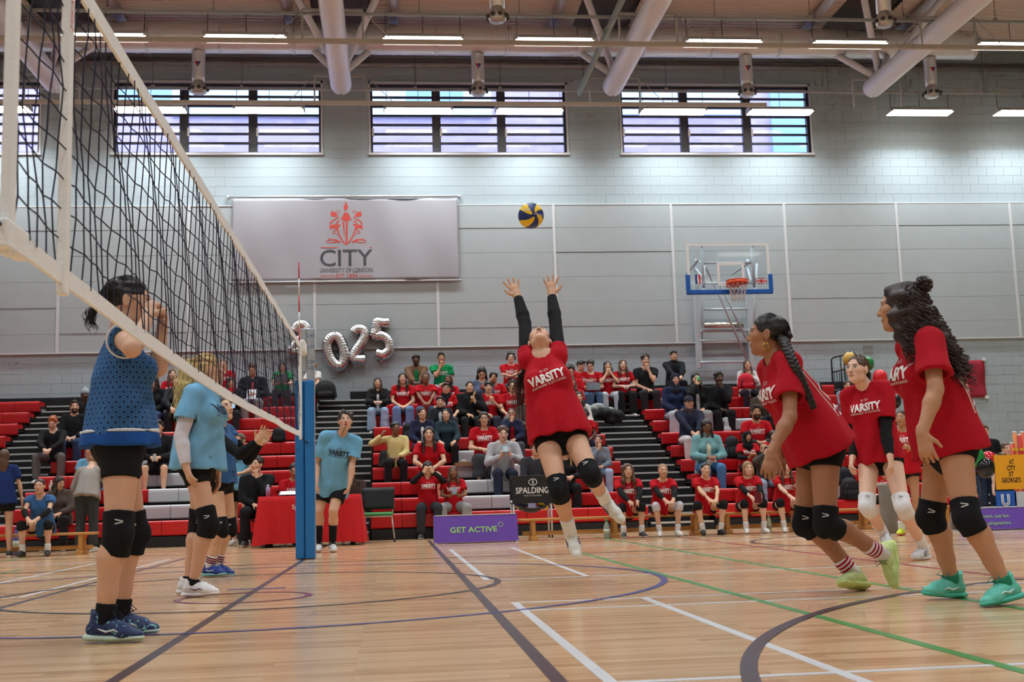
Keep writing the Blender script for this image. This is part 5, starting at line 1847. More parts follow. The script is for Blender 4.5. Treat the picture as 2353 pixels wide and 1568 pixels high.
def hair_field(J, s, style, seed=0):
    R, Fw, U = J['H']; c = J['head']; A = np.stack([R, Fw, U]); hs = J.get('hs', 1.0) * s
    def w(x, y, z): return c + (R * x + Fw * y + U * z) * hs
    rr = np.random.default_rng(seed)
    F = Fd()
    E = lambda x, y, z, a, b, d, k=.02, op='u': F.ell(w(x, y, z), A, V3(a, b, d) * hs, k=k * hs, op=op)
    C = lambda pts, rs, k=.02, n=None, sc=1.0: F.chain([w(*p) for p in pts], [q * hs for q in rs], k=k * hs, n=n, sc=sc)
    tight = style in ('ponytail', 'bun', 'tied')
    t = .0 if tight else .005
    E(0, -.016, .034, .0795 + t, .100 + t, .0885 + t, k=0)
    if style in ('short', 'curly', 'quiff', 'fringe'):
        if style == 'fringe': E(0, .035, .078, .066, .062, .034)
        if style == 'quiff': E(0, .035, .098, .058, .06, .032)
        if style == 'curly':
            for i in range(46):
                th = rr.uniform(0, 6.28); ph = rr.uniform(.0, 1.35)
                d = V3(math.cos(th) * math.sin(ph) * .085, -.02 + math.sin(th) * math.sin(ph) * .098, .042 + math.cos(ph) * .085)
                q = .017 + .008 * rr.random()
                E(d[0], d[1], d[2], q, q, q, k=.008)
        E(0, .126, -.018 if style != 'fringe' else -.042, .088, .088, .124, k=.006, op='s')
        F.cut(w(0, -.002, -.028), Fw * .60 - U * .80)
        for sg in (-1, 1): E(.079 * sg, -.004, -.018, .02, .02, .03, k=.008, op='s')
    elif style in ('long', 'longback', 'curlylong', 'bob'):
        L = {'long': .30, 'longback': .30, 'curlylong': .30, 'bob': .14}[style]
        E(0, .118, -.045, .066, .084, .136, k=.008, op='s')
        C([(0, -.062, .02), (0, -.078, -.10), (0, -.082, -L)], [.076, .074, .055], n=Fw, sc=1.25)
        if style != 'longback':
            for sg in (-1, 1):
                C([(.066 * sg, -.01, .03), (.076 * sg, .012, -.06), (.088 * sg, .045, -.15), (.082 * sg, .078, -L)] if style != 'bob' else [(.066 * sg, -.01, .03), (.076 * sg, .012, -.05), (.07 * sg, .022, -.125)], [.022, .026, .028, .014] if style != 'bob' else [.022, .026, .02])
        if style == 'curlylong':
            for i in range(40):
                sg = rr.choice((-1, 1)); v = rr.random()
                q = .018 + .01 * rr.random()
                E((.07 + .03 * v) * sg + rr.normal() * .012, -.03 + .1 * v * rr.random(), .05 - .33 * v, q, q, q, k=.012)
    else:
        E(0, .122, -.026, .086, .086, .128, k=.008, op='s')
        F.cut(w(0, -.002, -.030), Fw * .60 - U * .80)
        for sg in (-1, 1): E(.079 * sg, -.004, -.018, .02, .02, .03, k=.008, op='s')
        if style == 'ponytail': C([(0, -.10, .045), (0, -.145, .02), (0, -.155, -.08), (0, -.13, -.20)], [.024, .030, .030, .012])
        if style == 'bun': E(0, -.105, .075, .036, .036, .036, k=.01)
        if style == 'tied': E(0, -.112, .0, .026, .028, .028, k=.012)
    F.warp = folds(seed + 3, .0035 if tight else (.009 if style in ('short', 'quiff', 'curly', 'fringe') else .006), 4.0)
    return F


def chest_print(root, v, q, J, s, lines, col, dz=0.0, du=0.0, tilt=0.0, back=False):
    """lettering pressed on the shirt front: lines = (text, height, width, up offset, boldness)"""
    bv = BVHTree.FromPolygons([tuple(x) for x in v], [tuple(map(int, x)) for x in q])
    up, rt, fw = frame_of(J)
    if back: fw = -fw; rt = -rt
    c = J['pelvis'] + (J['neck'] - J['pelvis']) * .66
    rd = -rt
    ct, st_ = math.cos(tilt), math.sin(tilt)
    rd, u2 = rd * ct + up * st_, up * ct - rd * st_
    for tx, h, wd, z, bold in lines:
        V, T = text_tris(tx, .30, bold)
        sx = wd / (V[:, 0].max() - V[:, 0].min())
        W = []; ok = []
        for a, b in V:
            o = c + rd * (a * sx * s + du) + u2 * (b * h * s + (z + dz) * s) + fw * .6
            hit = bv.ray_cast(Vector(o), Vector(-fw), 1.2)
            if hit[0] is None: W.append(o); ok.append(False)
            else: W.append(np.array(hit[0]) + fw * .003); ok.append(True)
        ok = np.array(ok); T2 = T[ok[T].all(1)]
        if len(T2):
            link('chest_print', mesh_np('chest_print', np.array(W) - np.array(wpos(root)), None, mat('shirt print', col, .7, noise=.02), False, T2), root)


VARSITY = [('VARSITY', .058, .255, .0, .042), ('KINGSTON SPORT  VS  CITY ST GEORGE\'S', .013, .24, -.024, .01), ('KU  CITY', .018, .06, .075, .0)]
WHO = {}


def person(J, sp, label, base=None, hires=False):
    """J joints in world space; sp the look. Returns the root."""
    s, sex = sp.get('s', 1.0), sp.get('sex', 'f')
    seed = sp.get('seed', abs(hash(label)) % 9973 if False else sum(map(ord, label)) % 9973)
    if base is None:
        base = np.array([J['pelvis'][0], J['pelvis'][1], min(J['toeL'][2], J['toeR'][2]) - .02])
    root = empty('person', base, label, 'person', sp.get('group'))
    skin = face_skin(SKIN[sp.get('skin', 'light')], HAIR[sp.get('brow', 'dark')])
    rb, rh, rhd, rc, rr = (.016, .0050, .0048, .0088, .006) if hires else (.036, .0120, .0098, .0250, .0165)
    # ---- body: torso and limbs, head and hands in one mesh
    prt = [body_field(J, s, sex).mesh(rb), head_field(J, s, sex, sp.get('mouth', 0), ears=sp.get('ears', True)).mesh(rh)]
    nb = len(prt[0][0]); nh = len(prt[1][0])
    for sd in ('L', 'R'):
        if sp.get('nohand' + sd): continue
        F = Fd()
        d, pn, o = J['hand' + sd]
        hand_field(F, J['wr' + sd], d, pn, (1 if sd == 'L' else -1) * sp.get('hs' + sd, 1), s, **o)
        el = J['el' + sd]
        F.cone(J['wr' + sd] + (el - J['wr' + sd]) * .2, J['wr' + sd], .030 * s, .026 * s, k=.012)
        prt.append(F.mesh(rhd))
    v, q = join(prt)
    hc = np.full((len(v), 3), 9.0, np.float32)
    R, Fw, U = J['H']; hs = J.get('hs', 1.0) * s
    dl = v[nb:nb + nh] - J['head']
    hc[nb:nb + nh] = np.stack([dl @ R, dl @ Fw, dl @ U], 1) / hs
    link('body', mesh_np('body', v - np.array(base), q, skin, True, attrs={'hc': hc}), root)
    # ---- hair or head cover
    st, hcol = sp.get('hair', ('short', 'dark'))
    if st not in ('hijab', 'none', 'strands', 'beanie'):
        part('hair', hair_field(J, s, st, seed), .0055 if hires else rr, hair_mat(HAIR[hcol]), root)
    def w(x, y, z): return J['head'] + (R * x + Fw * y + U * z) * hs
    A = np.stack([R, Fw, U])
    if st == 'hijab':
        F = Fd(); F.ell(w(0, -.012, .03), A, V3(.090, .106, .098) * hs, k=0); F.ell(w(0, .0, -.06), A, V3(.080, .092, .10) * hs, k=.04)
        upv = unit(J['neck'] - J['pelvis'])
        F.cone(w(0, 0, -.12), J['neck'] - upv * .02 + Fw * .03, .085 * s, .115 * s, k=.04); F.cone(J['shL'] * .72 + J['shR'] * .28, J['shR'] * .72 + J['shL'] * .28, .062 * s, k=.05)
        F.cone(J['neck'] + Fw * .05, J['neck'] - upv * .10 + Fw * .09, .075 * s, .055 * s, k=.04)
        F.ell(w(0, .125, -.030), A, V3(.062, .075, .088) * hs, k=.012, op='s'); F.warp = folds(seed, .004, 1.4)
        part('headscarf', F, rr, cloth(sp['hijab']), root)
    if st == 'beanie':
        F = Fd(); F.ell(w(0, -.014, .045), A, V3(.090, .108, .10) * hs, k=0); F.cut(w(0, 0, .032), -U); F.cone(w(0, -.016, .03), w(0, -.016, .062), .099 * hs, .099 * hs, k=.008, n=R, sc=1.13, cap=2); F.ell(w(0, -.03, .15), A, V3(.03, .03, .03), k=.01)
        part('beanie', F, rr, cloth(sp['beanie']), root)
    if 'cap' in sp:
        F = Fd(); F.ell(w(0, -.014, .045), A, V3(.088, .105, .085) * hs, k=0); F.cut(w(0, 0, .040), -U); F.cone(w(0, .06, .045), w(0, .145, .034), .062, .058, k=.01, n=U, sc=7)
        part('cap', F, rr, cloth(sp['cap']), root)
    if sp.get('beard'):
        F = Fd(); F.ell(w(0, .030, -.048), A, V3(.0595, .0645, .0775) * hs, k=0); F.ell(w(0, .062, -.098), A, V3(.026, .024, .022) * hs, k=.02); F.cut(w(0, 0, -.046), U + Fw * -.5)
        F.ell(w(0, .090, -.064), A, V3(.024, .024, .012) * hs, k=.006, op='s')
        part('beard', F, .007, hair_mat(HAIR[hcol]), root)
    if sp.get('glasses'):
        mb = MB()
        for sg in (-1, 1):
            mb.tube([w(.031 * sg + .021 * math.cos(a), .100, .004 + .017 * math.sin(a)) for a in np.linspace(0, 6.28, 15)[:-1]], .0022, 5, closed=True)
            mb.tube([w(.052 * sg, .098, .008), w(.079 * sg, .0, .008)], .002, 5)
        mb.tube([w(-.011, .101, .006), w(.011, .101, .006)], .002, 5)
        mb.obj('glasses', mat('black frames', (30, 28, 30), .4), root)
    if sp.get('headphones'):
        mb = MB(); mb.tube([w(.088 * math.cos(a), -.01, .012 + .11 * math.sin(a)) for a in np.linspace(-.1, 3.24, 15)], .009, 8)
        for sg in (-1, 1): mb.sphere(w(.09 * sg, -.008, -.004), (.022, .036, .042))
        mb.obj('headphones', mat('black headphones', (28, 28, 30), .4), root)
    # ---- top
    top = sp.get('top')
    am = .006 if hires else .005
    vq = None
    if top:
        kind, col = top[0], top[1]
        P_ = dict(tee=dict(off=.016, hem=.10, slv=.58), long=dict(off=.018, hem=.09, slv=1, long=True), jacket=dict(off=.026, hem=.10, slv=1, long=True, neck=.062), puffer=dict(off=.042, hem=.08, slv=1, long=True, neck=.06),
                  hoodie=dict(off=.028, hem=.09, slv=1, long=True, neck=.062), jersey=dict(off=.012, hem=.07, slv=.10, sl_off=.004, neck=.062), sleeveless=dict(off=.012, hem=.08, slv=.08))[kind].copy()
        P_.update(sp.get('top_opt', {}))
        F = shirt_field(J, s, sex, seed=seed, amp=sp.get('folds', am), openend=hires, **P_)
        up, rt, fw = frame_of(J)
        if kind in ('hoodie',):
            nk = J['neck']; F.cone(nk - fw * .075 * s - rt * .07 * s, nk - fw * .075 * s + rt * .07 * s, .045 * s, k=.03); F.cone(nk - fw * .09 * s, nk - fw * .10 * s - up * .09 * s, .05 * s, .035 * s, k=.03)
        if kind in ('jacket', 'puffer'):
            nk = J['neck']; F.cone(nk - fw * .03 + up * .02, nk + fw * .0 + up * .05 * s, .072 * s, .07 * s, k=.02); F.cone(nk + up * .0, nk + up * .16, .055 * s, .06 * s, k=.004, op='s')
        if sp.get('open'):          # jacket worn open: the shirt shows down the front
            F.cone(J['neck'] + fw * .12 * s, J['pelvis'] + fw * .20 * s - up * .12, .030, sp.get('openw', .055), k=.01, op='s')
            F2 = shirt_field(J, s, sex, off=.012, hem=.06, slv=.4, seed=seed, amp=.003)
            part('undershirt', F2, rc, cloth(sp['open']), root)
        nm = {'tee': 't_shirt', 'long': 'sweater', 'jacket': 'jacket', 'puffer': 'puffer_jacket', 'hoodie': 'hoodie', 'jersey': 'jersey', 'sleeveless': 'top'}[kind]
        vq = F.mesh(rc)
        mt = sp.get('top_mat') or cloth(col)
        part(nm, vq, rc, mt, root, {'cyl': lambda vv: cylco(vv, J)} if sp.get('top_mat') else None)
        if sp.get('print') is not None:
            chest_print(root, vq[0], vq[1], J, s, sp.get('lines', VARSITY), sp['print'], sp.get('pz', 0), tilt=sp.get('ptilt', 0))
        if sp.get('scarf'):
            F = Fd(); nk = J['neck']
            F.cone(nk + up * .02 - rt * .03, nk + up * .02 + rt * .03, .082 * s, k=.03); F.cone(nk + fw * .07, nk + fw * .12 - up * .16, .045, .035, k=.03); F.warp = folds(seed + 9, .006, 1.5)
            part('scarf', F, rr, cloth(sp['scarf']), root)
    # ---- under-sleeves and sleeves on bare arms
    for sd in ('L', 'R'):
        if sp.get('armsleeve'):
            a0, a1 = sp.get('slv_rng', (.52, .95))
            F = Fd(); sh, el, wr = J['sh' + sd], J['el' + sd], J['wr' + sd]
            F.cone(sh + (el - sh) * a0, el, (.049 - .012 * a0) * s + .007, .037 * s + .007, k=.012, cap=0); mid = el + (wr - el) * .3
            F.cone(el, mid, .037 * s + .007, .040 * s + .007, k=.012); F.cone(mid, el + (wr - el) * a1, .040 * s + .007, .028 * s + .006, k=.012, cap=1)
            part('arm_sleeve', F, .008 if hires else .014, cloth(sp['armsleeve']), root)
    # ---- bottoms
    bot = sp.get('bottom', ('trousers', (30, 30, 34)))
    kind, col = bot
    if kind == 'trousers':
        part('trousers', trousers_field(J, s, sex, .016, seed=seed, wide=.012), rc, cloth(col), root)
    elif kind == 'wide':
        part('trousers', trousers_field(J, s, sex, .024, seed=seed, wide=.035), rc, cloth(col), root)
    elif kind == 'shorts':
        part('shorts', trousers_field(J, s, sex, sp.get('short_off', .006 if hires else .014), seed=seed, thigh=sp.get('short_len', .34), amp=.002), rc, cloth(col), root)
    elif kind == 'skirt':
        F = trousers_field(J, s, sex, .03, seed=seed, upto=.75, wide=.05)
        for a, b in (('knL', 'knR'), ('anL', 'anR')):
            F.cone(J[a] * .8 + J[b] * .2, J[b] * .8 + J[a] * .2, .085, k=.05)
        F.warp = folds(seed, .008); part('skirt', F, rc, cloth(col), root)
    # ---- athletes' pads and socks
    for sd in ('L', 'R'):
        hp, kn, an = J['hip' + sd], J['kn' + sd], J['an' + sd]
        if sp.get('pads'):
            F = Fd(); lo_, hi_ = sp.get('pad_rng', (.16, .20))
            sh_, th_ = unit(an - kn), unit(kn - hp)
            fr = unit(unit(kn - (hp + an) / 2) if np.linalg.norm(kn - (hp + an) / 2) > .03 else np.cross(unit(np.cross(unit(J['neck'] - J['pelvis']), unit(J['hipR'] - J['hipL']))), [0, 0, 0]) + unit(np.cross(unit(J['neck'] - J['pelvis']), unit(J['hipR'] - J['hipL']))))
            F.cone(kn + (hp - kn) * hi_, kn, .063 * s + .008, .056 * s + .010, k=.01, cap=0); F.cone(kn, kn + (an - kn) * lo_, .056 * s + .010, .056 * s + .008, k=.012, cap=1)
            F.cut(kn + (hp - kn) * hi_, -th_)
            F.ell(kn + fr * .034 * s + sh_ * .015, np.eye(3), V3(.050, .050, .062) * s, k=.02)
            pd = part('knee_pad', F, .009 if hires else .015, cloth(sp['pads']), root)
            if hires and pd:
                pd['label'] = 'padded knee guard'
                mk = MB(); sgn = unit(np.cross(sh_, fr)); fc = kn + fr * .092 * s + (hp - kn) * .10
                cam_d = unit(CAM - kn); o = kn + (hp - kn) * .08 + unit(cam_d - th_ * (cam_d @ th_)) * .088 * s
                sx_ = unit(np.cross(th_, cam_d))
                for k_ in (-1, 1):
                    mk.obox(o + th_ * .006 * k_, sx_ * .018 + th_ * .004 * k_, th_ * .0028, cam_d * .001)
                mk.obj('brand_mark', mat('pale mark', (200, 200, 200) if sum(sp['pads']) < 300 else (60, 60, 66), .6), pd, wpos(root))
        if sp.get('socks'):
            t0 = sp.get('sock_t', .72)
            F = Fd(); F.cone(kn + (an - kn) * t0, an, .034 * s + .014 * (1 - t0) + .009, .036 * s + .007, k=.01, cap=0); F.cut(kn + (an - kn) * t0, -unit(an - kn))
            part('sock', F, .0075 if hires else .014, cloth(sp['socks']), root)
            if sp.get('sock_stripes'):
                for t in (.06, .13, .20):
                    t = t0 + t * .8; c_ = kn + (an - kn) * t; L_ = unit(an - kn)
                    MB().tube([c_ - L_ * .006, c_ + L_ * .006], .034 * s + .014 * (1 - t) + .0105, 18).obj('sock_stripe', cloth(sp['sock_stripes']), root)
    # ---- shoes
    sc = sp.get('shoes', (60, 60, 64)); so = sp.get('sole', (225, 225, 222))
    for sd in ('L', 'R'):
        U_, S_, (wf, f, u, r) = shoe_fields(J, sd, s, sp.get('high', .01))
        shoe = part('shoe', U_, .0065 if hires else .017, sp.get('shoe_mat') or mat('shoe', sc, .6, noise=.1, bump=.15), root)
        sm = S_.mesh(.0072 if hires else .019)
        if shoe is not None:
            l_ = link('sole', mesh_np('sole', sm[0] - np.array(base), sm[1], mat('sole rubber', so, .5, noise=.05), True), shoe)
            if hires:
                mb = MB()
                for i in range(5):
                    x = .030 + .017 * i; z = .098 - .0085 * i
                    mb.tube([wf(x, z - .014, -.026), wf(x + .004, z + .001, -.011), wf(x + .010, z + .001, .011), wf(x + .012, z - .014, .026)], .0036, 5)
                    mb.tube([wf(x + .012, z - .014, -.026), wf(x + .010, z, -.011), wf(x + .004, z, .011), wf(x, z - .014, .026)], .0036, 5)
                for sg in (-1, 1):
                    mb.tube([wf(.036, .104, 0), wf(.045, .128, .022 * sg), wf(.066, .108, .038 * sg), wf(.046, .100, .006 * sg)], .0028, 5)
                lc = mb.obj('laces', mat('laces', sp.get('laces', sc), .7), shoe, wpos(root))
                if sp.get('stripes'):
                    for i in range(3):
                        for sg in (-1, 1):
                            c_ = wf(.03 + .022 * i, .05, .041 * sg)
                            MB().obox(c_, (f * .005 + u * .0) * 1, (u * .022 - f * .012), r * .003).obj('shoe_stripe', mat('shoe stripe', sp['stripes'], .5), shoe, wpos(root))
                if sp.get('swoosh'):
                    for sg in (-1, 1):
                        MB().tube([wf(-.01, .055, .040 * sg), wf(.03, .043, .0435 * sg), wf(.06, .052, .043 * sg), wf(.09, .040, .040 * sg)], [.003, .005, .004, .002], 6).obj('shoe_mark', mat('shoe mark', sp['swoosh'], .5), shoe, wpos(root))
    J['root'] = root
    WHO[label] = J
    return root


def cylco(v, J):
    up, rt, fw = frame_of(J); d = v - J['pelvis']
    z = d @ up; x = d @ rt; y = d @ fw
    return np.stack([np.arctan2(x, y) * .15, z, 0 * z], 1)


# ------------------------------------------------------------------ seated people
def head_frame(fwd, up=(0, 0, 1)):
    f = unit(fwd); r = unit(np.cross(f, V3(up))); return (r, f, np.cross(r, f))


def seated_joints(at, s, yaw=0.0, lean=.12, look=(0, 0), arms='lap', knees=.14, feet=None, sex='f', drop=.42, slump=0.0, thighs=0.0, turn=0.0):
    """at: seat front edge middle on the seat top; yaw 0 faces the court. look = (turn, tilt)"""
    cy, sy = math.cos(yaw), math.sin(yaw)
    def L(x, y, z): return V3(at) + V3(x * cy - y * sy, x * sy + y * cy, z)
    J = {}
    sw = (.172 if sex == 'f' else .195) * s
    J['pelvis'] = L(0, .13, .095 * s)
    a = lean
    nk = (0, .13 - math.sin(a) * .50 * s, .095 * s + math.cos(a) * .50 * s - slump)
    J['neck'] = L(*nk)
    ct, stt = math.cos(turn), math.sin(turn)
    sz = nk[2] - .045 * s
    for sd, sg in (('L', 1), ('R', -1)):
        J['sh' + sd] = L(sg * sw * ct, nk[1] + .01 + sg * sw * stt, sz)
        J['hip' + sd] = L(sg * .09 * s, .12, .085 * s)
        ky = .12 - .40 * s
        J['kn' + sd] = L(sg * knees, ky, .075 * s + thighs)
        fx, fy = (feet or (knees * .95, ky + .02))
        J['an' + sd] = L(sg * fx, fy, -drop + .085 * s)
        J['toe' + sd] = L(sg * (fx + .035), fy - .19 * s, -drop + .018)
    hd = (nk[0], nk[1] - .03 - .06 * math.sin(a), nk[2] + .155 * s)
    J['head'] = L(*hd)
    ty, tp = look
    fwd = V3(math.sin(ty), -math.cos(ty) * math.cos(tp), math.sin(tp))
    J['H'] = head_frame(V3(fwd[0] * cy - fwd[1] * sy, fwd[0] * sy + fwd[1] * cy, fwd[2]))
    z0 = .075 * s
    T = {'lap': ((.075, -.20, z0 + .10), (-.075, -.20, z0 + .10)),
         'knees': ((knees, -.24, z0 + .10), (-knees, -.24, z0 + .10)),
         'clasp': ((.055, -.36, z0 + .13), (-.055, -.36, z0 + .13)),
         'phone': ((.065, -.22, z0 + .19), (-.065, -.22, z0 + .19)),
         'crossed': ((-.11, nk[1] - .20, nk[2] - .25 * s), (.11, nk[1] - .21, nk[2] - .22 * s)),
         'chin': ((.02, hd[1] - .115, hd[2] - .175 * s), (-.03, -.16, z0 + .11)),
         'chinR': ((.03, -.16, z0 + .11), (-.02, hd[1] - .115, hd[2] - .175 * s)),
         'mouth': ((.045, hd[1] - .125, hd[2] - .17 * s), (-.045, hd[1] - .125, hd[2] - .17 * s)),
         'clap': ((.05, nk[1] - .20, nk[2] - .14), (-.05, nk[1] - .20, nk[2] - .14)),
         'fist': ((.09, nk[1] - .20, nk[2] - .16), (-.06, -.18, z0 + .12)),
         'film': ((.07, hd[1] - .24, hd[2] - .07), (-.07, hd[1] - .24, hd[2] - .07)),
         'filmR': ((.10, -.16, z0 + .13), (-.05, hd[1] - .22, hd[2] - .06)),
         'point': ((.06, -.19, z0 + .11), (-.25, nk[1] - .12, nk[2] + .02)),
         'drink': ((.07, -.18, z0 + .11), (-.03, hd[1] - .17, hd[2] - .13)),
         'snack': ((.10, nk[1] - .24, nk[2] - .22), (-.08, nk[1] - .25, nk[2] - .24))}[arms]
    ua, fa = .285 * s, .250 * s
    ctr = L(0, -.25, z0 + .12)
    for (sd, sg), tg in zip((('L', 1), ('R', -1)), T):
        t = L(*tg)
        pole = L(sg * .75, .35, -.65) - V3(at)
        if arms in ('clasp',): pole = L(sg * 1.0, .1, -.2) - V3(at)
        el, wr = ik(J['sh' + sd], t, ua, fa, pole)
        J['el' + sd], J['wr' + sd] = el, wr
        fd = unit(wr - el)
        inward = L(-sg, 0, 0) - V3(at)
        o = dict(curl=.5, spread=.10, thumb=.5)
        d = unit(fd + inward * .35); pn = unit(inward * .5 + V3(0, 0, -.8))
        if tg[2] > nk[2] - .27:            # raised hands
            d = unit(fd * .6 + V3(0, 0, .7) + inward * .1); pn = unit(J['neck'] * 0 + (J['head'] - wr)); o = dict(curl=.55, spread=.08, thumb=.4)
        if arms == 'clap': d = unit(V3(0, 0, .8) + fd * .5); pn = inward; o = dict(curl=.1, spread=.06, thumb=.4)
        if arms == 'crossed': d = unit(fd); pn = unit(-(L(0, -1, 0) - V3(at)) * 1.0); o = dict(curl=.3, spread=.05, thumb=.3)
        if arms in ('phone', 'snack', 'film', 'filmR'): o = dict(curl=.75, spread=.05, thumb=.3)
        J['hand' + sd] = (d, pn, o)
    return J


SEATK = []


def auto_row(px, py, s=1.0, lean=.12):
    best = None
    for k in range(10):
        y = ROWF[k] - .02
        q = P(px, py, y)
        h = q[2] - RZ[k]
        need = (.095 + math.cos(lean) * .50 + .155) * s
        e = abs(h - need)
        if best is None or e < best[0]: best = (e, k, h)
    return best


def sit(px, py, label, k=None, fit=True, seat=None, **sp):
    """seat a person so that the head falls at the photo position px, py on a bleacher row (or a given seat = (Y, z))"""
    lean = sp.pop('lean', .14); pose = {n: sp.pop(n) for n in ('yaw', 'look', 'arms', 'knees', 'feet', 'slump', 'thighs', 'drop', 'turn') if n in sp}
    sex = sp.get('sex', 'f'); s0 = 1.0 if sex == 'f' else 1.06
    if seat is None:
        e, kk, h = auto_row(px, py, s0, lean)
        if k is None: k = kk
        y0, z0 = ROWF[k] + .02, RZ[k]
    else:
        y0, z0 = seat
    hy = y0 + .13 - math.sin(lean) * .5 - .04
    q = P(px, py, hy); h = q[2] - z0
    s = h / (.25 + math.cos(lean) * .50)
    s = max(.86, min(1.13, s)) if fit else s0
    sp['s'] = s
    yaw = pose.get('yaw', 0)
    x = q[0] - math.sin(yaw) * (.13 - (hy - y0)) * -1 * 0
    J = seated_joints((x, y0, z0), s, lean=lean, sex=sex, **pose)
    # bring the head exactly to its column
    dx = q[0] - J['head'][0]
    for n in list(J):
        if isinstance(J[n], np.ndarray) and J[n].shape == (3,): J[n] = J[n] + V3(dx, 0, 0)
    r = person(J, sp, label)
    SEATK.append((label, k, round(s, 2)))
    return J
# ------------------------------------------------------------------ the players and the referee
def strands(root, name, paths, rad, mt, sides=3):
    """many thin hair tubes in one mesh; paths list of (m,3) arrays"""
    vs, qs, o = [], [], 0
    for p in paths:
        p = np.asarray(p, float); m = len(p)
        t = np.gradient(p, axis=0); t /= np.linalg.norm(t, axis=1)[:, None] + 1e-9
        a = np.where(np.abs(t[:, 2:3]) < .9, np.array([[0, 0, 1.0]]), np.array([[0, 1.0, 0]]))
        u = np.cross(a, t); u /= np.linalg.norm(u, axis=1)[:, None] + 1e-9
        w = np.cross(t, u)
        r = rad * np.interp(np.linspace(0, 1, m), [0, .1, .75, 1], [.7, 1, 1, .25])
        ring = [p + (math.cos(2 * math.pi * k / sides) * u + math.sin(2 * math.pi * k / sides) * w) * r[:, None] for k in range(sides)]
        V = np.stack(ring, 1).reshape(-1, 3)
        i = np.arange(m - 1)[:, None] * sides; k = np.arange(sides)[None]; k2 = (k + 1) % sides
        Q = np.stack([i + k, i + k2, i + sides + k2, i + sides + k], -1).reshape(-1, 4)
        vs.append(V); qs.append(Q + o); o += len(V)
    me = mesh_np(name, np.concatenate(vs) - np.array(wpos(root)), np.concatenate(qs), mt, True)
    return link(name, me, root)


def spline(pts, n):
    pts = np.asarray(pts, float); m = len(pts)
    t = np.linspace(0, m - 1, n); i = np.clip(t.astype(int), 0, m - 2); f = (t - i)[:, None]
    g = lambda j: pts[np.clip(j, 0, m - 1)]
    a, b, c, d = g(i - 1), g(i), g(i + 1), g(i + 2)
    return .5 * (2 * b + (c - a) * f + (2 * a - 5 * b + 4 * c - d) * f ** 2 + (3 * b - a - 3 * c + d) * f ** 3)


def hex_mat():
    """navy jersey print of pale hexagon rings, laid out around the torso"""
    m, nt, b = new_mat('hexagon print jersey')
    N, L = nt.nodes, nt.links
    at = N.new('ShaderNodeAttribute'); at.attribute_name = 'cyl'
    sp = N.new('ShaderNodeSeparateXYZ'); L.new(at.outputs['Vector'], sp.inputs[0])
    def M_(op, a, b_=None, c=None):
        n = N.new('ShaderNodeMath'); n.operation = op
        for i, v in enumerate((a, b_, c)):
            if v is None: continue
            if isinstance(v, (int, float)): n.inputs[i].default_value = v
            else: L.new(v, n.inputs[i])
        return n.outputs[0]
    sc = 36.0
    x, z = M_('MULTIPLY', sp.outputs[0], sc), M_('MULTIPLY', sp.outputs[1], sc)
    def cell(ox, oz):
        u = M_('SUBTRACT', M_('FLOORED_MODULO', M_('ADD', x, ox), 1.0), .5)
        w = M_('SUBTRACT', M_('FLOORED_MODULO', M_('ADD', z, oz), 1.7320508), .8660254)
        au, aw = M_('ABSOLUTE', u), M_('ABSOLUTE', w)
        return M_('MAXIMUM', au, M_('ADD', M_('MULTIPLY', au, .5), M_('MULTIPLY', aw, .8660254)))
    hd = M_('MINIMUM', cell(0, 0), cell(.5, .8660254))
    ring = M_('MULTIPLY', M_('GREATER_THAN', hd, .30), M_('LESS_THAN', hd, .38))
    inner = M_('LESS_THAN', hd, .24)
    n = N.new('ShaderNodeTexNoise'); n.inputs['Scale'].default_value = 5; L.new(at.outputs['Vector'], n.inputs[0])
    c0 = N.new('ShaderNodeMixRGB'); L.new(n.outputs[0], c0.inputs[0]); c0.inputs[1].default_value = (*srgb(18, 56, 110), 1); c0.inputs[2].default_value = (*srgb(32, 92, 156), 1)
    c1 = N.new('ShaderNodeMixRGB'); L.new(M_('MULTIPLY', inner, .8), c1.inputs[0]); L.new(c0.outputs[0], c1.inputs[1]); c1.inputs[2].default_value = (*srgb(12, 36, 84), 1)
    c2 = N.new('ShaderNodeMixRGB'); L.new(M_('MULTIPLY', ring, .85), c2.inputs[0]); L.new(c1.outputs[0], c2.inputs[1]); c2.inputs[2].default_value = (*srgb(84, 150, 196), 1)
    L.new(c2.outputs[0], b.inputs['Base Color']); b.inputs['Roughness'].default_value = .8
    return m


M_HEX = hex_mat()
BLACK = (22, 22, 25)


def pj(s, Y0, pelvis, neck, head, hfwd, fwd, el, wr, hands, kn, an, toe, sex='f', hup=(0, 0, 1), sh=None, sw=None, flat=''):
    """player joints from photo positions: each value is (px, py, Y)"""
    J = {}
    J['pelvis'] = P(*pelvis); J['neck'] = P(*neck); J['head'] = P(*head)
    up = unit(J['neck'] - J['pelvis'])
    f = unit(V3(fwd[0], fwd[1], 0)); rt = unit(np.cross(f, [0, 0, 1.0]))
    w = sw or (.165 if sex == 'f' else .19) * s
    rs = unit(rt - up * (rt @ up))
    for sd, sg in (('L', -1), ('R', 1)):
        J['sh' + sd] = J['neck'] - up * .045 * s + rs * w * sg if sh is None else P(*sh[sd])
        J['hip' + sd] = J['pelvis'] - V3(0, 0, .02 * s) + rt * .088 * s * sg
        J['el' + sd] = P(*el[sd]); J['wr' + sd] = P(*wr[sd])
        J['kn' + sd] = P(*kn[sd]); J['an' + sd] = P(*an[sd]); J['toe' + sd] = P(*toe[sd])
        hd = hands[sd]
        d = P(*hd[0]) - J['wr' + sd]
        J['hand' + sd] = (unit(d), unit(V3(*hd[1])), hd[2] if len(hd) > 2 else dict(curl=.3, spread=.15))
    for sd in flat:                # feet that stand on the floor
        J['an' + sd][2] = .092 * s; J['toe' + sd][2] = .020
    J['H'] = head_frame(hfwd, hup)
    return J


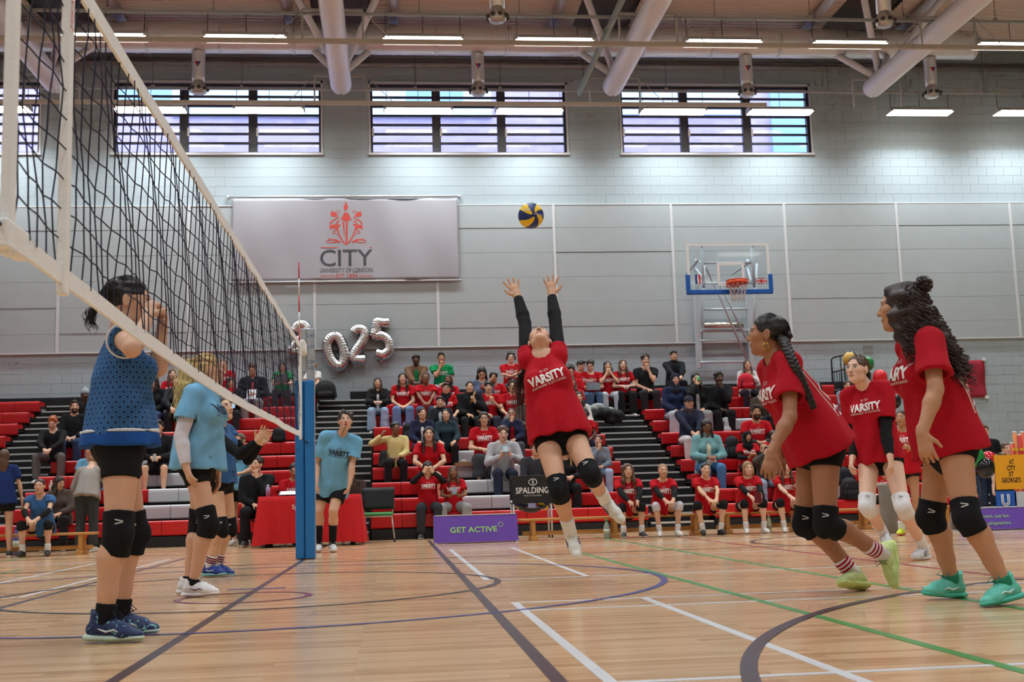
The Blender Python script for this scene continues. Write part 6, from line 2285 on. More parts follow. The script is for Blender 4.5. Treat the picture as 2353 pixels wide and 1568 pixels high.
# --- player at the near left in the navy hexagon jersey
J1 = pj(1.06, 5.85, (276, 1012, 5.85), (277, 768, 5.85), (297, 694, 5.86), (.97, .22, -.06), (.95, .30),
        dict(R=(303, 802, 5.42), L=(364, 848, 5.95)), dict(R=(338, 735, 5.60), L=(370, 768, 5.90)),
        dict(R=((347, 695, 5.66), (.3, .9, .1), dict(curl=1.0, spread=.04)), L=((374, 728, 5.88), (-.6, -.6, -.1), dict(curl=.9, spread=.06))),
        dict(R=(272, 1222, 5.70), L=(306, 1220, 5.98)), dict(R=(240, 1404, 5.70), L=(276, 1390, 5.99)), dict(R=(330, 1468, 5.66), L=(364, 1442, 6.0)), flat='LR')
r1 = person(J1, dict(s=1.06, sex='f', skin='light', hair=('strands', 'black'), brow='black', top=('jersey', (20, 60, 120)), top_mat=M_HEX, top_opt=dict(off=.014, hem=.03, slv=.16, sl_off=.012), bottom=('shorts', BLACK), short_len=.40,
                     pads=BLACK, pad_rng=(.28, .22), socks=BLACK, sock_t=.80, shoe_mat=patch_mat((22, 40, 88), (120, 190, 190), 30, .60), shoes=(24, 44, 92), sole=(190, 214, 200), swoosh=(215, 220, 220), high=.03, laces=(20, 30, 70)),
            'player in navy hexagon jersey and black knee pads nearest the net at left', hires=True)


def jersey_band(J, s, root, sex, off, hem, lo, hi, col, nm):
    F = shirt_field(J, s, sex, off=off, hem=hem, slv=0, amp=.0035, seed=1)
    up, rt, fw = frame_of(J)
    F.cut(J['pelvis'] + up * hi, up); F.cut(J['pelvis'] + up * lo, -up)
    part(nm, F, .008, cloth(col), root)


jersey_band(J1, 1.06, r1, 'f', .021, .034, -.034, .030, (28, 78, 150), 'hem_band')
jersey_band(J1, 1.06, r1, 'f', .0235, .034, .030, .044, (216, 220, 226), 'hem_stripe')


def trim(J, s, root, sd, col, t=.10, r=.078, th=.006):
    sh, el = J['sh' + sd], J['el' + sd]
    d = unit(el - sh); c = sh + (el - sh) * t; u = unit(np.cross(d, [0.3, .5, .8])); w = np.cross(d, u)
    MB().tube([c + r * s * (math.cos(a) * u + math.sin(a) * w) for a in np.linspace(0, 2 * math.pi, 25)[:-1]], th, 6, closed=True).obj('sleeve_trim', cloth(col), root)


for sd in ('L', 'R'):
    trim(J1, 1.06, r1, sd, (216, 220, 226), .17, .079, .005)


def scalp(J, s, root, rgb, style='tied', res=.005, seed=1):
    part('hair', hair_field(J, s, style, seed), res, hair_mat(rgb), root)


def hw(J, s):
    R, Fw, U = J['H']; hs = J.get('hs', 1) * s
    return lambda x, y, z: J['head'] + (R * x + Fw * y + U * z) * hs


rs_ = np.random.default_rng(5)


def combed(J, s, root, rgb, knot, n=260, r=.0016, seed=2):
    """fine strands combed from the hairline back to a knot"""
    g = np.random.default_rng(seed); w = hw(J, s); out = []
    for _ in range(n):
        th = g.uniform(-2.2, 2.2); el_ = g.uniform(.15, 1.45)
        st = V3(.081 * math.sin(th) * math.cos(el_ * .9), -.014 + .100 * math.cos(th) * math.cos(el_), .034 + .090 * math.sin(el_))
        if st[1] > .055 and st[2] < .06: continue
        k = V3(*knot) + g.normal(size=3) * .008
        mid = (st + k) / 2; c = V3(0, -.016, .034); dirm = mid - c
        e = math.sqrt((dirm[0] / .083) ** 2 + (dirm[1] / .104) ** 2 + (dirm[2] / .092) ** 2); mid = c + dirm / max(e, .2) * 1.0
        out.append(spline([w(*st), w(*mid), w(*k)], 9))
    strands(root, 'hair_strands', out, r, hair_mat(rgb))


def tail(J, s, root, rgb, pts, n=70, spread=.02, r=.002, wav=0.0, seed=3, name='ponytail', fan=1.0):
    g = np.random.default_rng(seed); w = hw(J, s); out = []
    C = spline([w(*p) for p in pts], 22)
    for _ in range(n):
        o = g.normal(size=3) * spread; ph = g.uniform(0, 6.28); L = g.uniform(.7, 1.0); m = max(6, int(22 * L))
        u = np.linspace(0, L, m)[:, None]
        q = C[:m] + o * (.25 + fan * u) + wav * np.stack([np.sin(u[:, 0] * 16 + ph), np.cos(u[:, 0] * 14 + ph), 0 * u[:, 0]], 1) * u
        out.append(q)
    strands(root, name, out, r, hair_mat(rgb))


scalp(J1, 1.06, r1, HAIR['black'], 'tied')
combed(J1, 1.06, r1, HAIR['black'], (0, -.115, -.02))
tail(J1, 1.06, r1, HAIR['black'], [(0, -.11, -.02), (0, -.15, -.04), (.01, -.165, -.09), (.02, -.15, -.15)], n=80, spread=.014, wav=.012)

# --- blonde player, pale blue shirt
J2 = pj(1.02, 8.45, (455, 1058, 8.45), (464, 897, 8.45), (480, 852, 8.46), (.93, .30, .10), (.93, -.18),
        dict(R=(416, 1003, 8.22), L=(492, 1010, 8.66)), dict(R=(427, 1070, 8.18), L=(500, 1085, 8.60)),
        dict(R=((440, 1112, 8.16), (.8, .5, 0), dict(curl=.35, spread=.10)), L=((503, 1125, 8.6), (-.8, -.3, 0))),
        dict(R=(479, 1204, 8.30), L=(456, 1204, 8.62)), dict(R=(445, 1335, 8.34), L=(434, 1330, 8.60)), dict(R=(511, 1363, 8.28), L=(501, 1352, 8.6)), flat='LR')
r2 = person(J2, dict(s=1.02, skin='light', hair=('strands', 'blonde'), brow='light', top=('tee', (116, 172, 208)), top_opt=dict(off=.030, hem=.06, slv=.62, flare=.02, sl_off=.02), print=(20, 30, 56), bottom=('shorts', BLACK), short_len=.36,
                     pads=BLACK, pad_rng=(.22, .26), socks=BLACK, sock_t=.92, shoes=(222, 220, 222), sole=(226, 222, 226), swoosh=(110, 60, 100), laces=(230, 230, 230)),
            'blonde player in pale blue shirt with one white sleeve', hires=True)
F = Fd(); F.cone(J2['shR'] + (J2['elR'] - J2['shR']) * .5, J2['elR'], .054, .046, k=.01); F.cone(J2['elR'], J2['elR'] + (J2['wrR'] - J2['elR']) * .3, .046, .048, k=.01); F.cone(J2['elR'] + (J2['wrR'] - J2['elR']) * .3, J2['elR'] + (J2['wrR'] - J2['elR']) * .96, .048, .036, k=.01, cap=1)
part('arm_sleeve', F, .006, cloth((214, 210, 220)), r2)
scalp(J2, 1.02, r2, (190, 158, 108), 'tied')
combed(J2, 1.02, r2, (198, 164, 112), (0, -.10, .06), n=320)
tail(J2, 1.02, r2, HAIR['blonde'], [(0, -.09, .07), (.0, -.15, .05), (.02, -.175, -.08), (.03, -.19, -.24), (.03, -.20, -.40)], n=420, spread=.030, wav=.013, r=.0021)
w2 = hw(J2, 1.02)
F = Fd(); F.chain([w2(0, -.09, .07), w2(0, -.15, .05), w2(.02, -.175, -.08), w2(.03, -.19, -.24), w2(.03, -.20, -.38)], [.024, .034, .044, .040, .012], k=.03); F.warp = folds(21, .009, 2.6)
part('ponytail_core', F, .008, hair_mat(HAIR['blonde']), r2)

# --- dark-haired player with black sleeves reaching forward
J3 = pj(.99, 10.8, (500, 1096, 10.8), (503, 977, 10.8), (511, 942, 10.75), (.75, -.52, .28), (.9, -.35),
        dict(R=(551, 1046, 10.42), L=(570, 1058, 10.95)), dict(R=(590, 1016, 10.40), L=(598, 1020, 10.90)),
        dict(R=((612, 986, 10.40), (.4, -.4, .6), dict(curl=.2, spread=.25)), L=((620, 993, 10.9), (-.2, -.8, .4), dict(curl=.25, spread=.2))),
        dict(R=(508, 1214, 10.66), L=(527, 1212, 10.95)), dict(R=(481, 1296, 10.72), L=(498, 1288, 10.98)), dict(R=(524, 1324, 10.62), L=(531, 1313, 10.95)), flat='LR')
r3 = person(J3, dict(s=.99, skin='asian', hair=('tied', 'black'), brow='black', top=('jersey', (20, 60, 120)), top_mat=M_HEX, top_opt=dict(off=.014, hem=.06, slv=.25, sl_off=.01), bottom=('shorts', BLACK), short_len=.30, armsleeve=BLACK, slv_rng=(.45, .98),
                     pads=BLACK, socks=(224, 222, 222), sock_t=.72, sock_stripes=(120, 40, 60), shoe_mat=patch_mat((32, 52, 140), (120, 170, 220), 30, .66), shoes=(32, 52, 140), sole=(140, 205, 205), swoosh=(190, 220, 225), laces=(40, 60, 150)),
            'player with black arm sleeves reaching forward behind the blonde player', hires=True)
trim(J3, .99, r3, 'R', (220, 224, 228), .25, .076, .005)

# --- referee
J4 = pj(1.04, 15.2, (764, 1112, 15.2), (785, 1002, 15.0), (793, 969, 14.92), (.12, -.95, .22), (.05, -1.0),
        dict(R=(729, 1064, 15.1), L=(809, 1066, 15.0)), dict(R=(727, 1108, 14.95), L=(804, 1110, 14.9)),
        dict(R=((727, 1135, 14.9), (.8, 0, 0)), L=((797, 1140, 14.88), (-.9, .2, 0), dict(curl=.4, spread=.12))),
        dict(R=(733, 1174, 15.15), L=(766, 1174, 15.0)), dict(R=(732, 1248, 15.35), L=(764, 1248, 15.2)), dict(R=(733, 1268, 15.12), L=(770, 1269, 14.98)), sex='m', flat='LR')
r4 = person(J4, dict(s=1.04, sex='m', skin='light', hair=('curly', 'dark'), beard=False, top=('tee', (112, 172, 208)), top_opt=dict(off=.038, hem=.13, slv=.72, flare=.02, sl_off=.02), print=(20, 30, 56), bottom=('shorts', BLACK), short_len=.62, short_off=.022,
                     socks=BLACK, sock_t=.40, shoes=(215, 215, 215), sole=(230, 230, 228), swoosh=(30, 30, 34)),
            'referee with a red whistle in pale blue shirt beside the post', hires=True)
w4 = hw(J4, 1.04)
MB().tube([w4(0, .10, -.064), w4(0, .135, -.072)], .011, 8).obj('whistle', mat('red whistle', (196, 24, 30), .4), r4)
MB().tube([w4(0, .13, -.075), w4(.03, .09, -.15), w4(.06, .03, -.2)], .003, 6).obj('lanyard', mat('black cord', (24, 24, 24), .7), r4)

# --- the jumping setter
J5 = pj(1.05, 8.2, (1283, 988, 8.2), (1247, 822, 8.28), (1240, 785, 8.36), (-.10, -.42, .90), (-.04, -1.0),
        dict(R=(1206, 743, 8.58), L=(1276, 739, 8.54)), dict(R=(1190, 683, 8.75), L=(1268, 680, 8.70)),
        dict(R=((1172, 640, 8.80), (-.1, -.9, .3), dict(curl=.14, spread=.42, thumb=.8)), L=((1264, 634, 8.74), (.05, -.9, .3), dict(curl=.14, spread=.42, thumb=.8))),
        dict(R=(1284, 1126, 7.98), L=(1357, 1090, 7.92)), dict(R=(1312, 1230, 8.24), L=(1391, 1150, 8.30)), dict(R=(1329, 1287, 8.10), L=(1428, 1196, 8.24)),
        hup=(.05, .9, .42), sh=dict(R=(1211, 828, 8.34), L=(1283, 820, 8.30)))
r5 = person(J5, dict(s=1.05, skin='light', hair=('strands', 'dark'), mouth=.006, top=('tee', (178, 12, 30)), top_opt=dict(off=.024, hem=.05, slv=.26, flare=.030, sl_off=.004, neck=.058), print=PRINT_W, ptilt=.16, pz=-.03, bottom=('shorts', BLACK), short_len=.26,
                     armsleeve=BLACK, slv_rng=(.12, .96), pads=BLACK, pad_rng=(.20, .20), socks=(226, 226, 228), sock_t=.62, shoes=(222, 220, 214), sole=(228, 226, 220), stripes=(28, 36, 84), laces=(232, 232, 230)),
            'jumping player in red shirt with both arms stretched up to the ball', hires=True)
scalp(J5, 1.05, r5, HAIR['dark'], 'tied')
q0 = J5['neck'] + V3(-.05, .13, .0)
g = np.random.default_rng(9)
out = []
for _ in range(90):
    o = g.normal(size=3) * .02
    out.append(spline([J5['head'] + J5['H'][1] * -.06 + o * .5, q0 + o, q0 + V3(-.08, .05, -.12) + o * 1.6, q0 + V3(-.10, .05, -.30 - .1 * g.random()) + o * 2], 14))
strands(r5, 'ponytail', out, .002, hair_mat(HAIR['dark']))

# --- player with the long braid, leaning forward
J6 = pj(1.05, 6.7, (1880, 1022, 6.7), (1782, 826, 6.7), (1763, 770, 6.70), (-.88, .46, .10), (-.95, -.05),
        dict(L=(1815, 958, 6.42), R=(1802, 960, 6.95)), dict(L=(1773, 1040, 6.38), R=(1792, 1046, 6.90)),
        dict(L=((1762, 1098, 6.36), (.4, .9, 0), dict(curl=.45, spread=.12)), R=((1790, 1090, 6.88), (-.4, -.9, 0), dict(curl=.5, spread=.1))),
        dict(L=(1897, 1204, 6.55), R=(1850, 1200, 6.85)), dict(L=(2030, 1274, 6.72), R=(1962, 1312, 6.86)), dict(L=(2058, 1358, 6.70), R=(1894, 1363, 6.60)), flat='R')
r6 = person(J6, dict(s=1.05, skin='caramel', hair=('strands', 'black'), brow='black', top=('tee', (172, 10, 30)), top_opt=dict(off=.030, hem=.05, slv=.66, flare=.03, sl_off=.02), print=PRINT_W, bottom=('shorts', BLACK), short_len=.26, pads=BLACK, pad_rng=(.22, .22),
                     socks=(226, 222, 224), sock_t=.70, sock_stripes=(170, 20, 60), shoes=(196, 214, 140), sole=(204, 224, 140), laces=(128, 142, 92), high=.02),
            'player with a long black braid leaning forward in red shirt', hires=True)
scalp(J6, 1.05, r6, HAIR['black'], 'tied')
combed(J6, 1.05, r6, HAIR['black'], (0, -.105, -.03), n=300)
w6 = hw(J6, 1.05)
bp = [P(1794, 772, 6.66), P(1808, 800, 6.52), P(1826, 840, 6.44), P(1848, 885, 6.43), P(1870, 938, 6.45)]
bc = spline([w6(0, -.10, -.035)] + bp, 80)
fs3 = []
for k in range(3):
    ph = 2 * math.pi * k / 3
    t = np.linspace(0, 1, 80)
    tg = np.gradient(bc, axis=0); tg /= np.linalg.norm(tg, axis=1)[:, None]
    sd_ = np.cross(tg, [0, -1.0, 0]); sd_ /= np.linalg.norm(sd_, axis=1)[:, None]; nn = np.cross(tg, sd_)
    amp = (.022 * (1 - .5 * t))[:, None]
    fs3.append(bc + sd_ * np.sin(t * 48 + ph)[:, None] * amp + nn * np.sin(2 * (t * 48 + ph))[:, None] * amp * .5)
mb = MB()
for c_ in fs3: mb.tube(c_, [.0205 * (1 - .5 * i / 79) for i in range(80)], 8)
mb.obj('braid', hair_mat(HAIR['black']), r6)
e_ = w6(-.082, -.008, -.055)
MB().tube([e_ + V3(.018 * math.cos(a), -.003, -.018 + .02 * math.sin(a)) for a in np.linspace(0, 6.28, 19)[:-1]], .003, 6, closed=True).obj('hoop_earring', mat('gold', (230, 180, 80), .25, metal=1.0), r6)

# --- curly-haired player at the right
J7 = pj(1.05, 5.95, (2178, 1018, 5.95), (2106, 772, 5.95), (2068, 708, 5.96), (-.82, .57, .04), (-.96, .12),
        dict(L=(2150, 896, 5.66), R=(2209, 896, 6.24)), dict(L=(2119, 996, 5.62), R=(2196, 968, 6.28)),
        dict(L=((2137, 1070, 5.60), (.6, .8, 0), dict(curl=.42, spread=.12)), R=((2190, 1020, 6.28), (-.4, -.8, 0))),
        dict(L=(2221, 1186, 5.74), R=(2139, 1184, 6.10)), dict(L=(2308, 1342, 5.72), R=(2187, 1328, 6.16)), dict(L=(2238, 1408, 5.62), R=(2098, 1376, 6.10)), flat='R')
r7 = person(J7, dict(s=1.05, skin='tan', hair=('strands', 'dark'), brow='black', top=('tee', (172, 10, 30)), top_opt=dict(off=.030, hem=.05, slv=.70, flare=.02, sl_off=.022), print=PRINT_W, bottom=('shorts', BLACK), short_len=.20, pads=BLACK, pad_rng=(.24, .22),
                     socks=(40, 130, 100), sock_t=.90, shoes=(96, 196, 176), sole=(70, 186, 165), swoosh=(225, 235, 232), laces=(60, 150, 140), high=.03),
            'player with curly dark hair and half bun in turquoise shoes', hires=True)
w7 = hw(J7, 1.05)
F = hair_field(J7, 1.05, 'tied', 3)
for a, b, ra, rb in (((0, -.03, .04), (0, -.07, -.05), .088, .098), ((0, -.07, -.05), (0, -.13, -.14), .098, .095), ((0, -.13, -.14), (0, -.22, -.24), .095, .055)):
    F.cone(w7(*a), w7(*b), ra, rb, k=.04)
for sg in (-1, 1):
    F.chain([w7(.07 * sg, -.005, .05), w7(.085 * sg, .0, -.05), w7(.09 * sg, -.02, -.17)], [.026, .034, .026], k=.03)
F.ell(w7(0, .125, -.035), np.stack(J7['H']), V3(.088, .09, .128), k=.01, op='s')
F.cone(w7(0, -.075, .09), w7(0, -.125, .115), .026, .034, k=.015)
F.warp = folds(12, .011, 3.4)
part('hair', F, .006, hair_mat((44, 32, 30)), r7)
g = np.random.default_rng(4)
out = []
for i in range(420):
    u = g.random(); c_ = V3(0, -.03 - .19 * u, .07 - .31 * u); r_ = .098 - .045 * u
    d = g.normal(size=3); d[1] = -abs(d[1]) if u < .5 else d[1]; d = unit(d)
    st = c_ + d * r_ * .9
    L = g.uniform(.10, .20); tt = np.linspace(0, 1, 22); ph = g.uniform(0, 6.28); tw = g.uniform(14, 22)
    fl = V3(d[0] * .05, -.05 - .05 * u, -L)
    ax_ = st[None] + fl[None] * tt[:, None]
    a = .013
    lc = ax_ + np.stack([np.cos(tt * tw + ph) * a, np.sin(tt * tw + ph) * a, np.sin(tt * tw + ph + 1.3) * a * .5], 1)
    out.append(np.array([w7(*q_) for q_ in lc]))
for i in range(320):                                     # curls hanging at the sides and front edge
    sg = -1 if i % 3 else 1; u = g.random()
    st = V3((.078 + .022 * u + .012 * g.random()) * sg, .005 - .11 * g.random() * (1 - u * .3) - .02 * u, .075 - .25 * u)
    L = g.uniform(.07, .15); tt = np.linspace(0, 1, 18); ph = g.uniform(0, 6.28); tw = g.uniform(12, 18)
    ax_ = st[None] + V3(.02 * sg, -.03, -L)[None] * tt[:, None]
    lc = ax_ + np.stack([np.cos(tt * tw + ph) * .011, np.sin(tt * tw + ph) * .012, np.sin(tt * tw + ph + 1.3) * .006], 1)
    out.append(np.array([w7(*q_) for q_ in lc]))
for i in range(70):                                      # the knot
    c_ = V3(0, -.118, .112) + unit(g.normal(size=3)) * .03
    tt = np.linspace(0, 1, 16); ph = g.uniform(0, 6.28)
    out.append(np.array([w7(*(c_ + V3(math.cos(t * 9 + ph) * .016, math.sin(t * 9 + ph) * .016, (t - .5) * .03))) for t in tt]))
strands(r7, 'curls', out, .0034, hair_mat((50, 36, 32)))


def back_sketch(root, J, strokes, mt=None):
    """white line drawing on the back of a shirt: strokes in (left-right, up) metres on the back"""
    up, rt, fw = frame_of(J)
    sh_ = [o for o in root.children if o.name.startswith('t_shirt')][0]
    b = np.array(wpos(root))
    vv = np.zeros(len(sh_.data.vertices) * 3, np.float32); sh_.data.vertices.foreach_get('co', vv); vv = vv.reshape(-1, 3) + b
    bv = BVHTree.FromPolygons([tuple(x) for x in vv], [tuple(p_.vertices) for p_ in sh_.data.polygons])
    c = J['pelvis'] + (J['neck'] - J['pelvis']) * .55
    mb = MB()
    for st in strokes:
        pts = []
        for (u, v_) in spline([(a, b_, 0) for a, b_ in st], 6 * len(st))[:, :2]:
            o = c + rt * u + up * v_ - fw * .6
            h = bv.ray_cast(Vector(o), Vector(fw), 1.2)
            if h[0] is not None: pts.append(np.array(h[0]) - fw * .002)
        if len(pts) > 2: mb.tube(pts, .0035, 5)
    if mb.v: mb.obj('back_drawing', mat('shirt print', PRINT_W, .7, noise=.02), root)


SK = [[(-.10, .16), (-.06, .05), (-.02, .16)], [(.0, .05), (.03, .16), (.06, .05)], [(.08, .05), (.09, .16), (.13, .13), (.10, .10), (.14, .05)],
      [(-.12, -.02), (-.08, .02), (-.04, -.02), (-.08, -.10), (-.12, -.02)], [(0, -.1), (.02, .0), (.06, -.02), (.04, -.1)], [(.08, .0), (.14, .0), (.10, -.1), (.15, -.1)],
      [(-.13, -.16), (-.05, -.13), (.05, -.17), (.13, -.14)], [(-.10, -.20), (0, -.18), (.10, -.21)], [(-.14, .2), (-.14, -.2)], [(.15, .18), (.15, -.2)]]
back_sketch(r6, J6, SK); back_sketch(r7, J7, SK)

# --- player with the ponytail and white knee pads
J8 = pj(1.03, 9.5, (2021, 1044, 9.5), (1989, 890, 9.5), (1970, 850, 9.45), (-.80, -.58, .12), (-.62, -.78),
        dict(R=(1967, 1000, 9.62), L=(2036, 998, 9.28)), dict(R=(1959, 1052, 9.50), L=(2045, 1048, 9.18)),
        dict(R=((1953, 1085, 9.45), (.9, -.1, 0), dict(curl=.5, spread=.08)), L=((2051, 1088, 9.15), (-.6, .7, 0), dict(curl=.35, spread=.12))),
        dict(R=(1992, 1164, 9.32), L=(2074, 1164, 9.20)), dict(R=(2030, 1226, 9.78), L=(2122, 1254, 9.48)), dict(R=(2040, 1250, 9.62), L=(2096, 1284, 9.36)), flat='L')
r8 = person(J8, dict(s=1.03, skin='fair', hair=('tied', 'brown'), brow='dark', top=('tee', (174, 10, 30)), top_opt=dict(off=.022, hem=.06, slv=.68, flare=.012, sl_off=.018), print=PRINT_W, bottom=('shorts', BLACK), short_len=.20, armsleeve=BLACK, slv_rng=(.5, .96),
                     pads=(224, 222, 224), pad_rng=(.20, .20), socks=(226, 226, 228), sock_t=.74, shoes=(220, 222, 226), sole=(226, 228, 232), stripes=(150, 156, 166), laces=(232, 232, 232)),
            'player with brown ponytail and white knee pads in red shirt', hires=True)
tail(J8, 1.03, r8, HAIR['brown'], [(0, -.105, .01), (.0, -.15, -.01), (.02, -.165, -.10), (.03, -.16, -.20)], n=110, spread=.016, r=.002, wav=.006)
combed(J8, 1.03, r8, HAIR['brown'], (0, -.11, .01), n=260)
# ------------------------------------------------------------------ the crowd
RED, WT, NAVY, BLK, GREY, JEAN, LJEAN = (186, 14, 28), (222, 222, 224), (34, 40, 66), (28, 28, 31), (112, 114, 118), (74, 98, 132), (150, 174, 202)
GRP = 'spectators on the bleachers'


def C(px, py, label, top=('tee', RED), bottom=('trousers', BLK), hair=('short', 'dark'), skin='light', **k):
    if top == ('tee', RED) and 'print' not in k: k['print'] = PRINT_W
    if k.get('print') is None: k.pop('print', None)
    k.setdefault('group', GRP)
    return sit(px, py, label, top=top, bottom=bottom, hair=hair, skin=skin, **k)


F_, M_S = dict(sex='f'), dict(sex='m')
tee = lambda c: ('tee', c)
# left of the net
C(121, 973, 'ginger-haired man in black sweater and grey trousers looking down', ('long', BLK), ('trousers', (104, 100, 98)), ('curly', 'ginger'), 'fair', sex='m', lean=.3, look=(0, -.45), arms='clasp', knees=.22, shoes=(215, 212, 205))
C(171, 936, 'bearded dark-haired man in black sweater behind the ginger-haired man', ('long', BLK), ('trousers', (52, 70, 100)), ('quiff', 'dark'), 'light', sex='m', beard=True, look=(.35, .05))
C(196, 909, 'man in grey bobble hat and black jumper at the left', ('long', BLK), ('trousers', GREY), ('beanie', 'black'), 'dark', sex='m', beanie=(150, 160, 168), look=(.3, 0))
C(236, 948, 'spectator in pale blue shirt mostly hidden behind the hexagon-jersey player', tee((112, 176, 214)), ('trousers', GREY), ('short', 'black'), 'brown', sex='m', print=None)
C(206, 1038, 'woman in pale blue shirt sitting low behind the beige sweater', tee((112, 176, 214)), ('trousers', BLK), ('bun', 'dark'), 'light', look=(.6, -.2), lean=.3, print=None)
C(364, 982, 'young man in black jacket and shorts holding a small bottle', ('jacket', BLK), ('shorts', BLK), ('fringe', 'black'), 'asian', sex='m', arms='phone', knees=.17, short_len=.85, shoes=(60, 60, 64))
C(352, 878, 'woman with long black hair in dark coat left of the red-shirted woman', ('jacket', (26, 30, 32)), ('trousers', (54, 76, 110)), ('long', 'black'), 'light', look=(-.5, -.1), arms='drink')
C(396, 861, 'woman with long brown hair in red shirt on the top left row', tee(RED), ('trousers', LJEAN), ('long', 'brown'), 'fair', look=(.25, .05))
C(408, 876, 'woman in dark jacket leaning in front of the brown-haired woman in red', ('jacket', (38, 40, 46)), ('trousers', BLK), ('ponytail', 'brown'), 'fair', look=(.6, 0), arms='clasp', lean=.25)
C(514, 839, 'man in red shirt seen through the net on the top row', tee(RED), ('trousers', GREY), ('short', 'brown'), 'light', sex='m')
C(531, 880, 'woman in dark coat with red scarf seen through the net', ('jacket', BLK), ('trousers', (40, 42, 46)), ('long', 'dark'), 'light', look=(.3, -.2), scarf=(190, 30, 40), arms='phone')
C(581, 851, 'man in dark jacket over pink shirt holding papers behind the net', ('jacket', (34, 36, 42)), ('trousers', (150, 150, 154)), ('curly', 'brown'), 'light', sex='m', look=(0, -.4), open=(176, 70, 86), arms='phone', lean=.3)
C(649, 842, 'spectator in green shirt with a laptop behind the net', tee((24, 130, 74)), ('trousers', (60, 62, 68)), ('bob', 'dark'), 'fair', glasses=True, look=(0, -.25), arms='phone', print=None)
C(717, 842, 'spectator in plain white shirt right of the net post', tee((216, 214, 210)), ('trousers', (44, 54, 78)), ('tied', 'light'), 'fair', look=(-.9, 0), yaw=-.5, print=None)
# middle bank
C(868, 880, 'woman with long black hair in black jacket and light jeans beside the aisle', ('jacket', (30, 29, 31)), ('wide', LJEAN), ('long', 'black'), 'asian', open=(200, 200, 202), openw=.035, shoes=(214, 206, 200), arms='phone')
C(925, 870, 'smiling woman with very long hair in red shirt and blue jeans', tee(RED), ('wide', (104, 132, 176)), ('long', 'black'), 'asian', arms='lap')
C(956, 828, 'man in brown jacket over green shirt on the top row', ('jacket', (110, 80, 58)), ('trousers', LJEAN), ('curly', 'black'), 'dark', sex='m', open=(22, 130, 76), openw=.07, arms='clasp')
C(978, 870, 'man with glasses in red shirt below the brown jacket', tee(RED), ('trousers', JEAN), ('short', 'black'), 'brown', sex='m', glasses=True, look=(0, .12), arms='clasp')
C(1014, 824, 'man in green shirt resting chin on hand on the top row', tee((14, 140, 82)), ('trousers', LJEAN), ('quiff', 'black'), 'tan', sex='m', arms='chinR', print=PRINT_W, lean=.2)
C(1030, 874, 'woman with long black hair in red shirt behind the one with glasses', tee(RED), ('trousers', BLK), ('long', 'black'), 'brown', look=(-.2, 0))
C(1025, 893, 'person with glasses in red shirt over black turtleneck', tee(RED), ('trousers', (60, 62, 66)), ('fringe', 'black'), 'asian', glasses=True, scarf=(30, 28, 30), arms='knees')
C(1011, 924, 'man in dark unzipped jacket in the middle of the crowd', ('jacket', (36, 40, 44)), ('trousers', BLK), ('fringe', 'black'), 'asian', sex='m', open=(190, 192, 194), openw=.03)
C(1079, 890, 'man in black puffer jacket holding a wooden stick', ('puffer', (26, 27, 30)), ('trousers', (34, 38, 40)), ('short', 'black'), 'asian', sex='m', arms='fist', shoes=(206, 204, 206), look=(0, .05))
C(1107, 858, 'woman in slate hoodie with head bowed on the top row', ('hoodie', (92, 104, 130)), ('trousers', BLK), ('long', 'black'), 'asian', look=(0, -.6))
C(1134, 868, 'spectator in red shirt filming with a black phone', tee(RED), ('trousers', BLK), ('short', 'black'), 'tan', sex='m', arms='filmR', look=(.1, .05))
C(1122, 891, 'man in red shirt with raised fist beside the puffer jacket', tee(RED), ('trousers', (52, 56, 66)), ('fringe', 'black'), 'asian', sex='m', arms='fist')
C(1174, 823, 'man with black headphones and folded arms in red shirt', tee(RED), ('trousers', (60, 60, 66)), ('curly', 'black'), 'fair', sex='m', headphones=True, arms='crossed', glasses=True)
C(1177, 889, 'man with glasses shouting in red shirt left of the jumper', tee(RED), ('trousers', GREY), ('curly', 'black'), 'asian', sex='m', glasses=True, mouth=.012, arms='knees')
C(1200, 868, 'long-haired spectator in red half hidden behind the jumper', tee(RED), ('trousers', BLK), ('long', 'brown'), 'light')
C(970, 951, 'woman in navy zip hoodie over white shirt', ('hoodie', NAVY), ('trousers', (36, 42, 66)), ('longback', 'black'), 'asian', open=(222, 220, 220), openw=.035, look=(.3, .1))
C(1025, 954, 'woman in dark teal leather jacket with bag strap', ('jacket', (36, 56, 66)), ('trousers', BLK), ('tied', 'black'), 'asian', arms='knees')
C(908, 986, 'man in pale yellow sweater and glasses pointing', ('long', (222, 204, 140)), ('trousers', BLK), ('curly', 'black'), 'brown', sex='m', glasses=True, arms='point', look=(.5, .1))
C(985, 995, 'smiling woman in red shirt and shorts with very long black hair', tee(RED), ('shorts', (110, 22, 34)), ('long', 'black'), 'asian', arms='clasp', lean=.3, short_len=.5, socks=BLK, sock_t=.85, shoes=(214, 212, 212), print=None)
C(1112, 962, 'woman with glasses in red shirt and dark grey skirt', tee(RED), ('skirt', (58, 60, 64)), ('bob', 'black'), 'asian', glasses=True, arms='phone')
C(1175, 951, 'woman with glasses in navy cardigan holding hand to mouth', ('jacket', NAVY), ('trousers', (74, 76, 80)), ('ponytail', 'dark'), 'light', glasses=True, arms='chinR', open=(190, 24, 36), openw=.04)
C(1156, 998, 'man in pale grey hoodie opening a blue snack packet', ('hoodie', (176, 176, 180)), ('trousers', (38, 44, 62)), ('curly', 'brown'), 'fair', sex='m', arms='snack', lean=.25, look=(0, -.1))
C(983, 1076, 'girl in red shirt and black sleeves photographing with her phone', tee(RED), ('trousers', (52, 54, 60)), ('bob', 'black'), 'asian', arms='film', armsleeve=BLK, lean=.05, k=0)
C(1041, 1087, 'woman with long braids in red shirt and grey sweatpants', tee(RED), ('wide', (150, 150, 150)), ('long', 'brown'), 'brown', arms='phone', k=0, knees=.2)
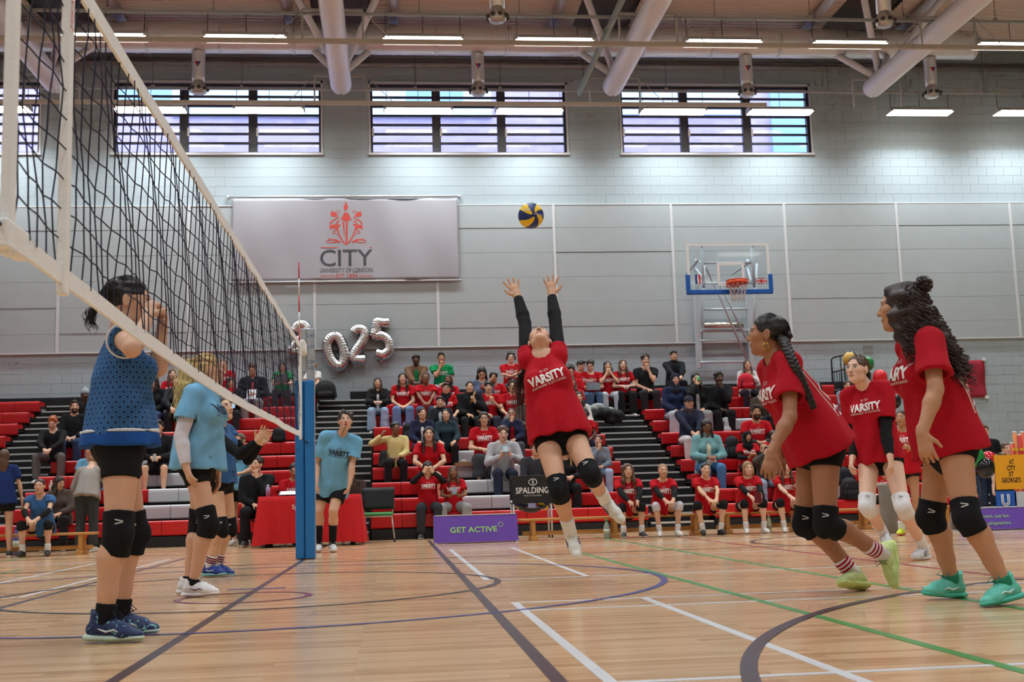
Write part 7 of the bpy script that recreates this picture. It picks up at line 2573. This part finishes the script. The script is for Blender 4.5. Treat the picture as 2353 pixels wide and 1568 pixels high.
C(1231, 1032, 'spectator in dark striped jumper behind the black ball carrier', ('long', (52, 54, 60)), ('trousers', LJEAN), ('short', 'dark'), 'light', sex='m')
C(1298, 1030, 'spectator in black clothes seen between the jumper legs', ('long', BLK), ('trousers', BLK), ('long', 'light'), 'light', arms='phone', shoes=(150, 60, 50))
C(1214, 918, 'spectator in brown coat half hidden left of the jumper waist', ('jacket', (84, 74, 66)), ('trousers', BLK), ('short', 'dark'), 'light', sex='m')
C(1296, 826, 'curly-haired man half hidden behind the jumper shoulder', tee(RED), ('trousers', BLK), ('curly', 'black'), 'light', sex='m')
C(1309, 849, 'man with curly black hair bowed beside the jumper shoulder', tee(RED), ('trousers', JEAN), ('curly', 'black'), 'light', sex='m', look=(.2, -.4))
C(1335, 841, 'black-haired man in red shirt turned to the laptop', tee(RED), ('trousers', JEAN), ('quiff', 'black'), 'light', sex='m', look=(.8, -.3), arms='phone')
C(1356, 841, 'man with brown curls in red shirt holding a black laptop', tee(RED), ('trousers', (84, 108, 142)), ('curly', 'dark'), 'fair', sex='m', look=(-.2, -.45), arms='phone', lean=.22)
C(1396, 842, 'woman in red shirt with both hands at her mouth', tee(RED), ('trousers', (190, 196, 206)), ('long', 'dark'), 'light', arms='mouth')
C(1431, 839, 'woman with long brown hair in red shirt and black trousers', tee(RED), ('wide', BLK), ('long', 'brown'), 'fair', shoes=(214, 210, 204), arms='phone')
C(1483, 825, 'man in black shirt leaning chin on fist on the top row', tee((30, 32, 36)), ('trousers', (40, 40, 44)), ('curly', 'dark'), 'light', sex='m', arms='chin', shoes=(214, 212, 210), print=None)
C(1311, 877, 'woman with long brown hair in red below the laptop pair', tee(RED), ('trousers', BLK), ('long', 'brown'), 'fair')
C(1330, 914, 'woman with long dark hair in white blouse', ('long', (214, 212, 208)), ('trousers', BLK), ('long', 'black'), 'asian')
C(1343, 951, 'woman with headphones in red shirt right of the jumper', tee(RED), ('trousers', NAVY), ('tied', 'black'), 'dark', headphones=True)
C(1375, 1014, 'woman in grey sweatshirt and light jeans with hand at mouth', ('long', (120, 130, 144)), ('trousers', (158, 184, 214)), ('longback', 'dark'), 'light', arms='chinR', look=(-.3, .1), lean=.25)
# right bank
C(1548, 818, 'man in black jacket sitting highest beside the goal frame', ('jacket', (26, 28, 32)), ('trousers', BLK), ('fringe', 'black'), 'asian', sex='m', arms='clasp')
C(1551, 873, 'woman in navy headscarf and navy hoodie', ('hoodie', (32, 42, 74)), ('wide', (176, 178, 188)), ('hijab', 'black'), 'light', hijab=(36, 40, 56), arms='lap')
C(1599, 870, 'woman in black jacket holding a green cup', ('jacket', (28, 28, 30)), ('trousers', (150, 154, 158)), ('long', 'black'), 'asian', open=(178, 178, 180), arms='drink')
C(1651, 867, 'man in black hoodie resting chin on hand', ('hoodie', (26, 26, 29)), ('trousers', BLK), ('curly', 'black'), 'dark', sex='m', arms='chin', lean=.2)
C(1717, 839, 'smiling woman in white off-shoulder sweater clapping', ('long', (218, 216, 218)), ('trousers', (40, 42, 52)), ('long', 'brown'), 'fair', arms='clap', mouth=.005)
C(1755, 842, 'woman in cream top behind the braided player head', ('long', (216, 210, 200)), ('trousers', BLK), ('longback', 'dark'), 'light')
C(1583, 926, 'man in dark cap and navy jacket with pale trousers', ('jacket', (36, 40, 60)), ('trousers', (206, 202, 200)), ('short', 'dark'), 'light', sex='m', cap=(40, 44, 56), glasses=True, scarf=(70, 60, 62), arms='clasp')
C(1623, 981, 'woman in pale teal jacket reading a booklet', ('jacket', (116, 164, 170)), ('trousers', (74, 122, 172)), ('long', 'black'), 'brown', open=(226, 222, 190), openw=.06, look=(0, -.3), arms='phone', glasses=True)
C(1736, 940, 'bearded man in red shirt with dark undersleeves', tee(RED), ('trousers', BLK), ('quiff', 'black'), 'tan', sex='m', beard=True, armsleeve=(50, 54, 60), arms='phone', knees=.2)
C(1753, 897, 'woman in olive coat with cream scarf', ('jacket', (72, 64, 54)), ('trousers', BLK), ('bob', 'dark'), 'light', scarf=(214, 204, 186))
C(1718, 1004, 'smiling woman in black headscarf and red shirt', tee(RED), ('trousers', BLK), ('hijab', 'black'), 'tan', hijab=(22, 22, 24), armsleeve=BLK, arms='phone')
C(1776, 944, 'dark-haired spectator behind the braided player shoulder', ('long', BLK), ('trousers', BLK), ('long', 'black'), 'light')
C(1778, 1004, 'spectator in red right of the black headscarf', tee(RED), ('trousers', BLK), ('long', 'black'), 'asian')
C(1758, 1050, 'spectator holding up a phone behind the bench players', ('long', (70, 66, 62)), ('trousers', LJEAN), ('short', 'light'), 'light', arms='film', k=1)
C(1878, 894, 'woman with long black hair looking down behind the braid', ('long', (40, 34, 36)), ('trousers', BLK), ('long', 'black'), 'light', look=(0, -.6))
C(1888, 922, 'woman in dark green coat behind the braided player', ('jacket', (30, 42, 38)), ('trousers', BLK), ('long', 'brown'), 'light')
C(1952, 962, 'spectator in grey hoodie hidden behind the ponytailed player', ('hoodie', (128, 134, 146)), ('trousers', (110, 114, 122)), ('short', 'dark'), 'light', sex='m', k=6)
# on the benches beside the court
BG = 'substitutes on the low benches'
BS = (BYR - .13, .31)


def B(px, py, label, seat=BS, **k):
    k.setdefault('bottom', ('shorts', (30, 26, 32))); k.setdefault('pads', BLK); k.setdefault('socks', (222, 220, 220)); k.setdefault('shoes', (218, 216, 214)); k.setdefault('short_len', .3)
    k.setdefault('pad_rng', (.20, .30)); k.setdefault('lean', .30); k.setdefault('feet', (.13, -.22)); k.setdefault('thighs', .06)
    return C(px, py, label, seat=seat, group=BG, drop=.31, fit=True, **k)


B(1443, 1082, 'bench player with long curly brown hair holding a clapper', hair=('curlylong', 'brown'), armsleeve=BLK, slv_rng=(.5, .95), arms='clasp', shoes=(60, 60, 64))
B(1524, 1083, 'bench player with white knee pads and tied fair hair', hair=('tied', 'light'), pads=(206, 204, 212), armsleeve=BLK, slv_rng=(.5, .8), arms='clasp', knees=.17)
B(1622, 1082, 'bench player with black hair and black shoes', hair=('tied', 'black'), skin='asian', arms='clasp', shoes=(30, 30, 32), sole=(60, 50, 44), knees=.19)
B(1720, 1082, 'fair-haired bench player with a black elbow sleeve holding a red fan', hair=('bob', 'light'), skin='fair', armsleeve=BLK, slv_rng=(.7, .5), arms='clasp')
B(1806, 1080, 'bench player with long brown hair behind the braided player hand', hair=('long', 'brown'), skin='fair', arms='clasp', knees=.17)
B(2024, 1078, 'bench player hidden behind the ponytailed player legs', hair=('tied', 'dark'), skin='fair', arms='lap')
JB = B(91, 1118, 'bench player in blue short-sleeved jersey at the far left', seat=(BYL - .13, .31), top=('tee', (34, 74, 120)), top_mat=M_HEX, hair=('tied', 'dark'), armsleeve=BLK, slv_rng=(.95, .75), arms='clasp', shoes=(30, 30, 32), sole=(120, 84, 60), print=None, top_opt=dict(slv=.4), feet=(.17, -.2), knees=.18)
C(136, 1118, 'woman with dark hair in brown fleece sitting behind the blue bench player', ('jacket', (84, 70, 64)), ('trousers', BLK), ('long', 'dark'), 'light', k=0, look=(.9, -.3), lean=.2, seat=(19.2, .42))
# at the table
C(590, 1070, 'man in black sweatshirt resting his cheek on his hand beside the red table', ('long', (24, 25, 28)), ('trousers', (26, 26, 30)), ('curly', 'dark'), 'light', sex='m', seat=(18.55, .44), drop=.44, arms='chin', look=(-.5, .15), shoes=(50, 50, 52), group='people at the scorer table')
C(677, 1082, 'scorer in red shirt behind the table left of the post', tee(RED), ('trousers', BLK), ('short', 'black'), 'tan', sex='m', seat=(18.75, .42), arms='phone', look=(0, -.3), group='people at the scorer table')
C(806, 1088, 'person in brown leather jacket behind the table right of the post', ('jacket', (66, 48, 42)), ('trousers', BLK), ('short', 'dark'), 'light', sex='m', seat=(18.85, .42), group='people at the scorer table')
for px, y, lb in ((590, 18.66, 'red plastic chair under the man in black sweatshirt'), (677, 18.86, 'plain chair under the scorer in red'), (806, 18.96, 'plain chair under the person in brown leather')):
    x = P(px, 1100, y)[0]; t = empty('stacking_chair', (x, y, 0), lb, 'chair'); mr_ = mat('red chair shell', (150, 20, 30), .5)
    MB().box((x - .21, y - .2, .39), (x + .21, y + .2, .418), bev=.01).obj('seat', mr_, t)
    MB().box((x - .2, y + .2, .46), (x + .2, y + .225, .78), bev=.01).obj('backrest', mr_, t)
    for sx in (-1, 1):
        for sy_ in (-1, 1):
            MB().tube([(x + sx * .19, y + sy_ * .18, 0), (x + sx * .18, y + sy_ * .17, .40 if sy_ < 0 else .6)], .011, 6).obj('leg', m_chl, t)


def stand(px, py, Y, label, s=1.0, sex='f', fwd=(0, -1), look=None, arms=((.12, -.05, -.52), (-.12, -.05, -.52)), lean=0.0, hz=None, **sp):
    """someone on the floor at depth Y with the head at the photo position"""
    q = P(px, py, Y); f = unit(V3(*fwd, 0)); l = unit(np.cross([0, 0, 1.0], f))       # l = the person's left
    s = max(.8, min(1.12, q[2] / 1.60)) if hz is None else hz
    J = {'head': q.copy()}
    nk = q - V3(0, 0, .155 * s) - f * .03
    if lean: nk = V3(q[0], q[1], 0) - f * .10 + V3(0, 0, q[2] - .10)
    J['neck'] = nk
    J['pelvis'] = V3(nk[0], nk[1], 0) - f * math.sin(lean) * .5 * s + V3(0, 0, .94 * s)
    w_ = (.17 if sex == 'f' else .195) * s
    for sd, sg, a in (('L', 1, arms[0]), ('R', -1, arms[1])):
        J['sh' + sd] = nk - V3(0, 0, .045 * s) + l * w_ * sg
        J['hip' + sd] = J['pelvis'] + l * .09 * s * sg - V3(0, 0, .02)
        J['kn' + sd] = J['hip' + sd] * V3(1, 1, 0) + f * .03 + V3(0, 0, .50 * s) + l * .01 * sg
        J['an' + sd] = J['hip' + sd] * V3(1, 1, 0) + V3(0, 0, .085 * s) + l * .02 * sg
        J['toe' + sd] = J['an' + sd] + f * .19 * s + V3(0, 0, -.068 * s) + l * .03 * sg
        t = J['sh' + sd] + (l * a[0] - f * a[1] + V3(0, 0, a[2])) * s
        J['el' + sd], J['wr' + sd] = ik(J['sh' + sd], t, .285 * s, .25 * s, l * sg * .5 - f * .6 + V3(0, 0, -.4))
        J['hand' + sd] = (unit(J['wr' + sd] - J['el' + sd]), unit(-l * sg), dict(curl=.45, spread=.1))
    J['H'] = head_frame(look or (f[0], f[1], 0))
    sp.update(s=s, sex=sex)
    person(J, sp, label)
    return J


stand(9, 1050, 17.3, 'woman in navy shirt standing at the far left edge', fwd=(-.3, 1), top=('tee', (26, 46, 100)), bottom=('shorts', BLK), hair=('longback', 'brown'), skin='light', shoes=(60, 60, 60), group='people standing off court', short_len=.45, top_opt=dict(flare=.035))
stand(214, 1062, 18.6, 'woman in beige sweater bending towards the seats with her back turned', fwd=(.1, 1), look=(.1, .8, -.6), lean=.30, hz=.93, top=('long', (156, 150, 144)), bottom=('trousers', (58, 60, 62)), hair=('bun', 'light'), skin='fair', shoes=(206, 206, 202), group='people standing off court', top_opt=dict(flare=.04), arms=((.1, -.2, -.45), (-.1, -.2, -.45)))
stand(551, 1014, 18.95, 'man in pale blue shirt filming with a small camera', sex='m', fwd=(-.4, -.9), look=(-.4, -.9, -.2), top=('tee', (112, 174, 210)), print=(20, 30, 56), bottom=('shorts', BLK), hair=('short', 'brown'), skin='light', arms=((-.05, -.33, -.32), (.05, -.33, -.32)), shoes=(200, 200, 200), group='people standing off court', short_len=.6)
stand(2072, 962, 14.3, 'woman in red shirt and yellow shoes standing behind the curly player', fwd=(-.5, -.85), look=(-.7, -.7, .1), top=tee(RED), print=PRINT_W, bottom=('shorts', BLK), hair=('tied', 'black'), skin='tan', arms=((-.05, -.22, -.22), (-.12, -.05, -.5)), shoes=(206, 224, 40), sole=(226, 60, 40), socks=(222, 222, 222), group='people standing off court', short_len=.3)
stand(2261, 992, 16.9, 'man in black shirt and jeans standing behind the yellow board', sex='m', fwd=(-.1, -1), top=tee((28, 29, 32)), bottom=('trousers', (44, 62, 92)), hair=('fringe', 'brown'), skin='fair', group='people standing off court', shoes=(40, 40, 40))
stand(2312, 1032, 16.6, 'man with only his head showing above the yellow board', sex='m', fwd=(0, -1), top=tee((40, 44, 52)), bottom=('trousers', BLK), hair=('short', 'brown'), skin='fair', group='people standing off court', shoes=(40, 40, 40))


def in_hand(who, hand):
    J = next(v for n, v in WHO.items() if n.startswith(who))
    pt = lambda sd: J['wr' + sd] + unit(J['hand' + sd][0]) * .09 + unit(J['hand' + sd][1]) * .02
    return pt(hand) if hand != 'M' else (pt('L') + pt('R')) / 2


# ------------------------------------------------------------------ what people hold, and what lies on the seats
def held(nm, who, hand, size, col, label, cat, tilt=.6, extra=None, off=(0, 0, 0)):
    """flat little thing (phone, packet, laptop) in the hands of the person whose label starts with who"""
    q = in_hand(who, hand) + V3(off); t = empty(nm, q, label, cat)
    w_, h_, th = size
    u = V3(0, math.sin(tilt), math.cos(tilt)); n = V3(0, -math.cos(tilt), math.sin(tilt))
    MB().obox(q, V3(w_ / 2, 0, 0), u * h_ / 2, n * th / 2).obj(nm + '_body', mat(nm, col, .35), t)
    if extra: MB().obox(q + n * (th / 2 + .001), V3(w_ * .42, 0, 0), u * h_ * .42, n * .001).obj(extra[0], mat(nm + ' face', extra[1], .3), t)
    return t


for (who, lb) in (('woman with long black hair in black jacket', 'dark red phone held by the woman in black jacket and light jeans'), ('woman with long brown hair in red shirt and black', 'phone held by the woman in red and black trousers'), ('woman with long braids', 'phone held by the woman with braids')):
    held('phone', who, 'M', (.075, .15, .01), (90, 30, 40) if 'dark red' in lb else (30, 30, 34), lb, 'phone', extra=('screen', (60, 66, 76)))
held('phone', 'girl in red shirt and black sleeves', 'M', (.15, .075, .01), (30, 34, 60), 'dark blue phone lifted by the girl photographing', 'phone', 0)
held('phone', 'spectator in red shirt filming', 'R', (.15, .075, .01), (22, 22, 24), 'black phone filming among the red shirts', 'phone', 0)
held('phone', 'spectator holding up a phone', 'M', (.15, .075, .01), (22, 22, 24), 'black phone held up behind the bench players', 'phone', 0)
held('laptop', 'man with brown curls', 'M', (.30, .20, .015), (30, 30, 34), 'open black laptop on the curly-haired man lap', 'laptop', .5, ('screen', (54, 60, 74)), (0, -.03, .02))
held('laptop', 'spectator in green shirt with a laptop', 'M', (.30, .20, .015), (52, 40, 48), 'dark laptop on the green-shirted spectator lap', 'laptop', .3, None, (0, -.03, .02))
held('snack_packet', 'man in pale grey hoodie', 'M', (.11, .12, .03), (84, 176, 214), 'blue and white snack packet in the grey hoodie hands', 'packet', .2, ('packet_print', (214, 226, 232)), (0, -.03, .03))
held('folder', 'woman in dark coat with red scarf', 'M', (.24, .18, .008), (110, 160, 206), 'pale blue folder behind the reaching player', 'folder', .9)
held('paper', 'man in dark jacket over pink', 'M', (.2, .24, .004), (214, 214, 224), 'white papers held by the man in the pink shirt', 'paper', .5)
held('booklet', 'woman in pale teal jacket', 'M', (.14, .18, .012), (96, 30, 44), 'dark red booklet read by the woman in teal', 'booklet', .8)
held('hand_fan', 'fair-haired bench player', 'M', (.10, .15, .012), (110, 18, 32), 'dark red folding fan held by the fair-haired bench player', 'fan', .1, None, (0, -.02, .06))
held('hand_clapper', 'bench player with long curly', 'M', (.035, .17, .02), (120, 26, 34), 'red hand clapper held by the curly bench player', 'clapper', .0, None, (0, -.02, .06))
held('camera', 'man in pale blue shirt filming', 'M', (.10, .09, .08), (28, 28, 30), 'small black camera held by the man in pale blue', 'camera', 0, ('camera_lens', (60, 64, 70)), (0, -.02, .03))
held('small_bottle', 'young man in black jacket and shorts', 'M', (.05, .12, .05), (190, 204, 196), 'small pale bottle held by the young man in shorts', 'bottle', .0, None, (0, -.02, .03))
q = in_hand('man in black puffer', 'L'); o = empty('stick', q, 'pale wooden stick held by the man in the puffer jacket', 'stick')
MB().tube([q + V3(-.05, .0, -.12), q + V3(.06, -.02, .12)], .014, 8).obj('stick_shaft', m_wood, o)


def bottle(px, py, Y, z, h, r, col, cap, label, cat='bottle'):
    q = P(px, py, Y); t = empty('drinks_bottle', (q[0], Y, z), label, cat)
    MB().lathe([(r * .9, z), (r, z + .01), (r, z + h * .62), (r * .45, z + h * .85), (r * .42, z + h * .9)], (q[0], Y, 0), 14).obj('bottle_body', mat('bottle', col, .2), t)
    MB().lathe([(r * .5, z + h * .9), (r * .5, z + h)], (q[0], Y, 0), 12).obj('cap', mat('bottle cap', cap, .4), t)
    MB().lathe([(r * 1.02, z + h * .28), (r * 1.02, z + h * .5)], (q[0], Y, 0), 14).obj('bottle_label', mat('bottle label', (196, 206, 190), .5), t)


bottle(1395, 1237, 16.75, 0, .27, .045, (150, 160, 150), (40, 150, 70), 'clear water bottle with green cap on the floor by the bench')
bottle(1768, 1222, 16.9, 0, .26, .036, (196, 208, 170), (190, 200, 170), 'pale green flask on the floor under the bench')
bottle(118, 1092, ROWF[2] + .2, RZ[2], .2, .036, (206, 190, 170), (226, 226, 224), 'white and red drinks bottle beside the ginger-haired man')
bottle(134, 1092, ROWF[2] + .22, RZ[2], .16, .03, (60, 70, 130), (190, 40, 50), 'blue drinks can beside the white bottle', 'can')
bottle(929, 970, ROWF[6] + .1, RZ[6] - .1, .2, .035, (190, 200, 214), (90, 110, 180), 'clear bottle between the jeans of the long-haired woman')
bottle(366, 938, ROWF[7] + .1, RZ[7], .2, .033, (150, 180, 210), (70, 120, 190), 'clear blue bottle on the seats beside the light jeans')
bottle(38, 1213, 18.0, .0, .42, .05, (110, 110, 170), (90, 90, 150), 'tall violet flask standing behind the left bench')
for (who, col, lb) in (('woman in black jacket holding a green', (80, 190, 110), 'green paper cup held by the woman in black jacket'), ('woman with long black hair in dark coat', (214, 212, 214), 'white paper cup held by the dark-haired woman in coat')):
    q = in_hand(who, 'R') + V3(0, -.02, .02); t = empty('paper_cup', q, lb, 'cup')
    MB().lathe([(.026, q[2] - .05), (.034, q[2] + .05)], (q[0], q[1], 0), 12).obj('cup_wall', mat('cup', col, .5), t)
    MB().lathe([(.036, q[2] + .05), (.036, q[2] + .058), (.03, q[2] + .062)], (q[0], q[1], 0), 12).obj('cup_lid', m_wl, t)


def bag(px, py, Y, z, size, col, label, nm='backpack', seed=1):
    q = P(px, py, Y); t = empty(nm, (q[0], Y, z), label, 'bag')
    w_, d_, h_ = size; F = Fd(); c = V3(q[0], Y, z)
    if 'coat' in nm:
        r = np.random.default_rng(seed)
        for _ in range(9):
            o = V3(r.uniform(-.34, .34) * w_, r.uniform(-.2, .2) * d_, r.uniform(.08, .55) * h_); F.ell(c + o, np.eye(3), V3(.22 * w_, .3 * d_, .26 * h_) * r.uniform(.7, 1.2, 3), k=.05)
        F.cone(c + V3(-w_ * .4, -.1, h_ * .3), c + V3(-w_ * .55, -.16, -.05), .06, .045, k=.04); F.warp = folds(seed, .018, 1.1)
    else:
        F.cone(c + V3(0, 0, h_ * .18), c + V3(0, 0, h_ * .72), w_ * .5, w_ * .44, k=.02, n=V3(0, 1, 0), sc=w_ / d_); F.cone(c + V3(-w_ * .2, -d_ * .42, h_ * .2), c + V3(w_ * .2, -d_ * .42, h_ * .22), .075 * h_ / .3, k=.02, n=V3(0, 1, 0), sc=1.8); F.cut(c, V3(0, 0, -1)); F.warp = folds(seed, .008, 1.2)
    part('bag_body', F, .016, cloth(col, .7), t)
    if 'coat' in nm: return
    for sg in (-1, 1):
        MB().tube([c + V3(sg * w_ * .28, -d_ * .5, h_ * .85), c + V3(sg * w_ * .34, -d_ * .62, h_ * .5), c + V3(sg * w_ * .36, -d_ * .5, h_ * .1)], .012, 6).obj('strap', cloth(BLK), t)
    MB().tube([c + V3(-.05, 0, h_ * .92), c + V3(-.035, 0, h_ * 1.04), c + V3(.035, 0, h_ * 1.04), c + V3(.05, 0, h_ * .92)], .008, 6).obj('handle', cloth(BLK), t)


bag(1395, 940, ROWF[6] + .1, RZ[6] + .0, (.75, .4, .42), (28, 28, 30), 'heap of black coats and bags right of the jumper', 'coat_heap', 3)
bag(1375, 915, ROWF[7] + .1, RZ[7] - .1, (.6, .3, .34), (150, 158, 152), 'grey lined coat thrown on the heap of black coats', 'coat', 8)
bag(1682, 1036, ROWF[3] + .12, RZ[3], (.28, .24, .42), (34, 36, 40), 'black backpack beside the black headscarf')
bag(935, 985, ROWF[5] + .1, RZ[5], (.22, .2, .3), (30, 30, 32), 'black bag between the yellow sweater and navy hoodie')
bag(884, 1050, ROWF[3] + .15, RZ[3], (.24, .2, .30), (52, 50, 54), 'grey backpack behind the yellow sweater')
bag(748, 905, 25.9, 2.9, (.5, .3, .26), (30, 32, 34), 'black bag on the top step right of the post')
bag(1938, 1108, ROWF[1] + .1, RZ[1], (.4, .3, .2), (26, 28, 36), 'dark bag on the white seats behind the ponytailed player')
bag(1954, 1150, ROWF[0] + .1, RZ[0], (.35, .3, .3), (28, 26, 30), 'black bag by the bench behind the ponytailed player', seed=6)
bag(1668, 955, ROWF[6] - .25, RZ[6] - .3, (.3, .2, .26), (190, 194, 198), 'white plastic bag between the black hoodie man feet')
bag(1716, 905, ROWF[7] - .15, RZ[8] + .1, (.4, .24, .22), (196, 26, 44), 'red bag on the lap of the clapping woman')
bag(1740, 1118, ROWF[0] + .1, RZ[0], (.2, .2, .24), (90, 60, 64), 'small brown handbag behind the bench players', seed=4)
bag(640, 945, ROWF[5] + .1, RZ[5], (.3, .2, .22), (24, 24, 26), 'black bag on the red seats seen through the net', seed=2)
q = P(1067, 1066, ROWF[3] - .1); t = empty('cardboard_box', q, 'brown cardboard tray on the tread of the middle bank', 'box')
MB().box(q + V3(-.17, 0, -.05), q + V3(.18, .22, .02), bev=.004).obj('tray', mat('cardboard', (150, 112, 78), .8), t); MB().box(q + V3(-.06, .06, .02), q + V3(.06, .16, .07), bev=.02).obj('wrapper', mat('paper wrap', (190, 176, 160), .7), t)
